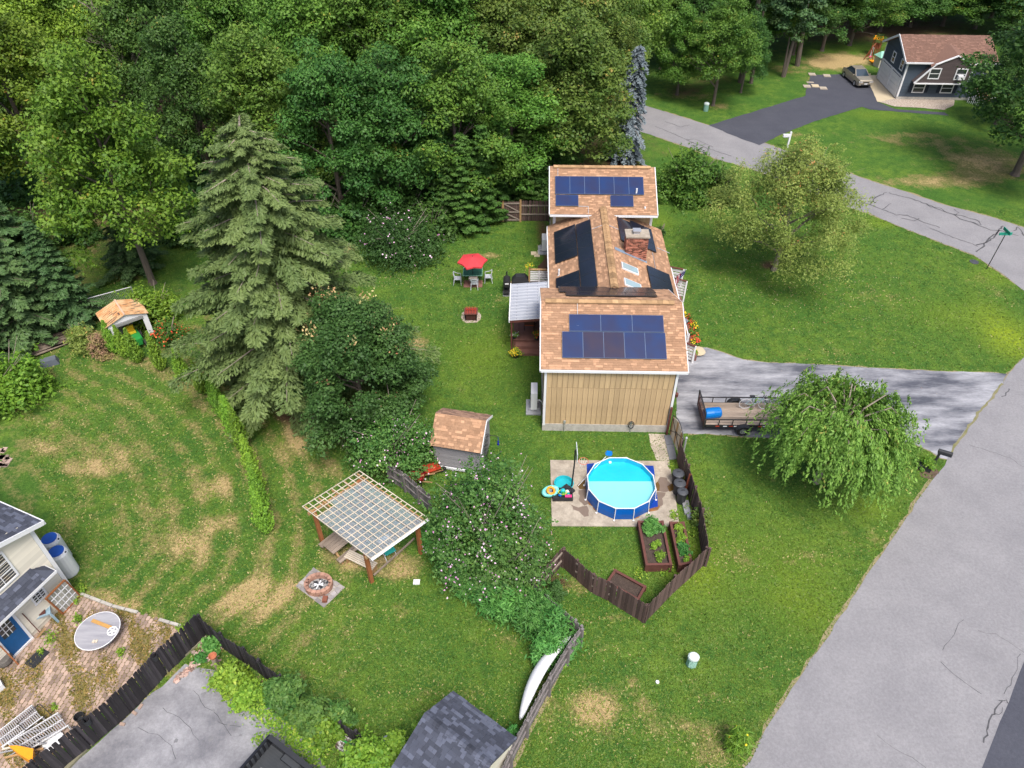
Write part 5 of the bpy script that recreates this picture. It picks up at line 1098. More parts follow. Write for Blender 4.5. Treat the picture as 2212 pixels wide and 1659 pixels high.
tag(obj('timber_pole', MB().beam((0,0,.08), P(895,1163,.1)-P(808,1245,0), .07, .07), M_plank, loc=P(808,1245)), 'long grey timber lying on the ground from the pergola post to the shrubs', 'timber')
ub = thing('folding_chair', 'green and white folding chair under the right side of the pergola', 'chair', P(842, 1200), .6)
obj('seat', MB().box(-.25,.25,-.22,.22,.4,.43), mat('teal_fabric', (.02,.3,.25)), ub); obj('backrest', MB().beam((0,.22,.42),(0,.4,.95),.5,.02,up=(0,1,0)), M_white, ub); obj('frame', MB().tube([(-.25,-.22,0),(-.25,.25,.5),(-.25,.4,.95)],.015).tube([(.25,-.22,0),(.25,.25,.5),(.25,.4,.95)],.015).tube([(-.25,.3,0),(-.25,-.2,.42)],.015).tube([(.25,.3,0),(.25,-.2,.42)],.015), M_white, ub)
tag(obj('square_cover', MB().box(-.14,.14,-.12,.12,0,.05), M_white, loc=P(900, 1258)), 'tiny white square lid on the lawn right of the pergola', 'lid')
# stone fire pit
fpb = [(639,1267),(700,1313),(745.5,1269),(678,1227)]; fp = thing('fire_pit', 'brick-rimmed stone fire pit on a square of flagstones', 'fire pit', P(690, 1268))
c0 = P(690, 1268); qd = [P(u, v)-c0 for u, v in fpb]; obj('flagstone_base', MB().prism([(p.x,p.y) for p in qd], 0, .03), mat('pad_mortar', (.34,.31,.27)), fp)
for i in range(6):
    for j in range(6):
        s0, t0 = (i+.08)/6, (j+.08)/6; s1, t1 = (i+.92)/6, (j+.92)/6
        f = lambda s, t: qd[0].lerp(qd[1], s).lerp(qd[3].lerp(qd[2], s), t); js = lambda: rnd.uniform(-.03,.03)
        pp = [f(s0+js(),t0+js()), f(s1+js(),t0+js()), f(s1+js(),t1+js()), f(s0+js(),t1+js())]; obj('flagstone', MB().prism([(p.x,p.y) for p in pp], .03, .05+rnd.random()*.02, rnd.random()), mat('flagstone', (.36,.33,.31), (.22,.21,.22), tint=.35, scale=4), fp)
M_pitb = mat('pit_brick', (.42,.25,.18), (.30,.16,.12), tint=.3, scale=5)
for lvl in range(2):
    for k in range(16):
        a = 2*math.pi*(k+.5*lvl)/16; x, y = .52*math.cos(a)*1.0, .44*math.sin(a); q = MB().box(-.10,.10,-.075,.075,0,.14,rnd.random()); obj('pit_brick', q, M_pitb, fp, (x, y, .05+lvl*.15), (0,0,math.atan2(.44*math.cos(a), -.52*math.sin(a))))
obj('ash', MB().lathe([(0,.1),(.45,.08)], 16), mat('ash', (.03,.035,.04), (.3,.3,.3), scale=9, contrast=4), fp)
for k in range(6): a = rnd.uniform(0, 3.1); obj('charred_log', MB().beam((-.2*math.cos(a), -.2*math.sin(a), .14), (.2*math.cos(a), .2*math.sin(a), .2), .05), M_blackp if k % 2 else M_white, fp)
tag(obj('pit_tongs', MB().box(-.1,.1,-.16,.1,0,.14), mat('rust_iron', (.22,.08,.05)), loc=P(703, 1295, .05)), 'small rusty iron grate stand beside the fire pit', 'stand')
# ---------------------------------------------------------------- parasol set
um = thing('parasol', 'open red hexagonal parasol over the glass garden table', 'parasol', P(1022, 606)); pz_ = 2.15; cu = P(1020.5, 562, pz_)-P(1022, 606)
can_ = MB(); top_ = Vector((cu.x, cu.y, pz_+.28)); rim = [Vector((cu.x+.98*math.cos(a), cu.y+.98*math.sin(a), pz_-.05)) for a in [R(10+60*k) for k in range(6)]]
for k in range(6):
    a, b_ = rim[k], rim[(k+1)%6]; mid = (a+b_)/2 - (a+b_)/2*0; mid = (a+b_)/2; mid = mid + (top_-mid)*.07 + Vector((0,0,.02)); can_.add([top_, a, mid, b_], [(0,1,2),(0,2,3)])
    can_.add([a, mid, b_, b_-Vector((0,0,.1)), mid-Vector((0,0,.1)), a-Vector((0,0,.1))], [(0,1,4,5),(1,2,3,4)])
obj('canopy', can_, M_red, um); obj('pole', MB().cyl((0,0,0), top_, .02, n=8), M_blackm, um); obj('finial', MB().lathe([(.03,0),(.03,.04),(0,.07)], 8, top_), M_blackm, um)
obj('parasol_base', MB().lathe([(.25,0),(.22,.06),(.05,.1)], 14), M_blackm, um)
gt_ = thing('garden_table', 'square glass-topped garden table with green rim under the red parasol', 'table', P(1022, 607)); M_tg = mat('green_glass', (.03,.11,.08), (.05,.14,.10), rough=.1, spec=.7)
obj('tabletop', MB().box(-.62,.62,-.45,.5,.70,.715), M_tg, gt_); M_grim = mat('pale_green_metal', (.25,.5,.35))
rr2 = MB(); 
for a, b_ in (((-.63,-.46,.71),(.63,-.46,.71)),((.63,-.46,.71),(.63,.51,.71)),((.63,.51,.71),(-.63,.51,.71)),((-.63,.51,.71),(-.63,-.46,.71))): rr2.cyl(a, b_, .022, n=6)
obj('table_rim', rr2, M_grim, gt_)
for x in (-.55,.55):
    for y in (-.38,.42): obj('leg', MB().cyl((x,y,0),(x*.9,y*.9,.7),.018,n=6), M_blackm, gt_)
tag(obj('parcel', MB().box(-.28,.28,-.12,.12,0,.05), M_batten, loc=P(1022, 601, .72)), 'tan tray lying on the green glass table', 'tray')
tag(obj('brick_pad', MB().box(-.62,.62,-.38,.42,0,.04), mat('brick_pad', (.28,.14,.11), (.2,.1,.08), scale=6), loc=P(1022, 614)), 'small red brick pad below the glass garden table', 'pad')
def plastic_chair(u, v, rz, lab):
    t = thing('plastic_chair', lab, 'chair', P(u, v), rz, 'plastic chairs round the garden table'); M_pl = mat('grey_white_plastic', (.50,.53,.58), rough=.5)
    obj('seat', MB().box(-.22,.22,-.22,.2,.40,.43), M_pl, t)
    bkm = MB(); 
    for k in range(6): a0, a1 = math.pi*k/6, math.pi*(k+1)/6; bkm.beam((-.25*math.cos(a0), .2+.06*math.sin(a0), .72+.12*math.sin(a0)), (-.25*math.cos(a1), .2+.06*math.sin(a1), .72+.12*math.sin(a1)), .03, .07)
    for x in (-.14,-.05,.05,.14): bkm.beam((x,.2,.42),(x*1.05,.25,.82),.05,.015,up=(0,1,0))
    obj('backrest', bkm, M_pl, t)
    for s in (-1, 1):
        obj('armrest', MB().tube([(s*.24,-.2,.60),(s*.26,.05,.64),(s*.25,.2,.72)], .022), M_pl, t)
        obj('leg', MB().cyl((s*.24,-.24,0),(s*.23,-.2,.62),.025,n=6), M_pl, t); obj('leg', MB().cyl((s*.24,.28,0),(s*.2,.2,.42),.025,n=6), M_pl, t)
plastic_chair(989, 612, R(90), 'white plastic chair left of the garden table'); plastic_chair(1055, 608, R(-90), 'white plastic chair right of the garden table')
plastic_chair(1025, 622, R(180), 'white plastic chair in front of the garden table, back towards the fire bowl'); plastic_chair(1023, 594, R(0), 'grey plastic chair behind the garden table under the parasol')
# fire bowl on pebbles
PRg = tag(sheet('pebble_ring', [(1018-22+0, 683),(1000,694),(1008,698),(1030,697),(1038,690),(1039,680),(1032,673),(1005,672),(998,676)], .006, M_gravel, .04, 55, .2), 'pale pebble circle under the dark fire box on the lawn', 'pebbles')
fb_ = thing('fire_box', 'square dark brown metal fire box with mesh sides on the pebbles', 'fire pit', P(1018, 687)); 
obj('body', MB().box(-.36,.36,-.3,.3,.08,.5), mat('brown_iron', (.045,.02,.018), (.08,.03,.025), rough=.6, scale=9), fb_); obj('rim', MB().box(-.42,.42,-.36,.36,.5,.54), M_brown, fb_)
for x in (-.33,.33):
    for y in (-.27,.27): obj('leg', MB().box(x-.03,x+.03,y-.03,y+.03,0,.5), M_blackm, fb_)
lid = MB(); 
for k in range(7): lid.beam((-.3+k*.1,-.28,.55),(-.3+k*.1,.28,.66),.03)
lid.beam((-.3,0,.66),(.3,0,.66),.03); obj('grate', lid, M_redw, fb_)
del PRg['kind']
# grills
sm = thing('smoker_grill', 'black barrel smoker with chimney left of the covered grill', 'grill', P(1095, 632)); obj('barrel', MB().cyl((0,-.35,.85),(0,.4,.85),.24,n=16), M_blackm, sm); obj('chimney', MB().cyl((0,.42,.9),(0,.42,1.35),.05), M_blackm, sm)
for x in (-.2,.2):
    for y in (-.3,.35): obj('leg', MB().box(x-.02,x+.02,y-.02,y+.02,0,.8), M_blackm, sm)
obj('shelf', MB().box(-.22,.22,-.5,.4,.25,.28), M_blackm, sm); obj('name_plate', MB().box(-.12,.12,-.362,-.352,.86,.96), M_white, sm); obj('valve_wheel', MB().torus((.28,-.1,.85),.08,.015,ax=Matrix.Rotation(R(90),3,'Y')), M_wood, sm); obj('ground_plate', MB().box(-.26,.26,-.45,.2,0,.02), M_alu, sm)
gc = thing('covered_grill', 'gas grill under a black fabric cover by the deck', 'grill', P(1124, 626)); obj('cover', MB().add([(-.6,-.3,.1),(.6,-.3,.1),(.6,.35,.1),(-.6,.35,.1),(-.58,-.28,.75),(.58,-.28,.75),(.58,.33,.75),(-.58,.33,.75),(-.3,-.2,1.12),(.3,-.2,1.12),(.3,.25,1.12),(-.3,.25,1.12)], [(0,1,5,4),(1,2,6,5),(2,3,7,6),(3,0,4,7),(4,5,9,8),(5,6,10,9),(6,7,11,10),(7,4,8,11),(8,9,10,11)]), M_blackp, gc)
obj('wheel', MB().cyl((-.45,-.31,.1),(-.45,-.25,.1),.1).cyl((.45,-.31,.1),(.45,-.25,.1),.1), M_rubber, gc)
tag(obj('wicker_panel', MB().box(-.4,.4,-.03,.03,0,.7), mat('wicker_tan', (.25,.17,.11)), loc=P(1140, 634)), 'low tan lattice box beside the covered grill', 'screen')
# canoe (tan) near rhododendron
def canoe(name, lab, a, b_, w_, h, m, inner=None, bend=0., flip=False, thw=None):
    a, b_ = Vector(a), Vector(b_); t = thing(name, lab, 'canoe', a); d = b_-a; u = d.normalized(); n = Vector((-u.y, u.x, 0)).normalized(); q = MB(); N_ = 16; Mx = 8
    for i in range(N_+1):
        s = i/N_; ww = w_/2*(math.sin(math.pi*(.03+.94*s))**.62); c = d*s + n*bend*math.sin(math.pi*s)
        for j in range(Mx+1):
            an = math.pi*j/Mx; q.v.append(tuple(c + n*ww*math.cos(an) + Vector((0,0,(1 if flip else -1)*h*math.sin(an) + .12*(2*s-1)**2*(-1 if flip else 1)))))
    for i in range(N_):
        for j in range(Mx): k = i*(Mx+1)+j; q.f.append((k, k+1, k+Mx+2, k+Mx+1)); q.t.append(.5)
    obj('hull', q, m, t, smooth=True); gw = MB()
    for sgn in (0, Mx):
        pts = [q.v[i*(Mx+1)+sgn] for i in range(N_+1)]; gw.tube(pts, .018, 5)
    obj('gunwale', gw, inner or m, t)
    for s in (thw or ()): i = int(s*N_); obj('thwart', MB().beam(q.v[i*(Mx+1)], q.v[i*(Mx+1)+Mx], .07, .02), M_batten, t)
    return t
canoe('canoe', 'tan overturned canoe half hidden behind the hemlock branches', P(712, 558, .4), P(768, 532, .4), .8, .35, mat('tan_hull', (.42,.32,.16)), flip=True)
# white canoe leaning on the grey fence: a long shallow hull lying on its side
wa, wb2 = P(1128, 1554, .75), P(1237, 1370, .85)
cvt = thing('canoe', 'long white canoe lying on its side against the weathered grey fence', 'canoe', (wa.x, wa.y, 0)); dd = wb2-wa; dd.z = 0; uu = dd.normalized(); nn_ = Vector((-uu.y, uu.x, 0)); q = MB(); KN, KM = 22, 9; ed = [[], []]
for i in range(KN+1):
    s = i/KN; f_ = (math.sin(math.pi*(.02+.96*s)))**.55; c = dd*s + nn_*(.20*math.sin(math.pi*s)**1.2 + .06) + Vector((0,0,.72))
    for j in range(KM+1):
        a = R(118 - 190*j/KM); p = c + nn_*(.35*f_*math.cos(a)) + Vector((0,0,.42*f_*math.sin(a))); q.v.append(tuple(p))
        if j in (0, KM): ed[j // KM].append(p)
for i in range(KN):
    for j in range(KM): k = i*(KM+1)+j; q.f.append((k, k+1, k+KM+2, k+KM+1)); q.t.append(.5)
obj('hull', q, mat('white_hull', (.74,.74,.77), rough=.35), cvt, smooth=True); gw = MB().tube(ed[0], .022, 5).tube(ed[1], .022, 5); obj('gunwale', gw, M_white, cvt)
for s in (.45, .62): i = int(s*KN); obj('thwart', MB().beam(ed[0][i], ed[1][i], .08, .025), M_batten, cvt)
# ---------------------------------------------------------------- sheds
def box_roof_shed(): pass
s0 = P(1040, 991); sE = [P(928, 962, 1.75), P(1039, 979.5, 1.75)]; sd = (sE[1]-sE[0]); SR = math.atan2(sd.y, sd.x)
# local frame: x along the long wall, y away
shd = thing('garden_shed', 'small garden shed with tan shingle roof and grey siding', 'shed', Vector((sE[0].x, sE[0].y, 0)), SR); SM = (Matrix.Translation((sE[0].x, sE[0].y, 0)) @ Matrix.Rotation(SR, 4, 'Z')).inverted(); LS_ = sd.length
kb = [SM @ P(933, 889.5, 2.75), SM @ P(1053, 909.5, 2.75)]; kt = [SM @ P(955.5, 871, 2.55), SM @ P(1070.5, 888, 2.55)]
yk, yt = (kb[0].y+kb[1].y)/2, (kt[0].y+kt[1].y)/2
FS1 = frame((-.0,0,1.75), (1,0,0), (0,yk,1.0)); S1 = math.hypot(yk, 1.0)
roof_plane(shd, FS1, 0, LS_, S1, 41, False, .13, M_shingle, under=.05)
FS2 = frame((0,yk+1.1,2.05), (1,0,0), (0,-1.1,.7)); roof_plane(shd, FS2, 0, LS_, math.hypot(1.1,.7), 42, False, .13, mat('weathered_shingle', (.30,.18,.12), (.20,.13,.10), tint=.4, scale=3), under=.05)
D_ = yk+1.1
obj('wall', MB().prism([(.12,.2),(LS_-.12,.2),(LS_-.12,D_-.12),(.12,D_-.12)], .15, 1.72), M_greyvin, shd)
for x in (.12, LS_-.12): obj('gable_wall', MB().add([(x,.12,1.7),(x,D_-.12,1.7),(x,D_-.12,2.0),(x,yk,2.7)], [(0,1,2,3)]), M_greyvin, shd)
sl2 = MB()
for k in range(9): sl2.box(.12, LS_-.12, .178, .198, .3+k*.155, .44+k*.155, rnd.random())
obj('lap_siding', sl2, M_greyvin, shd); obj('skid_vents', MB().box(.2, LS_-.3, .1, .16, .12, .24), M_white, shd)
obj('rake_board', MB().beam((LS_+.01,0,1.70),(LS_+.01,yk,2.72),.03,.12).beam((LS_+.01,yk,2.72),(LS_+.01,D_,2.0),.03,.12), M_white, shd)
tr3 = thing('trellis', 'black wrought iron trellis on the shed end wall', 'trellis', shd.matrix_basis @ Vector((LS_+.1, .9, 0)) if False else (Matrix.Translation((sE[0].x, sE[0].y, 0)) @ Matrix.Rotation(SR, 4, 'Z')) @ Vector((LS_+.02, .55, 0)), SR); q = MB()
for k in range(4): q.tube([(0,.25*k,.3),(0.0,.25*k,1.7+.25*math.sin(k))], .012)
for k in range(5): q.tube([(0,0,.5+.27*k),(0,.75,.62+.27*k)], .01)
obj('iron_bars', q, M_blackm, tr3)
wc_ = thing('wind_chime', 'iron bracket with a hanging blue glass chime on the shed corner', 'wind chime', (Matrix.Translation((sE[0].x, sE[0].y, 0)) @ Matrix.Rotation(SR, 4, 'Z')) @ Vector((LS_+.05, yk*.6, 2.3)), SR)
obj('bracket', MB().tube([(0,0,0),(.45,.0,.0),(.62,0,-.03)], .015).torus((.12,0,.04),.06,.008,ax=AX).tube([(0,0,-.2),(.3,0,0)],.01), M_blackm, wc_); obj('glass_ball', MB().lathe([(0,-.62),(.06,-.56),(.05,-.46),(.02,-.42),(.05,-.34),(.02,-.28),(.01,-.05)], 10, (.62,0,0)), mat('cobalt_glass', (.01,.02,.25), rough=.1), wc_)
def wheelbarrow(loc, rz, lab, m):
    t = thing('wheelbarrow', lab, 'wheelbarrow', loc, rz)
    q = MB(); a = [(-.42,-.3,.62),(.42,-.24,.56),(.42,.24,.56),(-.42,.3,.62)]; b_ = [(-.22,-.18,.32),(.2,-.14,.32),(.2,.14,.32),(-.22,.18,.32)]
    q.add(a+b_, [(0,1,5,4),(1,2,6,5),(2,3,7,6),(3,0,4,7),(4,5,6,7)]); obj('tray', q, m, t)
    for s in (-1, 1): obj('handle', MB().beam((.55,s*.1,.25),(-.85,s*.28,.55),.04), M_wood, t); obj('leg', MB().beam((-.25,s*.2,.3),(-.3,s*.22,0),.03), M_blackm, t)
    obj('wheel', MB().torus((.55,0,.19),.15,.045,16,6,ax=AX), M_rubber, t); return t
wheelbarrow(P(934, 1027), R(25), 'orange-red wheelbarrow below the garden shed', M_redw)
wheelbarrow(P(902, 1044), R(170), 'second red wheelbarrow half hidden behind the grey fence', mat('deep_red', (.4,.02,.03)))
# rusty metal shed with mower
mc = [P(216,672,1.9), P(229,707,1.9), P(316,676,1.9), P(307,641,1.9), P(260,650,2.35), P(277,678,2.35)]; c0 = Vector((mc[1].x, mc[1].y, 0)); fx = (mc[2]-mc[1]); MR = math.atan2(fx.y, fx.x); MMi = (Matrix.Translation(c0) @ Matrix.Rotation(MR, 4, 'Z')).inverted(); LM = fx.length; DM = 1.9
ms = thing('metal_shed', 'white metal shed with rusty peeling roof and open doorway', 'shed', c0, MR)
M_rust = mat('peeling_rust_roof', (.48,.24,.10), (.60,.42,.24), scale=1.6, contrast=2, rough=.8, stretch=(1,1,1)); M_peel = mat('bare_metal_patch', (.07,.06,.065), rough=.7)
rq = MB(); W2 = LM/2; N_ = 10
for i in range(N_):
    y0, y1 = DM*i/N_, DM*(i+1)/N_; b0 = .03*(i % 2)
    rq.add([(-.1,y0-.1,1.9),(W2,y0-.1,2.32+.0),(W2,y1-.1,2.32),(-.1,y1-.1,1.9+.0)], [(0,1,2,3)], .4+.02*i); rq.add([(W2,y0-.1,2.32),(LM+.1,y0-.1,1.9),(LM+.1,y1-.1,1.9),(W2,y1-.1,2.32)], [(0,1,2,3)], .5)
    rq.box(-.1, W2, y0-.11, y0-.09, 1.9, 1.9) if False else rq.beam((-.1,y0-.1,1.915),(W2,y0-.1,2.335),.02,.03).beam((W2,y0-.1,2.335),(LM+.1,y0-.1,1.915),.02,.03)
obj('roof', rq, M_rust, ms)
pe = MB()
for k in range(26):
    x = rnd.uniform(0, W2*.95) if rnd.random() < .75 else rnd.uniform(W2*1.05, LM*.9); y = rnd.uniform(0, DM-.4); l = rnd.uniform(.15, .5); z = lambda x: 1.9+.42*(min(x, LM-x)+.1)/(W2+.1)+.012; dx = rnd.uniform(.03,.07)
    pe.add([(x,y,z(x)),(x+dx,y+.04,z(x+dx)),(x+l+dx,y+.10,z(x+l+dx)),(x+l,y+.03,z(x+l))] if x+l < W2 or x > W2 else [(x,y,z(x)),(x+dx,y,z(x+dx)),(x+dx,y+.3,z(x+dx)),(x,y+.3,z(x))], [(0,1,2,3)])
obj('peeled_patches', pe, M_peel, ms, kind='stuff'); obj('ridge_trim', MB().beam((W2,-.12,2.35),(W2,DM-.1,2.35),.1,.03), mat('ridge_tan', (.6,.42,.3)), ms)
wm = MB().box(0,.05,0,DM-.2,0,1.88).box(LM-.05,LM,0,DM-.2,0,1.88).box(.05,LM-.05,DM-.25,DM-.2,0,1.88).box(.05,.38,0,.04,0,1.88).box(LM-.3,LM-.05,0,.04,0,1.88).add([(0,0,1.86),(LM,0,1.86),(W2,0,2.28)], [(0,1,2)]); 
for k in range(12): wm.box(.0,.38,-.02,-.002,.1+k*.14,.2+k*.14)
obj('wall', wm, M_white, ms); obj('door_track', MB().box(.3,LM-.25,-.05,-.01,1.66,1.84), M_alu, ms)
lm = thing('lawn_mower', 'green riding mower with yellow seat parked in the metal shed', 'mower', (Matrix.Translation(c0) @ Matrix.Rotation(MR, 4, 'Z')) @ Vector((W2+.05, .25, 0)), MR)
obj('body', MB().box(-.35,.35,-.5,.6,.3,.6).box(-.25,.25,-.75,-.2,.3,.72), M_green, lm); obj('seat', MB().box(-.22,.22,.15,.55,.62,.72).box(-.22,.22,.48,.58,.72,1.0), M_yel, lm)
for x in (-.4,.4): obj('wheel', MB().cyl((x-.07,-.55,.2),(x+.07,-.55,.2),.2,n=14).cyl((x-.09,.4,.28),(x+.09,.4,.28),.28,n=14), M_rubber, lm)
# dark gambrel shed at the bottom
e0, r0, r1 = P(973,1489,1.95), P(917,1541,2.75), P(1054,1647,2.75); dv = (r1-r0); dv.z = 0; GR = math.atan2(dv.y, dv.x); GMi = (Matrix.Translation((r0.x, r0.y, 0)) @ Matrix.Rotation(GR, 4, 'Z')).inverted(); le = GMi @ e0; ln = GMi @ P(1112,1590,1.95); l3 = GMi @ P(860,1652,1.9)
gs = thing('garden_shed', 'cream shed with charcoal shingle roof at the bottom edge', 'shed', (r0.x, r0.y, 0), GR); GL = (ln.x+ (GMi @ r1).x)/2 - 0; GL = ln.x - le.x + .0; yR = le.y; yL = min(-1.6, l3.y)
x0_ = (le.x)*.5
FG1 = frame((le.x*.0, yR, 1.95), (1,0,0), (0,-yR,.8)); roof_plane(gs, FG1, 0, GL, math.hypot(yR,.8), 51, False, .14, M_dshingle, under=.05)
FG2 = frame((0, -1.75, 1.95), (1,0,0), (0,1.75,.8)); roof_plane(gs, FG2, 0, GL, math.hypot(1.75,.8), 52, False, .14, M_dshingle, under=.05)
cpm = MB(); n = int(GL/.14)
for k in range(n): x = k*.14; cpm.add([(x,-.15,2.70),(x,0,2.785+.012),(x,.15,2.70),(x+.15,-.15,2.69),(x+.15,0,2.775),(x+.15,.15,2.69)], [(0,1,4,3),(1,2,5,4)], rnd.random()); cpm.box(x-.004, x+.004, -.14, .14, 2.70, 2.712)
obj('ridge_caps', cpm, M_dshingle, gs, kind='stuff')
obj('wall', MB().prism([(.08,-1.6),(GL-.12,-1.6),(GL-.12,yR-.12),(.08,yR-.12)], 0, 1.92), M_vinyl, gs); obj('gable_wall', MB().add([(GL-.12,-1.6,1.9),(GL-.12,yR-.12,1.9),(GL-.12,0,2.68),(.08,-1.6,1.9),(.08,yR-.12,1.9),(.08,0,2.68)], [(0,1,2),(3,5,4)]), M_vinyl, gs)
# ---------------------------------------------------------------- paver patio lower left
pat = [(160,1287),(175,1284),(245,1312),(312,1329),(392,1355),(400,1372),(330,1425),(250,1510),(150,1600),(60,1675),(-160,1740),(-160,1520),(25,1420)]
patio = sheet('patio', pat, .006, mat('mossy_joint', (.13,.11,.05), (.24,.19,.09), scale=1.5, contrast=1.6, rough=1, world=True), .04, 60)
pw_ = [tuple(p.xy) for p in W(pat, 0)]
def inside(x, y, poly):
    c = False; n = len(poly)
    for i in range(n):
        x1, y1 = poly[i]; x2, y2 = poly[(i+1) % n]
        if (y1 > y) != (y2 > y) and x < (x2-x1)*(y-y1)/(y2-y1)+x1: c = not c
    return c
ca, sa = math.cos(CR+.28), math.sin(CR+.28); PV = []; g = random.Random(5)
bx0, bx1 = min(p[0] for p in pw_), max(p[0] for p in pw_); by0_, by1_ = min(p[1] for p in pw_), max(p[1] for p in pw_)
def moss(x, y): return math.sin(x*2.1+1)*math.sin(y*1.7+.5) + .6*math.sin(x*4.3+y*3.1) + g.uniform(-.35,.35)
for i in range(-90, 90):
    for j in range(-90, 90):
        lx, ly = i*.205 + (j % 2)*.10, j*.165; x, y = -15+lx*ca-ly*sa, 13+lx*sa+ly*ca
        if inside(x, y, pw_) and moss(x, y) < .62: PV.append((x, y))
pvm = []
for k in range(8):
    a, b_ = .092+.006*(k % 3), .072+.004*(k % 2); q = MB(); pts = [(-a,-b_*.5),(-a*.6,-b_),(a*.6,-b_),(a,-b_*.5),(a,b_*.5),(a*.6,b_),(-a*.6,b_),(-a,b_*.5)]
    q.prism([(px_+g.uniform(-.006,.006), py_+g.uniform(-.006,.006)) for px_, py_ in pts], -.03, .014, k/7); me = q.mesh('paver'); me.materials.append(M_paver); pvm.append(me)
PV.sort(key=lambda p: math.dist((0,0,CH), (p[0], p[1], 0)) + (9 if P(0,1659).x*0 + (p[0] < -17.5) else 0))
st_m = MB()
for k, (x, y) in enumerate(PV):
    i = g.randrange(8); z = .006+g.uniform(-.002,.006); an = math.atan2(sa, ca)+g.uniform(-.08,.08)
    if k < 300:
        o = bpy.data.objects.new('paver', pvm[i]); COL.objects.link(o); o.parent = patio; o.location = (x, y, z); o.rotation_euler = (0, 0, an)
    else:
        me = pvm[i]; c_, s_ = math.cos(an), math.sin(an); b0 = len(st_m.v)
        st_m.add([(x+v.co.x*c_-v.co.y*s_, y+v.co.x*s_+v.co.y*c_, z+v.co.z) for v in me.vertices], [tuple(p.vertices) for p in me.polygons], i/7)
obj('pavers', st_m, M_paver, patio, kind='stuff')
# moss and weed tufts growing over the joints
RS.seed(77); n = 9000; cxy = np.array([(rnd.uniform(bx0, bx1), rnd.uniform(by0_, by1_)) for _ in range(n*4)]); keep = [i for i in range(len(cxy)) if inside(cxy[i][0], cxy[i][1], pw_) and moss(cxy[i][0], cxy[i][1]) > .12][:n]
pp = np.array([[cxy[i][0], cxy[i][1], .03+rnd.random()*.03] for i in keep]); L_moss = leafmat('moss_tuft_leaf', (.10,.11,.02), (.26,.20,.06), (.34,.22,.08), amt=.3)
mo = bpy.data.objects.new('joint_moss', leaf_mesh('joint_moss', pp, np.tile([0,0,1.], (len(pp),1))+RS.normal(size=(len(pp),3))*.5, RS.uniform(.05,.13,len(pp)), RS.rand(len(pp)))); mo.data.materials.append(L_moss); COL.objects.link(mo); mo['kind'] = 'stuff'
cb_ = MB(); 
for pts in ([(172,1283),(245,1311),(300,1325)], [(345,1340),(392,1354)]):
    w_ = W(pts, 0)
    for a, b_ in zip(w_[:-1], w_[1:]):
        n = int((b_-a).length/.5)
        for k in range(n): cb_.beam(a.lerp(b_, k/n)+Vector((0,0,.05)), a.lerp(b_, (k+.94)/n)+Vector((0,0,.05)), .12, .1, rnd.random())
obj('edging_stones', cb_, M_found, kind='structure')
# timber edge and bricks along the foot of the black fence
tmb = MB(); w_ = W([(446,1376),(372,1440),(300,1508),(215,1590),(140,1668)], 0)
for a, b_ in zip(w_[:-1], w_[1:]): tmb.beam(a+Vector((0,0,.06)), b_+Vector((0,0,.06)), .14, .12, rnd.random())
obj('edging_timber', tmb, mat('mossy_timber', (.26,.24,.16), (.16,.16,.10), scale=2.5, tint=.2), kind='structure')
for k, (u, v) in enumerate(((351,1462),(220,1586),(304,1527),(265,1565),(291,1541))):
    lab = ['orange brick standing against the black fence near the vines','orange brick standing at the lower end of the black fence','pale brick lying on the asphalt edge, nearest the fence middle','tan broken brick lying lowest along the asphalt edge','small brick chip between the two tan bricks'][k]
    tag(obj('brick', MB().box(-.05,.05,-.1,.1,0,.06 if k > 1 else .2), M_terra if k < 2 else M_paver, loc=P(u, v, .01), rot=(0, 0, rnd.uniform(0, 3))), lab, 'brick')
# round table with plank and wheel
rt = thing('round_table', 'large round weathered table on the paver patio', 'table', P(216, 1385)); c = P(210.5, 1362, .72)-P(216, 1385); c.z = 0
rt.location = P(210.5, 1362, .72) - Vector((0, 0, .72)); obj('tabletop', MB().cyl((0,0,.69),(0,0,.72),.83,n=40), mat('weathered_tabletop', (.35,.35,.375), (.24,.24,.27), scale=1.2, stretch=(.5,4,1), contrast=1.6, bump=.2, bs=12), rt); obj('rim', MB().torus((0,0,.71),.835,.018,40,6), M_white, rt); obj('pedestal', MB().cyl((0,0,0),(0,0,.69),.09), M_alu, rt); obj('foot', MB().cyl((0,0,0),(0,0,.05),.38,n=16), M_alu, rt)
a, b_ = P(199,1340,.74), P(240,1356,.74); tag(obj('plank', MB().beam((0,0,0), b_-a, .14, .03), mat('ochre_plank', (.50,.29,.09), (.40,.22,.07)), loc=a), 'long tan plank lying on the round weathered table', 'plank')
wl_ = thing('wheel_rim', 'white spoked wheel rim lying on the round table', 'wheel', P(243, 1363, .75)); q = MB().torus((0,0,0),.18,.03,24,6).cyl((0,0,-.02),(0,0,.03),.05)
for k in range(5): a = 2*math.pi*k/5; q.beam((0,0,0),(.18*math.cos(a),.18*math.sin(a),0),.05,.02)
obj('rim', q, M_white, wl_); tag(obj('small_block', MB().box(-.09,.0,-.06,.06,0,.03).box(.02,.1,-.05,.07,0,.03), M_batten, loc=P(205,1386,.73)), 'two little wood offcuts at the near rim of the round table', 'offcuts')
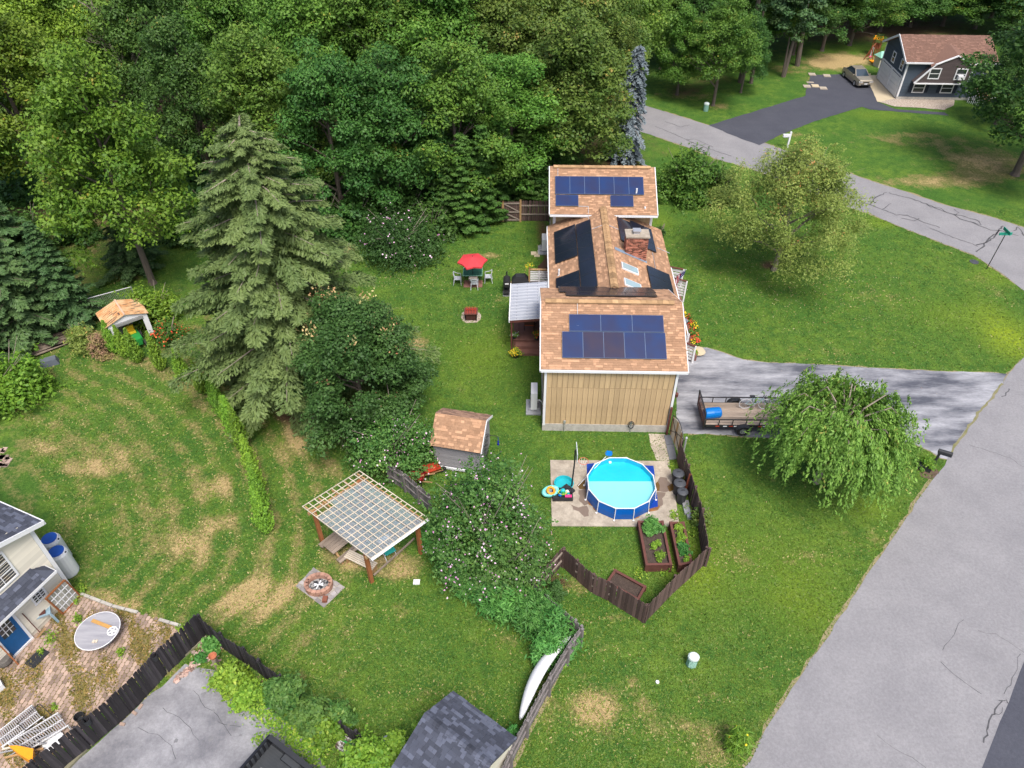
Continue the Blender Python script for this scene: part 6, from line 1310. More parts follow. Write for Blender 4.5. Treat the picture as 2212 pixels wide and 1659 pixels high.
# old window sash leaning at the house corner
q4_ = [(138,1251),(97,1292),(139,1326),(170,1283)]
wa_, wb_ = CM @ Vector((.12, -S_*.12, 1.75)), None
sf = thing('window_sash', 'old many-paned window sash in a brown frame leaning on the house corner', 'window sash', C0, 0); pts = [P(139,1253,1.5)-C0, P(99,1293,1.5)-C0, P(136,1326,.05)-C0, P(172,1286,.05)-C0]
for i in range(4): obj('frame_board', MB().beam(pts[i], pts[(i+1)%4], .07, .05), M_orangew, sf)
bl_ = lambda s, t: pts[0].lerp(pts[1], s).lerp(pts[3].lerp(pts[2], s), t)
for k in range(1, 5): obj('glazing_bar', MB().beam(bl_(k/5, .02), bl_(k/5, .98), .035, .03), M_white, sf)
for k in range(1, 4): obj('glazing_bar', MB().beam(bl_(.02, k/4), bl_(.98, k/4), .035, .03), M_white, sf)
for i in range(5):
    for j in range(4):
        obj('pane', MB().poly([bl_((i+.1)/5,(j+.1)/4), bl_((i+.9)/5,(j+.1)/4), bl_((i+.9)/5,(j+.9)/4), bl_((i+.1)/5,(j+.9)/4)]), mat('dusty_pane', (.20,.21,.18), (.42,.42,.38), scale=2, rough=.15, contrast=2), sf)
# blue bench saw, grey work table, propped poles
bs2 = thing('power_tool', 'blue bench saw standing by the cream wall', 'tool', P(118, 1318), .8); obj('body', MB().box(-.35,.35,-.2,.2,.35,.62).lathe([(0,.62),(.2,.62),(.24,.75),(.18,.9),(0,.92)],14,(-.12,0,0)), mat('tool_blue', (.01,.16,.36), rough=.4), bs2); obj('label', MB().box(-.2,-.04,-.08,.08,.921,.93), M_white, bs2)
obj('stand', MB().tube([(-.3,-.2,0),(-.2,-.1,.4)],.025).tube([(.3,-.2,0),(.2,-.1,.4)],.025).tube([(-.3,.2,0),(-.2,.1,.4)],.025).tube([(.3,.2,0),(.2,.1,.4)],.025), M_blackm, bs2); obj('tool_tray', MB().box(.1,.42,-.15,.2,.62,.66), M_white, bs2)
wt = thing('work_table', 'pale blue plastic work table cluttered with tools beside the blue door', 'table', P(98, 1338)); M_pb = mat('pale_blue_plastic', (.28,.40,.48))
wt.rotation_euler.z = .5; obj('tabletop', MB().box(-.42,.42,-.36,.36,.6,.66), M_pb, wt); obj('tool_case', MB().box(-.2,.25,-.28,.12,.66,.72), M_brown, wt); obj('tools', MB().beam((-.15,-.2,.74),(.2,.05,.74),.05).beam((-.1,.05,.74),(.15,-.15,.74),.04), M_alu, wt)
obj('stick', MB().beam((-.5,.1,.7),(.3,.35,.7),.03), M_wood, wt)
for x in (-.38,.38):
    for y in (-.32,.32): obj('leg', MB().beam((x,y,.6),(x*1.25,y*1.25,0),.07), M_pb, wt)
tag(obj('leaning_pole', MB().cyl((0,0,0), P(48,1325,1.5)-P(92,1372), .02, n=6), M_brown, loc=P(92,1372)), 'thin dark pole leaning on the cream wall beside the door', 'pole')
tag(obj('wood_stake', MB().beam((0,0,0), P(97,1358,.5)-P(80,1378), .06), M_wood, loc=P(80,1378)), 'short pale wood stake propped by the work table', 'stake')
tag(obj('striped_pole', MB().beam((0,0,0), P(0,1395,1.2)-P(40,1436), .05), M_orangew, loc=P(40,1436)), 'orange-brown pole propped at the left frame edge below the door', 'pole')
tag(obj('stone_urn', MB().lathe([(.2,0),(.32,.2),(.3,.4),(.27,.42)], 16), mat('grey_urn', (.14,.13,.12)), loc=P(14, 1432)), 'squat grey stone urn at the left edge below the blue door', 'urn')
tag(obj('foam_cooler', MB().box(-.35,.12,-.2,.2,0,.32), M_white, loc=P(2, 1484), rot=(0,0,.8)), 'white foam box at the left edge of the patio', 'box')
# slatted loungers
def lounger(q, lab):
    o = Vector(q[0]); t = thing('lounger', lab, 'lounger', (o.x, o.y, 0), 0, 'white slatted sun loungers on the patio'); z = .36
    A, B, C_, D = [P(u, v, z)-Vector((o.x, o.y, 0)) for u, v in q[1]]
    n = 20
    for k in range(n): s = (k+.5)/n; obj('slat', MB().beam(A.lerp(B, s), D.lerp(C_, s), .034, .02), mat('grey_white_slat', (.34,.33,.34), rough=.7), t)
    for a, b_ in ((A,B),(D,C_),(A.lerp(D,.5),B.lerp(C_,.5))): obj('side_rail', MB().beam(a-Vector((0,0,.02)), b_-Vector((0,0,.02)), .04, .05), M_white, t)
    for p in (A,B,C_,D): obj('leg', MB().beam(p, Vector((p.x,p.y,0)), .045), M_white, t)
lounger((P(60,1560), [(-10,1585),(68,1524),(91,1549),(5,1612)]), 'upper white slatted lounger with a bare metal frame on it')
lounger((P(100,1560), [(18,1605),(124,1540),(146,1567),(48,1628)]), 'lower white slatted lounger beside the black palisade fence')
tag(obj('metal_hoop_frame', MB().tube([P(38,1562,.6)-P(38,1575), P(85,1520,.6)-P(38,1575), P(112,1545,.2)-P(38,1575)], .015).tube([P(38,1562,.6)-P(38,1575), P(56,1578,.6)-P(38,1575), P(100,1545,.5)-P(38,1575)], .015), M_blackm, loc=P(38,1575)), 'thin black metal frame resting across the upper lounger', 'frame')
tag(obj('white_basin', MB().lathe([(0,.05),(.3,.06),(.36,.14),(.33,.16)], 20), M_white, loc=P(118,1604)), 'round white basin behind the black fence near the bottom', 'basin')
hc = thing('orange_barrow', 'bright orange-yellow barrow tray tipped among scrap poles in the bottom left corner', 'wheelbarrow', P(60, 1625)); q = [P(u, v, z)-P(60,1625) for u, v, z in ((20,1612,.75),(38,1608,.8),(72,1616,.8),(72,1646,.7))]
q = [P(u, v, .7)-P(60,1625) for u, v in ((18,1611),(36,1610),(72,1617),(70,1646),(40,1628))]; mm = MB(); lo = [p*.8+Vector((.05,-.1,-.3)) for p in q]; mm.add(q+lo, [(0,1,2,3,4)]+[(i,(i+1)%5,5+(i+1)%5,5+i) for i in range(5)]+[(9,8,7,6,5)]); obj('tray', mm, M_orange, hc)
for a in (((-.9,.5,.2),(.7,.1,.5)),((-.6,-.2,.1),(.8,.35,.6)),((-.3,.6,.1),(.2,-.3,.5))): obj('handle', MB().cyl(a[0], a[1], .02), M_alu, hc)
for k in range(6): a = P(rnd.uniform(-20,20), 1592+k*9, .2); b_ = P(rnd.uniform(80,110), 1562+k*11, .3); tag(obj('scrap_pole', MB().beam((0,0,0), b_-a, .04+.02*(k % 2)), [M_batten, M_alu, M_wood][k % 3], loc=a), ['tan pole just below the lower lounger','grey metal pole second below the lower lounger','raw wood pole crossing behind the orange barrow tray','tan pole crossing the orange barrow tray','grey metal pole in front of the orange barrow tray','raw wood pole lowest in the bottom left corner'][k], 'pole', 'poles heaped round the orange barrow')
tag(obj('black_bucket', MB().lathe([(0,0),(.17,0),(.2,.3),(.17,.3),(.15,.05),(0,.05)],16), M_blackp, loc=P(84,1606)), 'black bucket next to the orange barrow tray', 'bucket')
# white drums with blue lids behind the cream house
for k, (u, v, lab) in enumerate(((152,1236,'nearer white drum with blue lid beside the house corner'), (137,1208,'farther white drum with blue lid behind the house corner'))):
    dm_ = thing('drum', lab, 'drum', P(u, v)); h = 1.5; obj('body', MB().lathe([(.36,0),(.40,.1),(.40,h-.12),(.34,h)],20), M_white, dm_); obj('lid', MB().lathe([(.30,0),(.31,.04),(0,.06)],20,(0,0,h)), mat('lid_blue', (.02,.10,.45), rough=.4), dm_); obj('tap', MB().cyl((.36,0,h-.05),(.40,0,h-.0),.03), M_blackp, dm_)
# ---------------------------------------------------------------- pickup bed at the bottom
pq = [P(u, v, 1.30) for u, v in ((585,1588),(662,1648),(590,1760),(490,1690))]; tkx = (P(662,1648,1.3)-P(585,1588,1.3)); TR = math.atan2(tkx.y, tkx.x)
# local: origin at the back left rim corner, +x along the right side rail
tk = thing('pickup_truck', 'black pickup truck bed with ribbed liner at the bottom edge', 'truck', (pq[0].x, pq[0].y, 0), TR); TWd = 1.75
M_car = mat('black_car_paint', (.012,.013,.017), rough=.25, spec=.6); M_lin = mat('bed_liner', (.05,.055,.062), (.035,.04,.045), rough=.6, scale=4)
L_ = 2.0
obj('side_rail', MB().box(0,L_,-.13,.0,.62,1.30), M_car, tk); obj('side_rail', MB().box(0,L_,-TWd,-TWd+.13,.62,1.30), M_car, tk); obj('tailgate', MB().box(-.09,-.005,-TWd,0,.62,1.28), M_car, tk); obj('front_wall', MB().box(L_,L_+.08,-TWd,0,.62,1.30), M_car, tk)
for x in range(7): obj('tailgate_rib', MB().box(.0,.03,-TWd+.2+x*.2,-TWd+.3+x*.2,.82,1.22), M_lin, tk)
obj('bed_floor', MB().box(0,L_,-TWd+.13,-.13,.74,.78), M_lin, tk)
for k in range(14): obj('floor_rib', MB().box(.05,L_,-TWd+.2+k*.1,-TWd+.25+k*.1,.78,.80), M_lin, tk)
for y in (-.13-.2, -TWd+.13): obj('wheel_arch', MB().prism([(.62,0),(.75,0),(1.35,0),(1.48,0)], 0, 0) if False else MB().add([(.6,y,.78),(1.6,y,.78),(1.6,y+.2,.78),(.6,y+.2,.78),(.75,y,1.02),(1.45,y,1.02),(1.45,y+.2,1.02),(.75,y+.2,1.02)], [(0,1,5,4),(1,2,6,5),(2,3,7,6),(3,0,4,7),(4,5,6,7)]), M_lin, tk)
obj('rail_cap', MB().box(0,L_,-.15,.02,1.30,1.33).box(0,L_,-TWd-.02,-TWd+.15,1.30,1.33), M_blackp, tk); obj('lower_body', MB().box(-.05,L_+2.6,-TWd,0,.35,.62).box(L_+.1,L_+1.7,-TWd+.02,-.02,.62,1.35).add([(L_+.12,-TWd+.05,1.35),(L_+1.7,-TWd+.05,1.35),(L_+1.7,-.05,1.35),(L_+.12,-.05,1.35),(L_+.3,-TWd+.2,1.85),(L_+1.3,-TWd+.2,1.85),(L_+1.3,-.2,1.85),(L_+.3,-.2,1.85)], [(0,1,5,4),(1,2,6,5),(2,3,7,6),(3,0,4,7),(4,5,6,7)]), M_car, tk)
for x in (1.1, L_+2.0):
    for y in (-.02, -TWd+.02): obj('wheel', MB().cyl((x,y-.1,.36),(x,y+.1,.36),.36,n=20), M_rubber, tk)
obj('bumper', MB().box(-.25,-.1,-TWd+.05,-.05,.42,.6), M_alu, tk); obj('strap', MB().beam((.3,-.9,.81),(.75,-.75,.81),.05,.02).beam((.35,-1.1,.81),(.8,-1.2,.81),.04,.02), M_white, tk)
# satellite dish, mulch bags, brick rubble
sdh = thing('satellite_dish', 'grey satellite dish with its white arm, standing among bushes by the dark shed', 'satellite dish', P(853, 1625)); dc = P(843, 1602, 1.05)-P(853, 1625)
tiltM = Matrix.Rotation(R(28), 3, 'X') @ Matrix.Rotation(R(-8), 3, 'Y'); q = MB()
prof = [(0,-.07),(.12,-.06),(.22,-.03),(.29,.0),(.295,.015)]; tmp = MB().lathe(prof, 26, sy=.84); q.add([dc + tiltM @ Vector(p) for p in tmp.v], tmp.f); obj('reflector', q, mat('dish_grey', (.36,.40,.40), rough=.5), sdh, smooth=True)
bpy_fc = bpy.data.curves.new('lettering', 'FONT'); bpy_fc.body = 'HUGHES'; bpy_fc.size = .13; bpy_fc.align_x = 'CENTER'; bpy_fc.extrude = .002; to = bpy.data.objects.new('tmp', bpy_fc); COL.objects.link(to)
dg = bpy.context.evaluated_depsgraph_get(); me = bpy.data.meshes.new_from_object(to.evaluated_get(dg)); bpy.data.objects.remove(to); me.materials.clear(); me.materials.append(M_white)
lo_ = bpy.data.objects.new('lettering', me); COL.objects.link(lo_); lo_.parent = sdh; lo_.matrix_local = Matrix.Translation(dc + tiltM @ Vector((0,.08,-.015))) @ tiltM.to_4x4() @ Matrix.Rotation(R(180), 4, 'Z')
obj('arm', MB().tube([dc+Vector((0,-.2,-.05)), dc+Vector((-.02,-.42,.0)), dc+Vector((-.05,-.55,.12))], .02).box(dc.x-.12,dc.x+.0,dc.y-.62,dc.y-.52,dc.z+.05,dc.z+.14), M_white, sdh); obj('mast', MB().cyl((0,0,0), dc+Vector((0,.0,-.1)), .03), M_alu, sdh)
def bag(u, v, rz, lab, z=0):
    t = thing('mulch_bag', lab, 'bag', P(u, v, z), rz, 'printed mulch bags stacked by the vines'); obj('sack', MB().add([(-.36,-.22,.03),(.36,-.22,.03),(.36,.22,.03),(-.36,.22,.03),(-.32,-.18,.15),(.32,-.18,.15),(.32,.18,.15),(-.32,.18,.15),(0,-.24,.09),(0,.24,.09)], [(0,1,5,4),(1,2,6,5),(2,3,7,6),(3,0,4,7),(4,5,6,7)]), mat('bag_print', (.10,.07,.06), (.5,.5,.48), scale=9, contrast=5, rough=.4), t)
    obj('green_band', MB().box(-.36,.36,-.04,.04,.151,.156), M_green, t); obj('dots', MB().cyl((.2,.1,.15),(.2,.1,.158),.05,n=10).cyl((.08,.1,.15),(.08,.1,.158),.05,n=10), M_paleg, t)
bag(750, 1608, -.5, 'printed mulch bag with a green band, top of the pile by the vines', .14); bag(748, 1616, -.6, 'printed mulch bag underneath, by the vines'); bag(764, 1628, -.9, 'printed mulch bag lying nearest the bottom edge')
RB = MB(); 
for k in range(150):
    u, v = (rnd.gauss(447, 14), rnd.gauss(1412, 12)) if k < 90 else (rnd.uniform(378, 430), 0); v = v if k < 90 else 1500-u*.08*1.0 - (u-378)*.75+3+rnd.gauss(0,3); p = P(u, v); s = rnd.uniform(.03,.085); RB.M = Matrix.Translation((p.x,p.y,s*.5)) @ Matrix.Rotation(rnd.uniform(0,3),4,(rnd.random(),rnd.random(),1)); RB.cb((0,0,0),(s*2,s*1.3,s),rnd.random())
obj('rubble', RB, mat('rubble_brick', (.42,.24,.19), (.34,.30,.27), tint=.45, scale=3), kind='stuff')
tp_ = thing('terracotta_pot', 'terracotta pot on a short post at the vine corner', 'pot', P(475, 1447)); obj('stand_post', MB().box(-.08,.08,-.08,.08,0,.9), M_plank, tp_); obj('pot', MB().lathe([(.08,.9),(.14,1.1),(.16,1.1),(.15,1.06),(.08,.95)],14), M_terra, tp_)
for k, (u, v, mm) in enumerate(((590,1510,M_conc),(606,1524,M_terra),(620,1536,M_terra),(672,1565,M_paver),(686,1572,M_conc))):
    tag(obj('garden_block', MB().box(-.16,.16,-.1,.1,0,.14), mm, loc=P(u, v), rot=(0,0,rnd.uniform(-.8,-.4))), ['grey block at the upper end of the vine bed','red brick block second along the vine bed','red brick block third along the vine bed','tan block showing through the vines','grey block next to the tan one in the vines'][k], 'block')
for i, (u, v, s) in enumerate(((337,1424,.13),(192,1562,.14),(176,1555,.18))):
    tag(obj('black_pot', MB().lathe([(0,0),(s*.8,0),(s,.3),(s*.9,.3),(s*.7,.05)],14), M_blackp, loc=P(u, v, 1.2 if i < 2 else 0)), ['black planter hooked on the upper part of the palisade fence','black planter hooked on the lower part of the palisade fence','dark tub behind the lower palisade fence'][i], 'planter')
# ---------------------------------------------------------------- utility boxes, mailbox, sign, planter
def pedestal(u, v, lab, s=1.):
    t = thing('utility_box', lab, 'utility box', P(u, v), -.15); t.scale = (s, s, s); obj('housing', MB().lathe([(.21,0),(.21,.62),(.19,.66)], 8, sy=.8), M_paleg, t); obj('cover', MB().lathe([(.225,.55),(.225,.66),(.17,.72),(0,.73)], 12, sy=.85), mat('pale_cover', (.62,.72,.70)), t)
    for k in range(5): obj('louvre', MB().box(-.14,.14,-.185,-.168,.12+k*.08,.15+k*.08), mat('louvre_green', (.30,.5,.42)), t)
pedestal(1493, 1436, 'pale green utility pedestal alone on the front lawn'); pedestal(1524, 240, 'pale green utility pedestal at the edge of the woods by the street', 1.15)
mb_ = thing('mailbox', 'white mailbox on a white post beside the dark driveway', 'mailbox', P(1700.5, 319)); obj('post', MB().box(-.07,.07,-.07,.07,0,1.45), M_white, mb_); obj('box', MB().box(-.62,.0,-.1,.1,1.0,1.22), M_white, mb_); obj('arm', MB().box(-.5,.0,-.04,.04,.93,1.0), M_white, mb_)
ssn = P(2131, 581); tps = onplane(2171, 508, ssn, (0,1,0)); ss = thing('street_sign', 'green street name signs on a thin pole at the bend of the street', 'sign', ssn); tpv = tps-ssn
obj('pole', MB().cyl((0,0,0), tpv, .03, n=6), M_blackm, ss); M_sg = mat('sign_green', (.02,.28,.20), rough=.5)
obj('sign_blade', MB().M and None or MB().box(tpv.x-.42,tpv.x+.42,-.02,.02,tpv.z,tpv.z+.2), M_sg, ss); obj('sign_blade', MB().box(tpv.x-.02,tpv.x+.02,-.42,.42,tpv.z+.2,tpv.z+.4), M_sg, ss)
pl_ = thing('planter_box', 'black planter box of bright green leaves beside the black mailbox', 'planter', P(1996, 1012), -.6); obj('box', MB().box(-.3,.3,-.18,.18,0,.26), M_blackp, pl_); me, p_, e_ = shrub_mesh('planter_leaves', .38, .34, .95, 1300, .11, 71, 10); link(me, 'foliage', L_bright, pl_)
mbx = thing('mailbox', 'black mailbox leaning out over the road edge beside the planter', 'mailbox', P(2016, 1004), -.45); obj('post', MB().box(-.05,.05,-.05,.05,0,1.0), M_blackp, mbx); obj('box', MB().box(-.1,.52,-.1,.1,.85,1.0).cyl((-.1,0,1.0),(.52,0,1.0),.1,n=12), M_blackp, mbx)
sheet('mulch_patch', [(1978,1012),(1990,1000),(2020,1010),(2030,1022),(2012,1036),(1990,1030)], .005, mat('mulch', (.15,.10,.075), (.09,.06,.045), scale=8, bump=1), .06, 61, .2)
tag(obj('drain_cover', MB().cyl((0,0,0),(0,0,.03),.3,n=16), M_asph3, loc=P(2104, 566)), 'dark round drain cover in the grass near the street sign', 'drain')
tag(obj('white_valve_cap', MB().cyl((0,0,0),(0,0,.05),.07,n=10), M_white, loc=P(1420, 1474)), 'tiny white valve cap in the front lawn', 'cap')
# ---------------------------------------------------------------- parked sedan, pads, play set
car = thing('car', 'silver-gold sedan parked nose-out beside the blue-grey house', 'car', P(1848, 176), R(4)); cl = 4.2; cw = 1.62
body = MB(); sec = [(-2.15,.35,.78),(-2.05,.28,.86),(-1.3,.25,.90),(.9,.25,.94),(1.7,.26,.92),(2.1,.32,.80)]
vs = []; 
for y, zb_, zt_ in sec:
    ww = cw/2*(1 - .10*(abs(y)/2.1)**4)
    vs += [(-ww,y,zb_),(-ww*1.0,y,(zb_+zt_)/2),(-ww*.9,y,zt_),(ww*.9,y,zt_),(ww,y,(zb_+zt_)/2),(ww,y,zb_)]
fs = [(i*6+j,i*6+(j+1)%6,(i+1)*6+(j+1)%6,(i+1)*6+j) for i in range(5) for j in range(6)]+[tuple(reversed(range(6))),tuple(range(30,36))]
body.add(vs, fs); obj('body', body, M_gold, car)
rfm = MB(); g0_, g1_ = [(-.70,-1.05,.92),(.70,-1.05,.92),(.72,1.35,.93),(-.72,1.35,.93)], [(-.55,-.35,1.38),(.55,-.35,1.38),(.55,.75,1.38),(-.55,.75,1.38)]
gl_ = MB().add(g0_+g1_, [(0,1,5,4),(1,2,6,5),(2,3,7,6),(3,0,4,7)]); obj('window_band', gl_, mat('car_glass', (.03,.05,.07), rough=.08, spec=.9), car); obj('car_roof', MB().add([(p[0]*1.02,p[1],1.385) for p in g1_]+[(p[0]*.95,p[1]*.95,1.42) for p in g1_], [(0,1,5,4),(1,2,6,5),(2,3,7,6),(3,0,4,7),(4,5,6,7)]), M_gold, car)
for a, b_ in ((0,4),(1,5),(2,6),(3,7)): obj('pillar', MB().beam((g0_+g1_)[a], (g0_+g1_)[b_], .06), M_gold, car)
for x in (-cw/2+.08, cw/2-.08):
    for y in (-1.35, 1.3): wh = obj('wheel', MB().cyl((x-.11,y,.31),(x+.11,y,.31),.31,n=18), M_rubber, car); obj('rim', MB().cyl((x-.115,y,.31),(x+.115,y,.31),.19,n=14), M_alu, wh)
for x in (-.55,.55): obj('headlight', MB().box(x-.17,x+.17,-2.15,-2.02,.60,.74), M_white, car); obj('mirror', MB().box(x*1.55-.08,x*1.55+.08,-.85,-.75,.92,1.05), M_gold, car)
obj('grille', MB().box(-.3,.3,-2.17,-2.1,.55,.68), M_blackp, car); obj('bumper_intake', MB().box(-.5,.5,-2.175,-2.1,.33,.45), M_blackp, car); obj('number_plate', MB().box(-.16,.16,-2.19,-2.16,.44,.55), M_white, car)
for k, (u, v, mm) in enumerate(((1754,161,M_conc),(1786,164,M_conc),(1750,178.5,M_conc),(1743,187,M_conc),(1761,186,M_apron),(1778,191,M_conc))):
    tag(obj('landing_slab', MB().box(-.36,.36,-.38 if k != 2 else -.12,.38 if k != 2 else .12,0,.06), mm, loc=P(u, v, .02), rot=(0,0,-.1)), ['upper left pale slab at the end of the dark driveway','upper right pale slab at the end of the dark driveway','small middle slab at the end of the dark driveway','lower left pale slab at the end of the dark driveway','yellowish middle slab of the lower row on the dark driveway','lower right pale slab at the end of the dark driveway'][k], 'slab')
ps = thing('play_set', 'wooden swing set with yellow slide at the edge of the woods', 'play set', P(1881, 125), R(55)); ps.scale = (.68,.68,.62); M_ps = mat('redwood', (.28,.09,.04))
for x in (-1.6, 0, 1.2): obj('leg', MB().beam((x,-.7,0),(x*1.0,0,2.3),.12).beam((x,.7,0),(x,0,2.3),.12), M_ps, ps)
obj('top_beam', MB().beam((-1.7,0,2.3),(1.2,0,2.3),.14), M_ps, ps); obj('tower', MB().box(1.2,2.5,-.6,.6,1.3,1.4).box(1.2,1.3,-.6,-.5,0,2.8).box(2.4,2.5,-.6,-.5,0,2.8).box(1.2,1.3,.5,.6,0,2.8).box(2.4,2.5,.5,.6,0,2.8).box(1.2,2.5,-.62,-.58,1.4,1.9).box(2.48,2.52,-.6,.6,1.4,1.9), M_ps, ps); obj('canopy', MB().add([(1.1,-.7,2.8),(2.6,-.7,2.8),(2.6,.7,2.8),(1.1,.7,2.8),(1.85,-.7,3.3),(1.85,.7,3.3)], [(0,1,4),(2,3,5),(0,4,5,3),(1,2,5,4)]), M_orange, ps)
for x in (-1.2,-.8,-.5,.4): obj('swing_rope', MB().beam((x,0,2.3),(x,0,.5),.04), M_white, ps)
obj('swing_seat', MB().box(-1.25,-.45,-.15,.15,.42,.5), M_pinkp, ps); obj('slide', MB().beam((-1.7,-.4,.2),(-2.6,-1.3,.15),.7,.1), M_orange, ps)
ph = thing('playhouse', 'small plastic playhouse with a pale green roof near the swing set', 'playhouse', P(1903, 143), R(12)); obj('wall', MB().box(-.7,-.35,-.5,-.42,0,1.1).box(.35,.7,-.5,-.42,0,1.1).box(-.7,.7,-.5,-.42,.8,1.1).box(-.7,-.62,-.42,.5,0,1.1).box(.62,.7,-.42,.5,0,1.1).box(-.62,.62,.42,.5,0,1.1), mat('playhouse_cream', (.6,.56,.48)), ph)
obj('roof', MB().add([(-.85,-.65,1.1),(.85,-.65,1.1),(.85,.65,1.1),(-.85,.65,1.1),(-.5,0,1.6),(.5,0,1.6)], [(0,1,5,4),(1,2,5),(2,3,4,5),(3,0,4)]), mat('playhouse_green', (.3,.62,.48)), ph)
# far left: timber pile, grey tub
tpile = thing('timber_pile', 'pile of weathered grey boards along the chain link fence', 'timber pile', P(120, 748)); a0 = P(120, 748)
for k in range(11):
    v0 = 742+rnd.uniform(-14, 14); a, b_ = P(72+rnd.uniform(-6, 12), v0+12, .08+.04*(k % 4)), P(163+rnd.uniform(-14, 6), v0-20, .08+.04*(k % 4)); obj('board', MB().beam(a-a0, b_-a0, .22, .05, rnd.random()), M_plank, tpile)
gtb = thing('planter_tub', 'grey upturned plastic tub beside the bright shrub', 'tub', P(108, 786), .5); obj('tub', MB().add([(-.5,-.3,0),(.5,-.3,0),(.5,.3,0),(-.5,.3,0),(-.4,-.22,.35),(.4,-.22,.35),(.4,.22,.35),(-.4,.22,.35)], [(0,1,5,4),(1,2,6,5),(2,3,7,6),(3,0,4,7),(4,5,6,7)]), mat('slate_plastic', (.12,.14,.17)), gtb)
hs = MB(); 
for (u, v) in ((0,985),(10,990),(18,996),(8,1002),(0,1008),(5,975)): 
    for k in range(4): p = P(u+rnd.uniform(-8,8), v+rnd.uniform(-6,6)); hs.box(p.x-.12, p.x+.12, p.y-.09, p.y+.09, 0, .035, rnd.random())
obj('stepping_pavers', hs, M_paver, kind='structure')
# flower pots
def flowerpot(loc, lab, pm, fm, n=260, r=.28, h=.5, potm=None, pr_=.17, lm=None, seed=0):
    t = thing('flower_pot', lab, 'flower pot', loc); obj('pot', MB().lathe([(pr_*.7,0),(pr_,.26),(pr_*1.08,.28),(pr_*.9,.25)],12), potm or M_blackp, t)
    me, p_, e_ = shrub_mesh('pot_leaves', r, r, h, 500, .08, seed, 8, z0=.25); link(me, 'foliage', lm or L_bright, t); fl = petals('blossoms', p_, e_, n, .06, seed, .25); link(fl, 'blossoms', fm, t, 'stuff'); return t
flowerpot(P(1114, 772), 'pot of yellow flowers at the foot of the deck steps', None, M_yel, 420, .36, .65, seed=1)
flowerpot(hw(-.78, 12.92, 1.6), 'pot of yellow and orange flowers on the deck railing post', None, M_yel, 220, .25, .35, seed=2, pr_=.1, potm=M_wood)
flowerpot(hw(-.30, 7.0, .56), 'pot of red flowers on the deck beside the wall', None, M_redp, 300, .28, .65, seed=3)
flowerpot(P(1110, 718, 1.0)-Vector((0,0,.5)), 'hanging spider plant at the deck post', None, M_white, 30, .25, .5, seed=4)
flowerpot(P(1500, 769), 'basket of yellow flowers at the foot of the front ramp', None, M_yel, 120, .22, .42, M_terra, seed=5)
flowerpot(P(1486, 772), 'low pot of green leaves beside the front ramp', None, M_yel, 30, .22, .35, seed=6)
tag(obj('urn_stone', MB().lathe([(0,0),(.3,.0),(.42,.12),(.3,.25),(0,.28)],14), M_apron, loc=P(1508, 762)), 'tan boulder at the lawn corner of the driveway', 'stone')
wbsn = tag(obj('bird_bath', MB().lathe([(.12,0),(.05,.08),(.05,.6),(.25,.7),(.22,.72),(0,.68)],14), mat('lead_grey', (.2,.23,.27)), loc=P(1474, 712)), 'grey bird bath beside the front flower bed', 'bird bath')
# ---------------------------------------------------------------- trees
shrub_late = []
BR = []
for k, (nc, sd, fl_) in enumerate(((150, 1, .62), (130, 2, .7), (170, 3, .55), (140, 4, .65))):
    me, cl = broad('crown', 5., 14., 1.2, nc, 30000, .25, cr=(.65, 1.35), flat=fl_, seed=sd); BR.append((me, trunk_mb(13, .26, cl, 16, sd).mesh('trunk')))
CN = []
for k in range(3):
    me, br = conifer('crown', 15., 3.6, .6, 150, 190, .42, seed=k, droop=.35, tw=.55); CN.append((me, con_trunk(15, .2, br[::3]).mesh('trunk')))
def dims(u, v, vt, w_):
    p = P(u, v); H = zat(p.y, vt); dep = p.y*cP + (CH-H*.45)*sP; return p, H, w_/2*dep/F
def btree(u, v, vt, w_, lab, m=None, k=None, name='maple_tree', grp=None, sq=1.):
    p, H, r = dims(u, v, vt, w_); k = rnd.randrange(4) if k is None else k; me, tm = BR[k]
    return plant(name, lab, 'tree', p, me, m or L_mid, tm, rnd.uniform(0, 6.28), (r/5., r/5.*sq, H/14.), grp)
def ctree(u, v, vt, w_, lab, m=None, k=0, name='pine_tree', grp=None):
    p, H, r = dims(u, v, vt, w_); me, tm = CN[k % 3]; return plant(name, lab, 'tree', p, me, m or L_pine, tm, rnd.uniform(0, 6.28), (r/3.6, r/3.6, H/15.), grp)
btree(330, 612, 122, 310, 'big bright green maple at the left, in front of the woods', L_maple, 0)
btree(120, 430, -10, 300, 'light green maple in the top left corner of the woods', L_maple, 1)
btree(-30, 520, 60, 240, 'light green maple cut by the left edge', L_maple, 2); btree(190, 330, -70, 220, 'yellow-green maple at the top edge, second from the left corner', L_maple, 3)
ctree(30, 610, 330, 240, 'dark pine at the left edge behind the light green maples', L_pine, 0); ctree(70, 735, 440, 230, 'dark pine above the chain link fence at the left edge', L_pine, 1); ctree(165, 700, 480, 170, 'dark pine left of the metal shed', L_pine, 2); ctree(-20, 790, 560, 160, 'low dark pine bough cut by the left edge', L_pine, 0)
ctree(300, 585, 430, 150, 'small dark hemlock under the bright maple', L_pine, 1, 'hemlock_tree')
btree(470, 420, 40, 210, 'dark blue-green tree between the bright maple and the tall trunk', L_dark, 1)
btree(622, 455, 55, 260, 'mid green tree with a tall pale trunk above the hemlock', L_mid, 2); btree(545, 330, -60, 220, 'mid green tree at the top edge above the hemlock', L_mid, 0)
btree(745, 485, 110, 240, 'dark maple above the boat, left in the front row of the woods', L_dark, 3); btree(870, 475, 120, 250, 'broad dark maple behind the white-flowered bush', L_dark, 0)
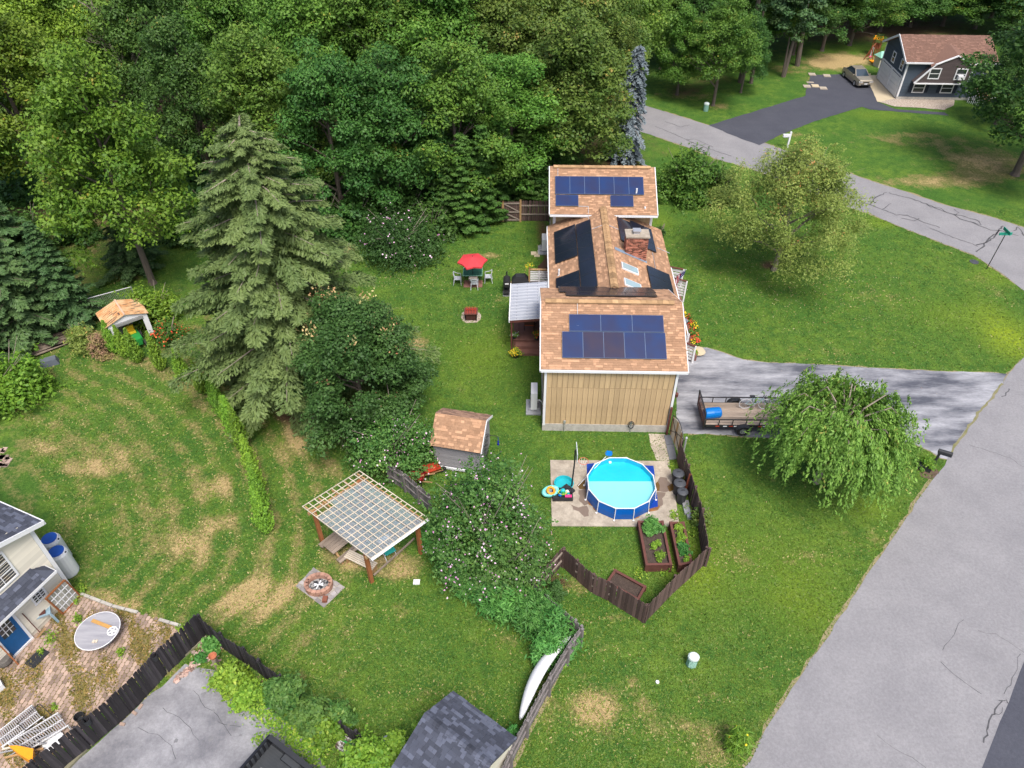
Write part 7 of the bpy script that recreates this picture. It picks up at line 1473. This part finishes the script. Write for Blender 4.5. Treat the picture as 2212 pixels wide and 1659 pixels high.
btree(990, 460, 90, 260, 'broad mid green maple left of the wooden gate', L_mid, 1); btree(1105, 425, 120, 240, 'mid green maple behind the wooden gate', L_mid, 3); btree(1175, 395, 200, 190, 'low dark maple at the corner of the far wing', L_dark, 2)
btree(1225, 392, 30, 280, 'large maple with yellowing tips left of the blue spruce', L_yel, 0); btree(1318, 285, 40, 120, 'maple with yellowing tips just left of the blue spruce top', L_yel, 2)
for i, (u, v, vt, w_, m) in enumerate(((700,345,-90,250,L_mid),(830,335,-60,260,L_mid),(960,330,-80,270,L_mid),(1090,320,-60,260,L_yel),(1215,300,-70,250,L_yel),(400,330,-90,210,L_dark),(270,300,-80,200,L_mid),(1300,250,-60,180,L_yel))):
    btree(u, v, vt, w_, ['leafy maple in the second row above the white-flowered bush','full green maple top centre-left, behind the front row','full green maple in the second row above the wooden gate','yellow-tipped maple at the top, directly above the far wing','yellow-tipped maple at the top, up and left of the blue spruce','dark tree at the top behind the bare twiggy tree','green tree at the top left behind the bright maple','yellow-tipped maple touching the street at the top'][i], m)
ORD = 'first second third fourth fifth sixth seventh eighth ninth tenth eleventh twelfth thirteenth fourteenth fifteenth sixteenth seventeenth eighteenth nineteenth twentieth twenty-first twenty-second twenty-third twenty-fourth twenty-fifth'.split()
gx = 'trees filling the back of the woods'
for i in range(13): btree(-60+i*118+rnd.uniform(-25,25), 215+rnd.uniform(-18,14), -230, 210, 'leafy tree in the back row of the woods, %s from the left' % ORD[i], rnd.choice((L_mid, L_dark, L_mid)), grp=gx)
# bare twiggy tree
t = thing('bare_tree', 'half bare tree with pale grey twigs at the top left', 'tree', P(350, 330)); m = MB(); g = random.Random(4); m.tube([(0,0,0),(.3,0,7),(.2,.2,13)], [.22,.14,.04], 7)
def twig(p, d, L0, r, n):
    q = p + d*L0; m.tube([p, q], [r, r*.6], 4)
    if n:
        for _ in range(3): twig(p + d*L0*g.uniform(.5, 1), (d + Vector((g.uniform(-.7,.7), g.uniform(-.7,.7), g.uniform(-.1,.5)))).normalized(), L0*.68, r*.6, n-1)
for k in range(11): a = k*2.4; twig(Vector((.2, 0, 4+k*.85)), Vector((math.cos(a), math.sin(a), .9)).normalized(), 2.6-.1*k, .06, 3)
obj('trunk', m, M_twig, t); me, cl = broad('crown', 3.4, 13, 4, 60, 3500, .24, seed=12); link(me, 'crown', L_mid, t)
t2 = t.copy(); COL.objects.link(t2); t2.location = P(250, 300); t2.rotation_euler.z = 2; t2['label'] = 'second half bare tree with pale twigs, left of the first at the top'
for ch_ in list(t.children): c2 = ch_.copy(); COL.objects.link(c2); c2.parent = t2
for i, (u, v, vt, w_) in enumerate(((705,520,400,110),(770,505,410,110),(690,470,380,120),(940,520,420,100),(880,490,400,120),(560,470,380,130),(480,500,400,120),(410,520,420,110),(800,470,380,110),(1150,425,350,90),(1215,400,330,90),(80,560,440,120),(170,520,430,90))):
    shrub_late.append((u, v, vt, w_, ['dark undergrowth bush above the tan canoe','dark undergrowth bush right of the tan canoe','dark bush under the woods behind the hemlock','dark bush right of the white-flowered bush','dark bush behind the white-flowered bush','dark bush at the foot of the tall pale trunk','dark bush left of the tall pale trunk','dark bush right of the bright maple trunk','dark bush high behind the tan canoe','dark bush behind the left corner of the far wing','dark bush behind the middle of the far wing','dark bush under the left edge pines','dark bush in the gap left of the bright maple'][i], L_dark, 4500, .26, 'undergrowth_bush', 'shrub', None, 0, .09, 200+i))
# woods right of the street
for i, (u, v, vt, w_, m) in enumerate(((1462,205,10,130,L_mid),(1540,228,-10,150,L_mid),(1600,200,30,100,L_dark),(1500,150,-120,170,L_dark),(1590,140,-120,160,L_mid),(1425,150,-60,110,L_mid))):
    btree(u, v, vt, w_, ['green tree across the street, right of the blue spruce','dense green tree above the street, behind the small utility box','dark tree behind the two leaning trunks','dark tall tree at the top, across the street from the woods','mid green tall tree at the top beside the leaning trunks','narrow green tree at the bend of the far street'][i], m)
for i, (u, v, u1, v1, r) in enumerate(((1600,178,1652,-60,.34),(1622,180,1650,20,.2),(1692,166,1722,60,.24),(1690,166,1706,80,.14),(1722,142,1745,0,.3))):
    b0 = P(u, v); tp1 = onplane(u1, v1, b0, (0,1,0)); d = tp1-b0; L1 = min(d.length, 24); d = d.normalized()*L1
    t = thing('tall_pine', ['tallest leaning pine trunk at the edge of the woods, left of the dark driveway','thin pale trunk right beside the tallest leaning trunk','pale leaning trunk beside the pale slabs','thin twin of the pale trunk beside the slabs','dark upright trunk behind the slabs'][i], 'tree', b0); obj('trunk', MB().tube([(0,0,-.1), d*.5, d], [r, r*.8, r*.5], 9), M_bark, t)
    me, cl = broad('crown', 2.6, 7, 0, 30, 3500, .3, seed=60+i, flat=.4); c_ = link(me, 'crown', L_pine, t); c_.location = d - Vector((0,0,1.5))
for i, (u, v) in enumerate(((1650,128),(1712,118),(1775,110),(1835,98),(1900,68),(1965,58),(2035,56),(2105,62),(2170,78),(2235,96),(1480,88),(1560,92),(1400,120),(2280,160),(1740,70),(1860,50),(2000,35),(2140,38),(1620,80))):
    btree(u, v, -90 if v > 60 else -60, 170, ['dark tree in the woods behind the slabs, leftmost','dark tree in the woods directly above the pale slabs','dark tree in the woods left of the swing set','dark tree in the woods behind the swing set','dark tree behind the left gable of the blue-grey house','dark tree behind the roof peak of the blue-grey house','dark tree behind the brown roof middle','dark tree behind the right half of the brown roof','dark tree behind the right end of the blue-grey house','dark tree at the right edge behind the large dark tree','tall tree at the top edge left of the leaning trunks','tall tree at the top edge just left of the tallest leaning trunk','tall tree at the top edge above the blue spruce','tree beyond the right edge of the picture','back row tree above the pale slabs','back row tree above the swing set','back row tree above the brown roof','back row tree above the right end of the brown roof','back row tree behind the leaning trunks'][i], L_dark if i % 3 else L_mid, grp='trees in the woods behind the blue-grey house')
btree(2192, 378, -60, 330, 'large dark green tree at the right edge beside the blue-grey house', L_dark, 1); btree(2150, 268, 80, 140, 'lower dark tree in front of the blue-grey house stairs', L_dark, 3)
# the big hemlock
p, H, r = dims(655, 826, 268, 505); me, br = conifer('crown', H, r, .3, 330, 640, .27, seed=9, droop=.27, power=.58, tw=.5, lv=(.45, 1.25)); plant('hemlock_tree', 'large olive green hemlock with drooping boughs in the left middle', 'tree', p, me, L_hem, con_trunk(H, .3, br[::2]).mesh('trunk'), 0, wm=M_twig)
# second hemlock bulk lower right side
p, H, r = dims(585, 812, 455, 270); me2, br = conifer('crown', H, r, .3, 190, 440, .27, seed=10, droop=.30, power=.7, tw=.5, lv=(.5, 1.2)); plant('hemlock_tree', 'shorter hemlock merged into the left side of the big one', 'tree', p, me2, L_hem, con_trunk(H, .2, br[::3]).mesh('trunk'), 1.)
# dense broadleaf with red tips
p, H, r = dims(792, 935, 668, 262); me, cl = broad('crown', r, H, .0, 230, 62000, .15, cr=(.75, 1.3), flat=.8, seed=21, top=.5); t = plant('dense_tree', 'dense glossy dark green tree with reddish tips below the hemlock', 'tree', p, me, L_holly, trunk_mb(H*.8, .2, cl, 10, 2))
RS.seed(5); top_c = cl[cl[:,2] > H*.62]; idx = RS.choice(len(top_c[:26]), 900); pos = top_c[idx] + unit(np.abs(RS.normal(size=(900,3)))*np.array([RS.choice([-1,1]),1,1]))*.5 + np.array([0,0,.35]) + RS.normal(size=(900,3))*.15
link(leaf_mesh('red_tips', pos, RS.normal(size=(900,3))+np.array([0,0,1.]), RS.uniform(.08,.18,900), RS.rand(900)), 'red_tips', mat('pale_red_tip', (.50,.22,.12), (.45,.42,.18), scale=1, contrast=3), t, 'stuff')
# shrubs -------------------------------------------------------------
def shrub(u, v, vt, w_, lab, m, n=6000, leaf=.13, name='shrub', cat='shrub', flower=None, nf=0, fs=.09, seed=1, nc=30, sq=.85, asp=.6, cr=(.3,.5), twigs=True, zmin=.4, droop=0.):
    p, H, r = dims(u, v, vt, w_); me, pp_, ee = shrub_mesh('foliage', r, r*sq, H, n, leaf, seed, nc, asp, cr, droop=droop); t = plant(name, lab, cat, p, me, m, crown='foliage')
    if flower: link(petals('blossoms', pp_, ee, nf, fs, seed, zmin), 'blossoms', flower, t, 'stuff')
    if twigs:
        q = MB(); g = random.Random(seed)
        for _ in range(9): a = g.uniform(0, 6.28); q.tube([(0,0,0), (r*.3*math.cos(a), r*.3*math.sin(a), H*.5), (r*.7*math.cos(a+.3), r*.7*math.sin(a+.3), H*g.uniform(.7,.98))], [.04,.025,.01], 4)
        obj('stem', q, M_twig, t)
    return t
for q_ in shrub_late: shrub(*q_)
shrub(862, 552, 455, 205, 'dark rose of sharon bush with white and pink flowers by the woods', L_holly, 16000, .15, 'flowering_shrub', 'bush', M_wpet, 240, .12, 3, 40, .8)
shrub(850, 1000, 872, 220, 'rose of sharon with pink flowers in front of the dense dark tree', L_rose, 16000, .13, 'flowering_shrub', 'bush', M_pink, 520, .09, 4, 60, cr=(.2,.42))
shrub(1052, 1205, 975, 285, 'large rose of sharon covered in pink flowers left of the pool slab', L_rose, 34000, .13, 'flowering_shrub', 'bush', M_wpet, 1500, .085, 5, 95, cr=(.2,.42))
shrub(1100, 1255, 1120, 190, 'lower rose of sharon thicket joining the large one and the weeds', L_rose, 14000, .13, 'flowering_shrub', 'bush', M_wpet, 350, .085, 6, 44)
for i, (u, v, vt, w_, m, n) in enumerate(((952,1178,1125,95,L_fern,2600),(985,1225,1160,110,L_fern,3400),(1020,1262,1195,110,L_fern,3600),(1066,1296,1228,110,L_fern,3800),(1116,1322,1255,120,L_fern,4200),(1160,1352,1282,120,L_fern,4200),(1195,1388,1315,110,L_fern,3600),(1180,1425,1365,70,L_fern,2000))):
    shrub(u, v, vt, w_, ['bushy green weeds beside the pergola corner','green weeds second from the pergola along the grey fence','green weeds third from the pergola','feathery weeds in the middle of the weed row','feathery weeds where the weed row is widest','long-leaved weeds behind the grey fence','long-leaved weeds at the bend of the grey fence','drooping grassy weeds at the end of the row by the canoe'][i], m, n, .22, 'weed_plant', 'plant', seed=10+i, nc=22, asp=.25, twigs=False, sq=.9, droop=.15)
shrub(1480, 425, 322, 150, 'rounded green bush right of the far wing', L_mid, 12000, .2, seed=20, nc=34); shrub(1545, 432, 350, 110, 'yellowish half of the bush pair right of the far wing', L_yel, 8000, .2, seed=21)
shrub(28, 858, 742, 190, 'bright yellow-green shrub at the left edge of the dry lawn', L_bright, 9000, .2, seed=22); shrub(190, 757, 690, 70, 'straw-brown weeds by the timber pile', L_autumn, 2600, .18, 'weed_plant', 'plant', seed=23, asp=.3, twigs=False); shrub(222, 768, 705, 50, 'reddish weeds left of the metal shed', mat('dry_weed', (.30,.17,.12), (.22,.2,.06), scale=3, contrast=2), 1500, .18, 'weed_plant', 'plant', seed=24, asp=.3, twigs=False)
shrub(172, 735, 700, 40, 'small bright shrub between the timber pile and the shed', L_bright, 1000, .15, seed=25)
shrub(340, 690, 618, 120, 'bright green shrub behind the metal shed', L_bright, 7000, .17, seed=26); shrub(366, 742, 692, 80, 'dark bush with red flowers right of the metal shed', L_mid, 3500, .14, 'flowering_shrub', 'bush', M_redp, 260, .12, 27)
for i, (u, v, vt, w_, m, n) in enumerate(((502,1482,1445,84,L_bright,3200),(540,1512,1475,74,L_bright,2600),(462,1404,1376,44,L_fern,1000),(436,1428,1408,24,L_fern,450),(606,1508,1465,66,L_rose,2400),(640,1530,1452,86,L_rose,3800),(688,1562,1490,96,L_rose,4200),(716,1592,1545,66,L_bright,2200),(668,1572,1530,50,L_rose,1600),(745,1562,1515,62,L_rose,2000),(800,1664,1600,110,L_bright,3600),(866,1640,1580,64,L_bright,1900),(905,1590,1562,34,L_bright,600),(1108,1600,1565,30,L_fern,700))):
    shrub(u, v, vt, w_, ['yellow-green goldenrod clump at the top of the vine bed','yellow-green goldenrod spilling onto the asphalt','dark leafy hosta in the fence corner','small hosta beside the brick rubble','leafy vine climbing the end of the dark fence','tall tangled vine mound in the middle of the vine bed','broad tangled vine mound above the mulch bags','bright vine mound beside the truck','low vine runner on the asphalt near the truck','vine mound on the lawn side above the bags','bright broad-leaved bush at the bottom edge below the dish','bright bush between the dish and the dark shed','small weed at the dark shed corner','small weed at the near end of the canoe'][i], m, n, .15, 'vine_shrub' if m is L_rose else 'leafy_plant', 'plant', seed=30+i, twigs=False, nc=24, asp=.55)
# runners over the asphalt
RS.seed(8); n = 2600; lu = RS.uniform(0, 1, n); A_ = [P(480,1455), P(560,1530), P(640,1592), P(690,1640)]
pos = np.array([(lambda q: (q.x+rnd.gauss(0,.28), q.y+rnd.gauss(0,.28), .05+rnd.random()*.14))(A_[min(2,int(l*3))].lerp(A_[min(3,int(l*3)+1)], l*3-int(l*3))) for l in lu])
vo = bpy.data.objects.new('vine_runners', leaf_mesh('vine_runners', pos, RS.normal(size=(n,3))*.5+np.array([0,0,1.]), RS.uniform(.06,.15,n), RS.rand(n))); vo.data.materials.append(L_bright); COL.objects.link(vo); vo['kind'] = 'stuff'
me, br = conifer('foliage', 1.15, .5, .02, 60, 60, .12, seed=33, droop=.1, tw=.4); plant('juniper', 'small round evergreen in the mulch behind the brown fence', 'shrub', P(1200, 1288), me, L_holly, crown='foliage')
shrub(1588, 1614, 1572, 52, 'grassy flowering tuft near the road at the bottom', L_bright, 1100, .3, 'grass_tuft', 'plant', M_yel, 20, .1, 41, asp=.14, twigs=False)
shrub(1512, 1128, 1092, 46, 'vine hanging over the brown fence beside the narrow bed', L_yel, 1500, .14, 'vine', 'plant', seed=42)
for i, (u, v, vt, w_, fm, n, lab) in enumerate(((1481,690,668,18,M_yel,120,'yellow flowers at the upper end of the front flower bed'),(1487,706,682,24,M_redp,220,'red flowers below the roof corner in the front bed'),(1497,712,690,20,M_yel,160,'yellow flower clump right of the red ones in the front bed'),(1494,732,704,28,M_redp,260,'orange-red flower clump in the middle of the front bed'),(1504,748,722,26,M_redp,60,'dark reddish foliage at the lower end of the front bed'),(1497,752,735,14,M_yel,60,'small yellow flowers against the white ramp railing'))):
    shrub(u, v, vt, w_, lab, L_mid, 700, .12, 'flower_clump', 'flowers', fm, n, .10, 50+i, 10, twigs=False, zmin=.15)
shrub(1424, 510, 480, 26, 'small dark shrub against the right wall of the far wing', L_holly, 900, .15, seed=57); shrub(1415, 545, 520, 20, 'tiny shrub beside the middle wing on the right', L_mid, 500, .13, seed=58)
# columnar evergreens by the gate
me, br = conifer('crown', 7, 1.3, .05, 120, 130, .24, seed=44, droop=.05, power=.45, tw=.5)
for i, (u, v, vt, w_) in enumerate(((965,500,330,90),(1005,498,290,90),(1045,486,270,90),(1085,462,260,90),(1130,440,270,80))):
    p, H, r = dims(u, v, vt, w_); plant('arborvitae', ['dense evergreen column nearest the white-flowered bush','second evergreen column from the white-flowered bush','evergreen column left of the wooden fence','evergreen column behind the left fence panel','evergreen column behind the wooden gate'][i], 'tree', p, me, L_dark, None, i*1.3, (r/1.3, r/1.3, H/7))
# clipped arborvitae hedge: each spire its own
me, br = conifer('foliage', 2.5, .46, .02, 240, 34, .11, seed=45, droop=-1.0, power=.75, tw=.12, asp=.4)
hl = [P(u, v) for u, v in ((252,762),(300,783),(350,800),(400,822),(440,850),(470,882),(500,925),(528,975),(548,1020),(562,1062),(572,1105),(578,1150))]
pts = []; 
for a, b_ in zip(hl[:-1], hl[1:]):
    n = max(1, round((b_-a).length/1.25)); pts += [a.lerp(b_, k/n) for k in range(n)]
pts.append(hl[-1]); base_t = None
for k, p in enumerate(pts):
    lab = 'arborvitae spire in the hedge, number %d from the metal shed end' % (k+1); lab = {0: 'arborvitae spire at the metal shed end of the hedge', len(pts)-1: 'arborvitae spire at the pergola end of the hedge'}.get(k, 'arborvitae spire in the curving hedge, %s from the metal shed' % ORD[min(k, 24)])
    sc_h = rnd.uniform(.85, 1.15)*(1.0 if k < 9 else 1.22); tt = plant('arborvitae', lab, 'shrub', p, me, L_arbor, None, rnd.uniform(0, 6), (rnd.uniform(.85,1.1), rnd.uniform(.85,1.1), sc_h), 'arborvitae spires of the hedge', crown='foliage')
# weeping blue spruce
p, H, r = dims(1347, 352, 98, 100); me, br = conifer('crown', H, r, H*.06, 150, 110, .34, seed=46, droop=.75, power=.45, tw=.35, asp=.35); plant('blue_spruce', 'narrow weeping blue spruce beside the far wing', 'tree', p, me, L_blue, con_trunk(H, .22, br[::3]), 0, lean=(0, .035))
# weeping cherry
p, H, r = dims(1762, 1042, 846, 278); RS.seed(70); n_s = 1150; P2, N2, T2, S2, C2 = [], [], [], [], []; arms = MB(); g = random.Random(70)
arms.tube([(0,0,0),(.05,.05,1.2),(0,0,2.0)], [.17,.14,.12], 8); ends = []
for k in range(30):
    a = k*2.4; rr = r*g.uniform(.45,.92); hz = H*g.uniform(.82,.98)-rr*.18; q = [Vector((0,0,1.7)), Vector((rr*.35*math.cos(a), rr*.35*math.sin(a), hz*.9)), Vector((rr*.72*math.cos(a+.1), rr*.72*math.sin(a+.1), hz)), Vector((rr*math.cos(a+.15), rr*math.sin(a+.15), hz*.86))]; arms.tube(q, [.06,.04,.025,.01], 5); ends += [(q[1],q[2]),(q[2],q[3]),(q[2],q[3])]
for s_i in range(n_s):
    a_, b_ = ends[s_i % len(ends)]; o = a_.lerp(b_, g.random()) + Vector((g.gauss(0,.38), g.gauss(0,.38), g.gauss(.02,.16))); L0 = min(o.z-.25, g.uniform(.7, 1.5+1.6*(o.xy.length/r))); m_ = int(26*L0/1.4)+8; tt = RS.rand(m_)
    out = np.array([o.x, o.y, 0])/max(.3, o.xy.length); pos = np.array([o.x, o.y, o.z]) + out*(.5*np.sin(tt*1.6))[:, None]*L0*.55 + RS.normal(size=(m_,3))*.06; pos[:, 2] += .12*np.sin(tt*3.14)-L0*tt**1.3
    P2.append(pos); N2.append(out*.7+np.array([0,0,.6])+RS.normal(size=(m_,3))*.5); T2.append(np.tile(out*.35+np.array([0,0,-1.]), (m_,1))+RS.normal(size=(m_,3))*.35); S2.append(RS.uniform(.13,.25,m_)); C2.append(g.uniform(.1,.5)+RS.uniform(-.1,.5,m_))
me = leaf_mesh('crown', np.concatenate(P2), np.concatenate(N2), np.concatenate(S2), np.concatenate(C2), np.concatenate(T2), .38)
plant('weeping_cherry', 'weeping cherry with arching pale branches beside the trailer', 'tree', p, me, L_cherry, arms, 0, wm=M_twig)
# airy tree turning colour
p, H, r = dims(1672, 583, 308, 315); me, cl = broad('crown', r, H, .1, 230, 60000, .145, cr=(.4, .8), flat=.8, seed=72, spread=1.0, top=.5, asp=.42, droop=.7); t = plant('crabapple_tree', 'airy crabapple with orange-brown leaves on the front lawn', 'tree', p, me, L_autumn, trunk_mb(H*.85, .17, cl, 26, 7), 0, wm=M_twig)
# undergrowth below the woods
RS.seed(9); n = 26000; uu_ = RS.uniform(-80, 1230, n); vv_ = 300+RS.rand(n)*150; ok = [(P(u, v)) for u, v in zip(uu_, vv_)]
pos = np.array([(q.x, q.y, abs(rnd.gauss(0,.5))) for q in ok]); uo = bpy.data.objects.new('undergrowth', leaf_mesh('undergrowth', pos, RS.normal(size=(n,3))*.6+np.array([0,0,1.]), RS.uniform(.3,.7,n), RS.rand(n)*.7)); uo.data.materials.append(L_dark); COL.objects.link(uo); uo['kind'] = 'stuff'
# weeds in the paving and along fences
RS.seed(19); ws = [(175,1277,14,300),(170,1340,10,160),(165,1300,6,80),(262,1410,10,120),(110,1380,16,120),(90,1410,8,80),(395,1360,10,120),(330,1420,6,60),(1450,1010,6,100),(1455,1115,10,150),(1500,1150,10,160),(1485,1100,8,100),(1256,1370,6,60),(1215,1440,6,60),(1435,1228,16,120),(1380,1240,14,120),(505,1470,20,200),(560,1600,14,60),(120,1530,6,60)]
pos = []; 
for u, v, s, k in ws:
    for _ in range(k): q = P(u+rnd.gauss(0,s*.5), v+rnd.gauss(0,s*.5)); pos.append((q.x, q.y, .03+abs(rnd.gauss(0,.09))))
n = len(pos); wo = bpy.data.objects.new('weeds', leaf_mesh('weeds', np.array(pos), RS.normal(size=(n,3))*.6+np.array([0,0,1.]), RS.uniform(.05,.14,n), RS.rand(n))); wo.data.materials.append(L_bright); COL.objects.link(wo); wo['kind'] = 'stuff'
# fallen petals and leaves scattered on the lawn
RS.seed(29); pos = []
for u, v, su, sv, k in ((1720,600,110,45,700),(1100,575,26,14,60),(880,600,50,10,130),(1160,1190,22,50,120),(1900,700,120,60,160),(1530,560,60,60,120)):
    for _ in range(k): q = P(rnd.gauss(u,su), rnd.gauss(v,sv)); pos.append((q.x, q.y, .015))
n = len(pos); po_ = bpy.data.objects.new('fallen_leaves', leaf_mesh('fallen_leaves', np.array(pos), RS.normal(size=(n,3))*.15+np.array([0,0,1.]), RS.uniform(.05,.10,n), RS.rand(n))); po_.data.materials.append(mat('fallen_leaf', (.55,.48,.32), (.42,.22,.09), scale=1.5, contrast=3)); COL.objects.link(po_); po_['kind'] = 'stuff'
# short grass clumps over the near lawns
roads = [[tuple(q.xy) for q in W(x, 0)] for x in (main, drv, side)] + [pw_] + [[tuple(q.xy) for q in W(x, 0)] for x in ([(1188,995),(1445,997),(1468,1139),(1192,1137)], [(150,1659),(400,1434),(490,1480),(610,1540),(690,1640),(780,1800)], [(1172,929),(1441,933),(1441,360),(1172,360)], [(639,1267),(700,1313),(745,1269),(678,1227)])]
RS.seed(39); n = 210000; gx_ = np.empty((n, 3)); yy_ = 9.5 + (RS.rand(n)**1.35)*42; xx_ = (RS.rand(n)*2-1)*(yy_*.72+6); k = np.ones(n, bool)
def inside_np(x, y, poly):
    c = np.zeros(len(x), bool); m_ = len(poly)
    for i in range(m_):
        x1, y1 = poly[i]; x2, y2 = poly[(i+1) % m_]
        if y1 == y2: continue
        t_ = ((y1 > y) != (y2 > y)) & (x < (x2-x1)*(y-y1)/(y2-y1)+x1); c ^= t_
    return c
for r_p in roads: k &= ~inside_np(xx_, yy_, r_p)
xx_, yy_ = xx_[k], yy_[k]; n = len(xx_); pos = np.stack([xx_, yy_, np.full(n, .025)], 1)
# clumps take the colour of the turf below: same attribute mix, sampled on the lawn grid
ix = np.clip(np.searchsorted(xs, xx_), 0, nx-1); iy = np.clip(np.searchsorted(ys, yy_), 0, ny-1); gi = iy*nx+ix
tn = RS.uniform(0, .45, n) + (stripe[gi]-.5)*.5 + np.clip(lush[gi], 0, 1)*.2 + np.where(RS.rand(n) < np.clip(dry[gi]*1.1+.012, 0, .95), .5, 0)
keep = RS.rand(n) > np.clip(soil[gi], 0, .9); pos, tn = pos[keep], tn[keep]; n = len(pos)
L_grass = leafmat('grass_blades', (.075,.145,.018), (.185,.25,.032), (.42,.34,.15), trans=.1, amt=.32)
go = bpy.data.objects.new('grass', leaf_mesh('grass', pos, RS.normal(size=(n,3))*.55+np.array([0,0,1.]), RS.uniform(.05,.13,n)*(1+yy_[keep]*.012), tn, asp=.4)); go.data.materials.append(L_grass); COL.objects.link(go); go['kind'] = 'stuff'
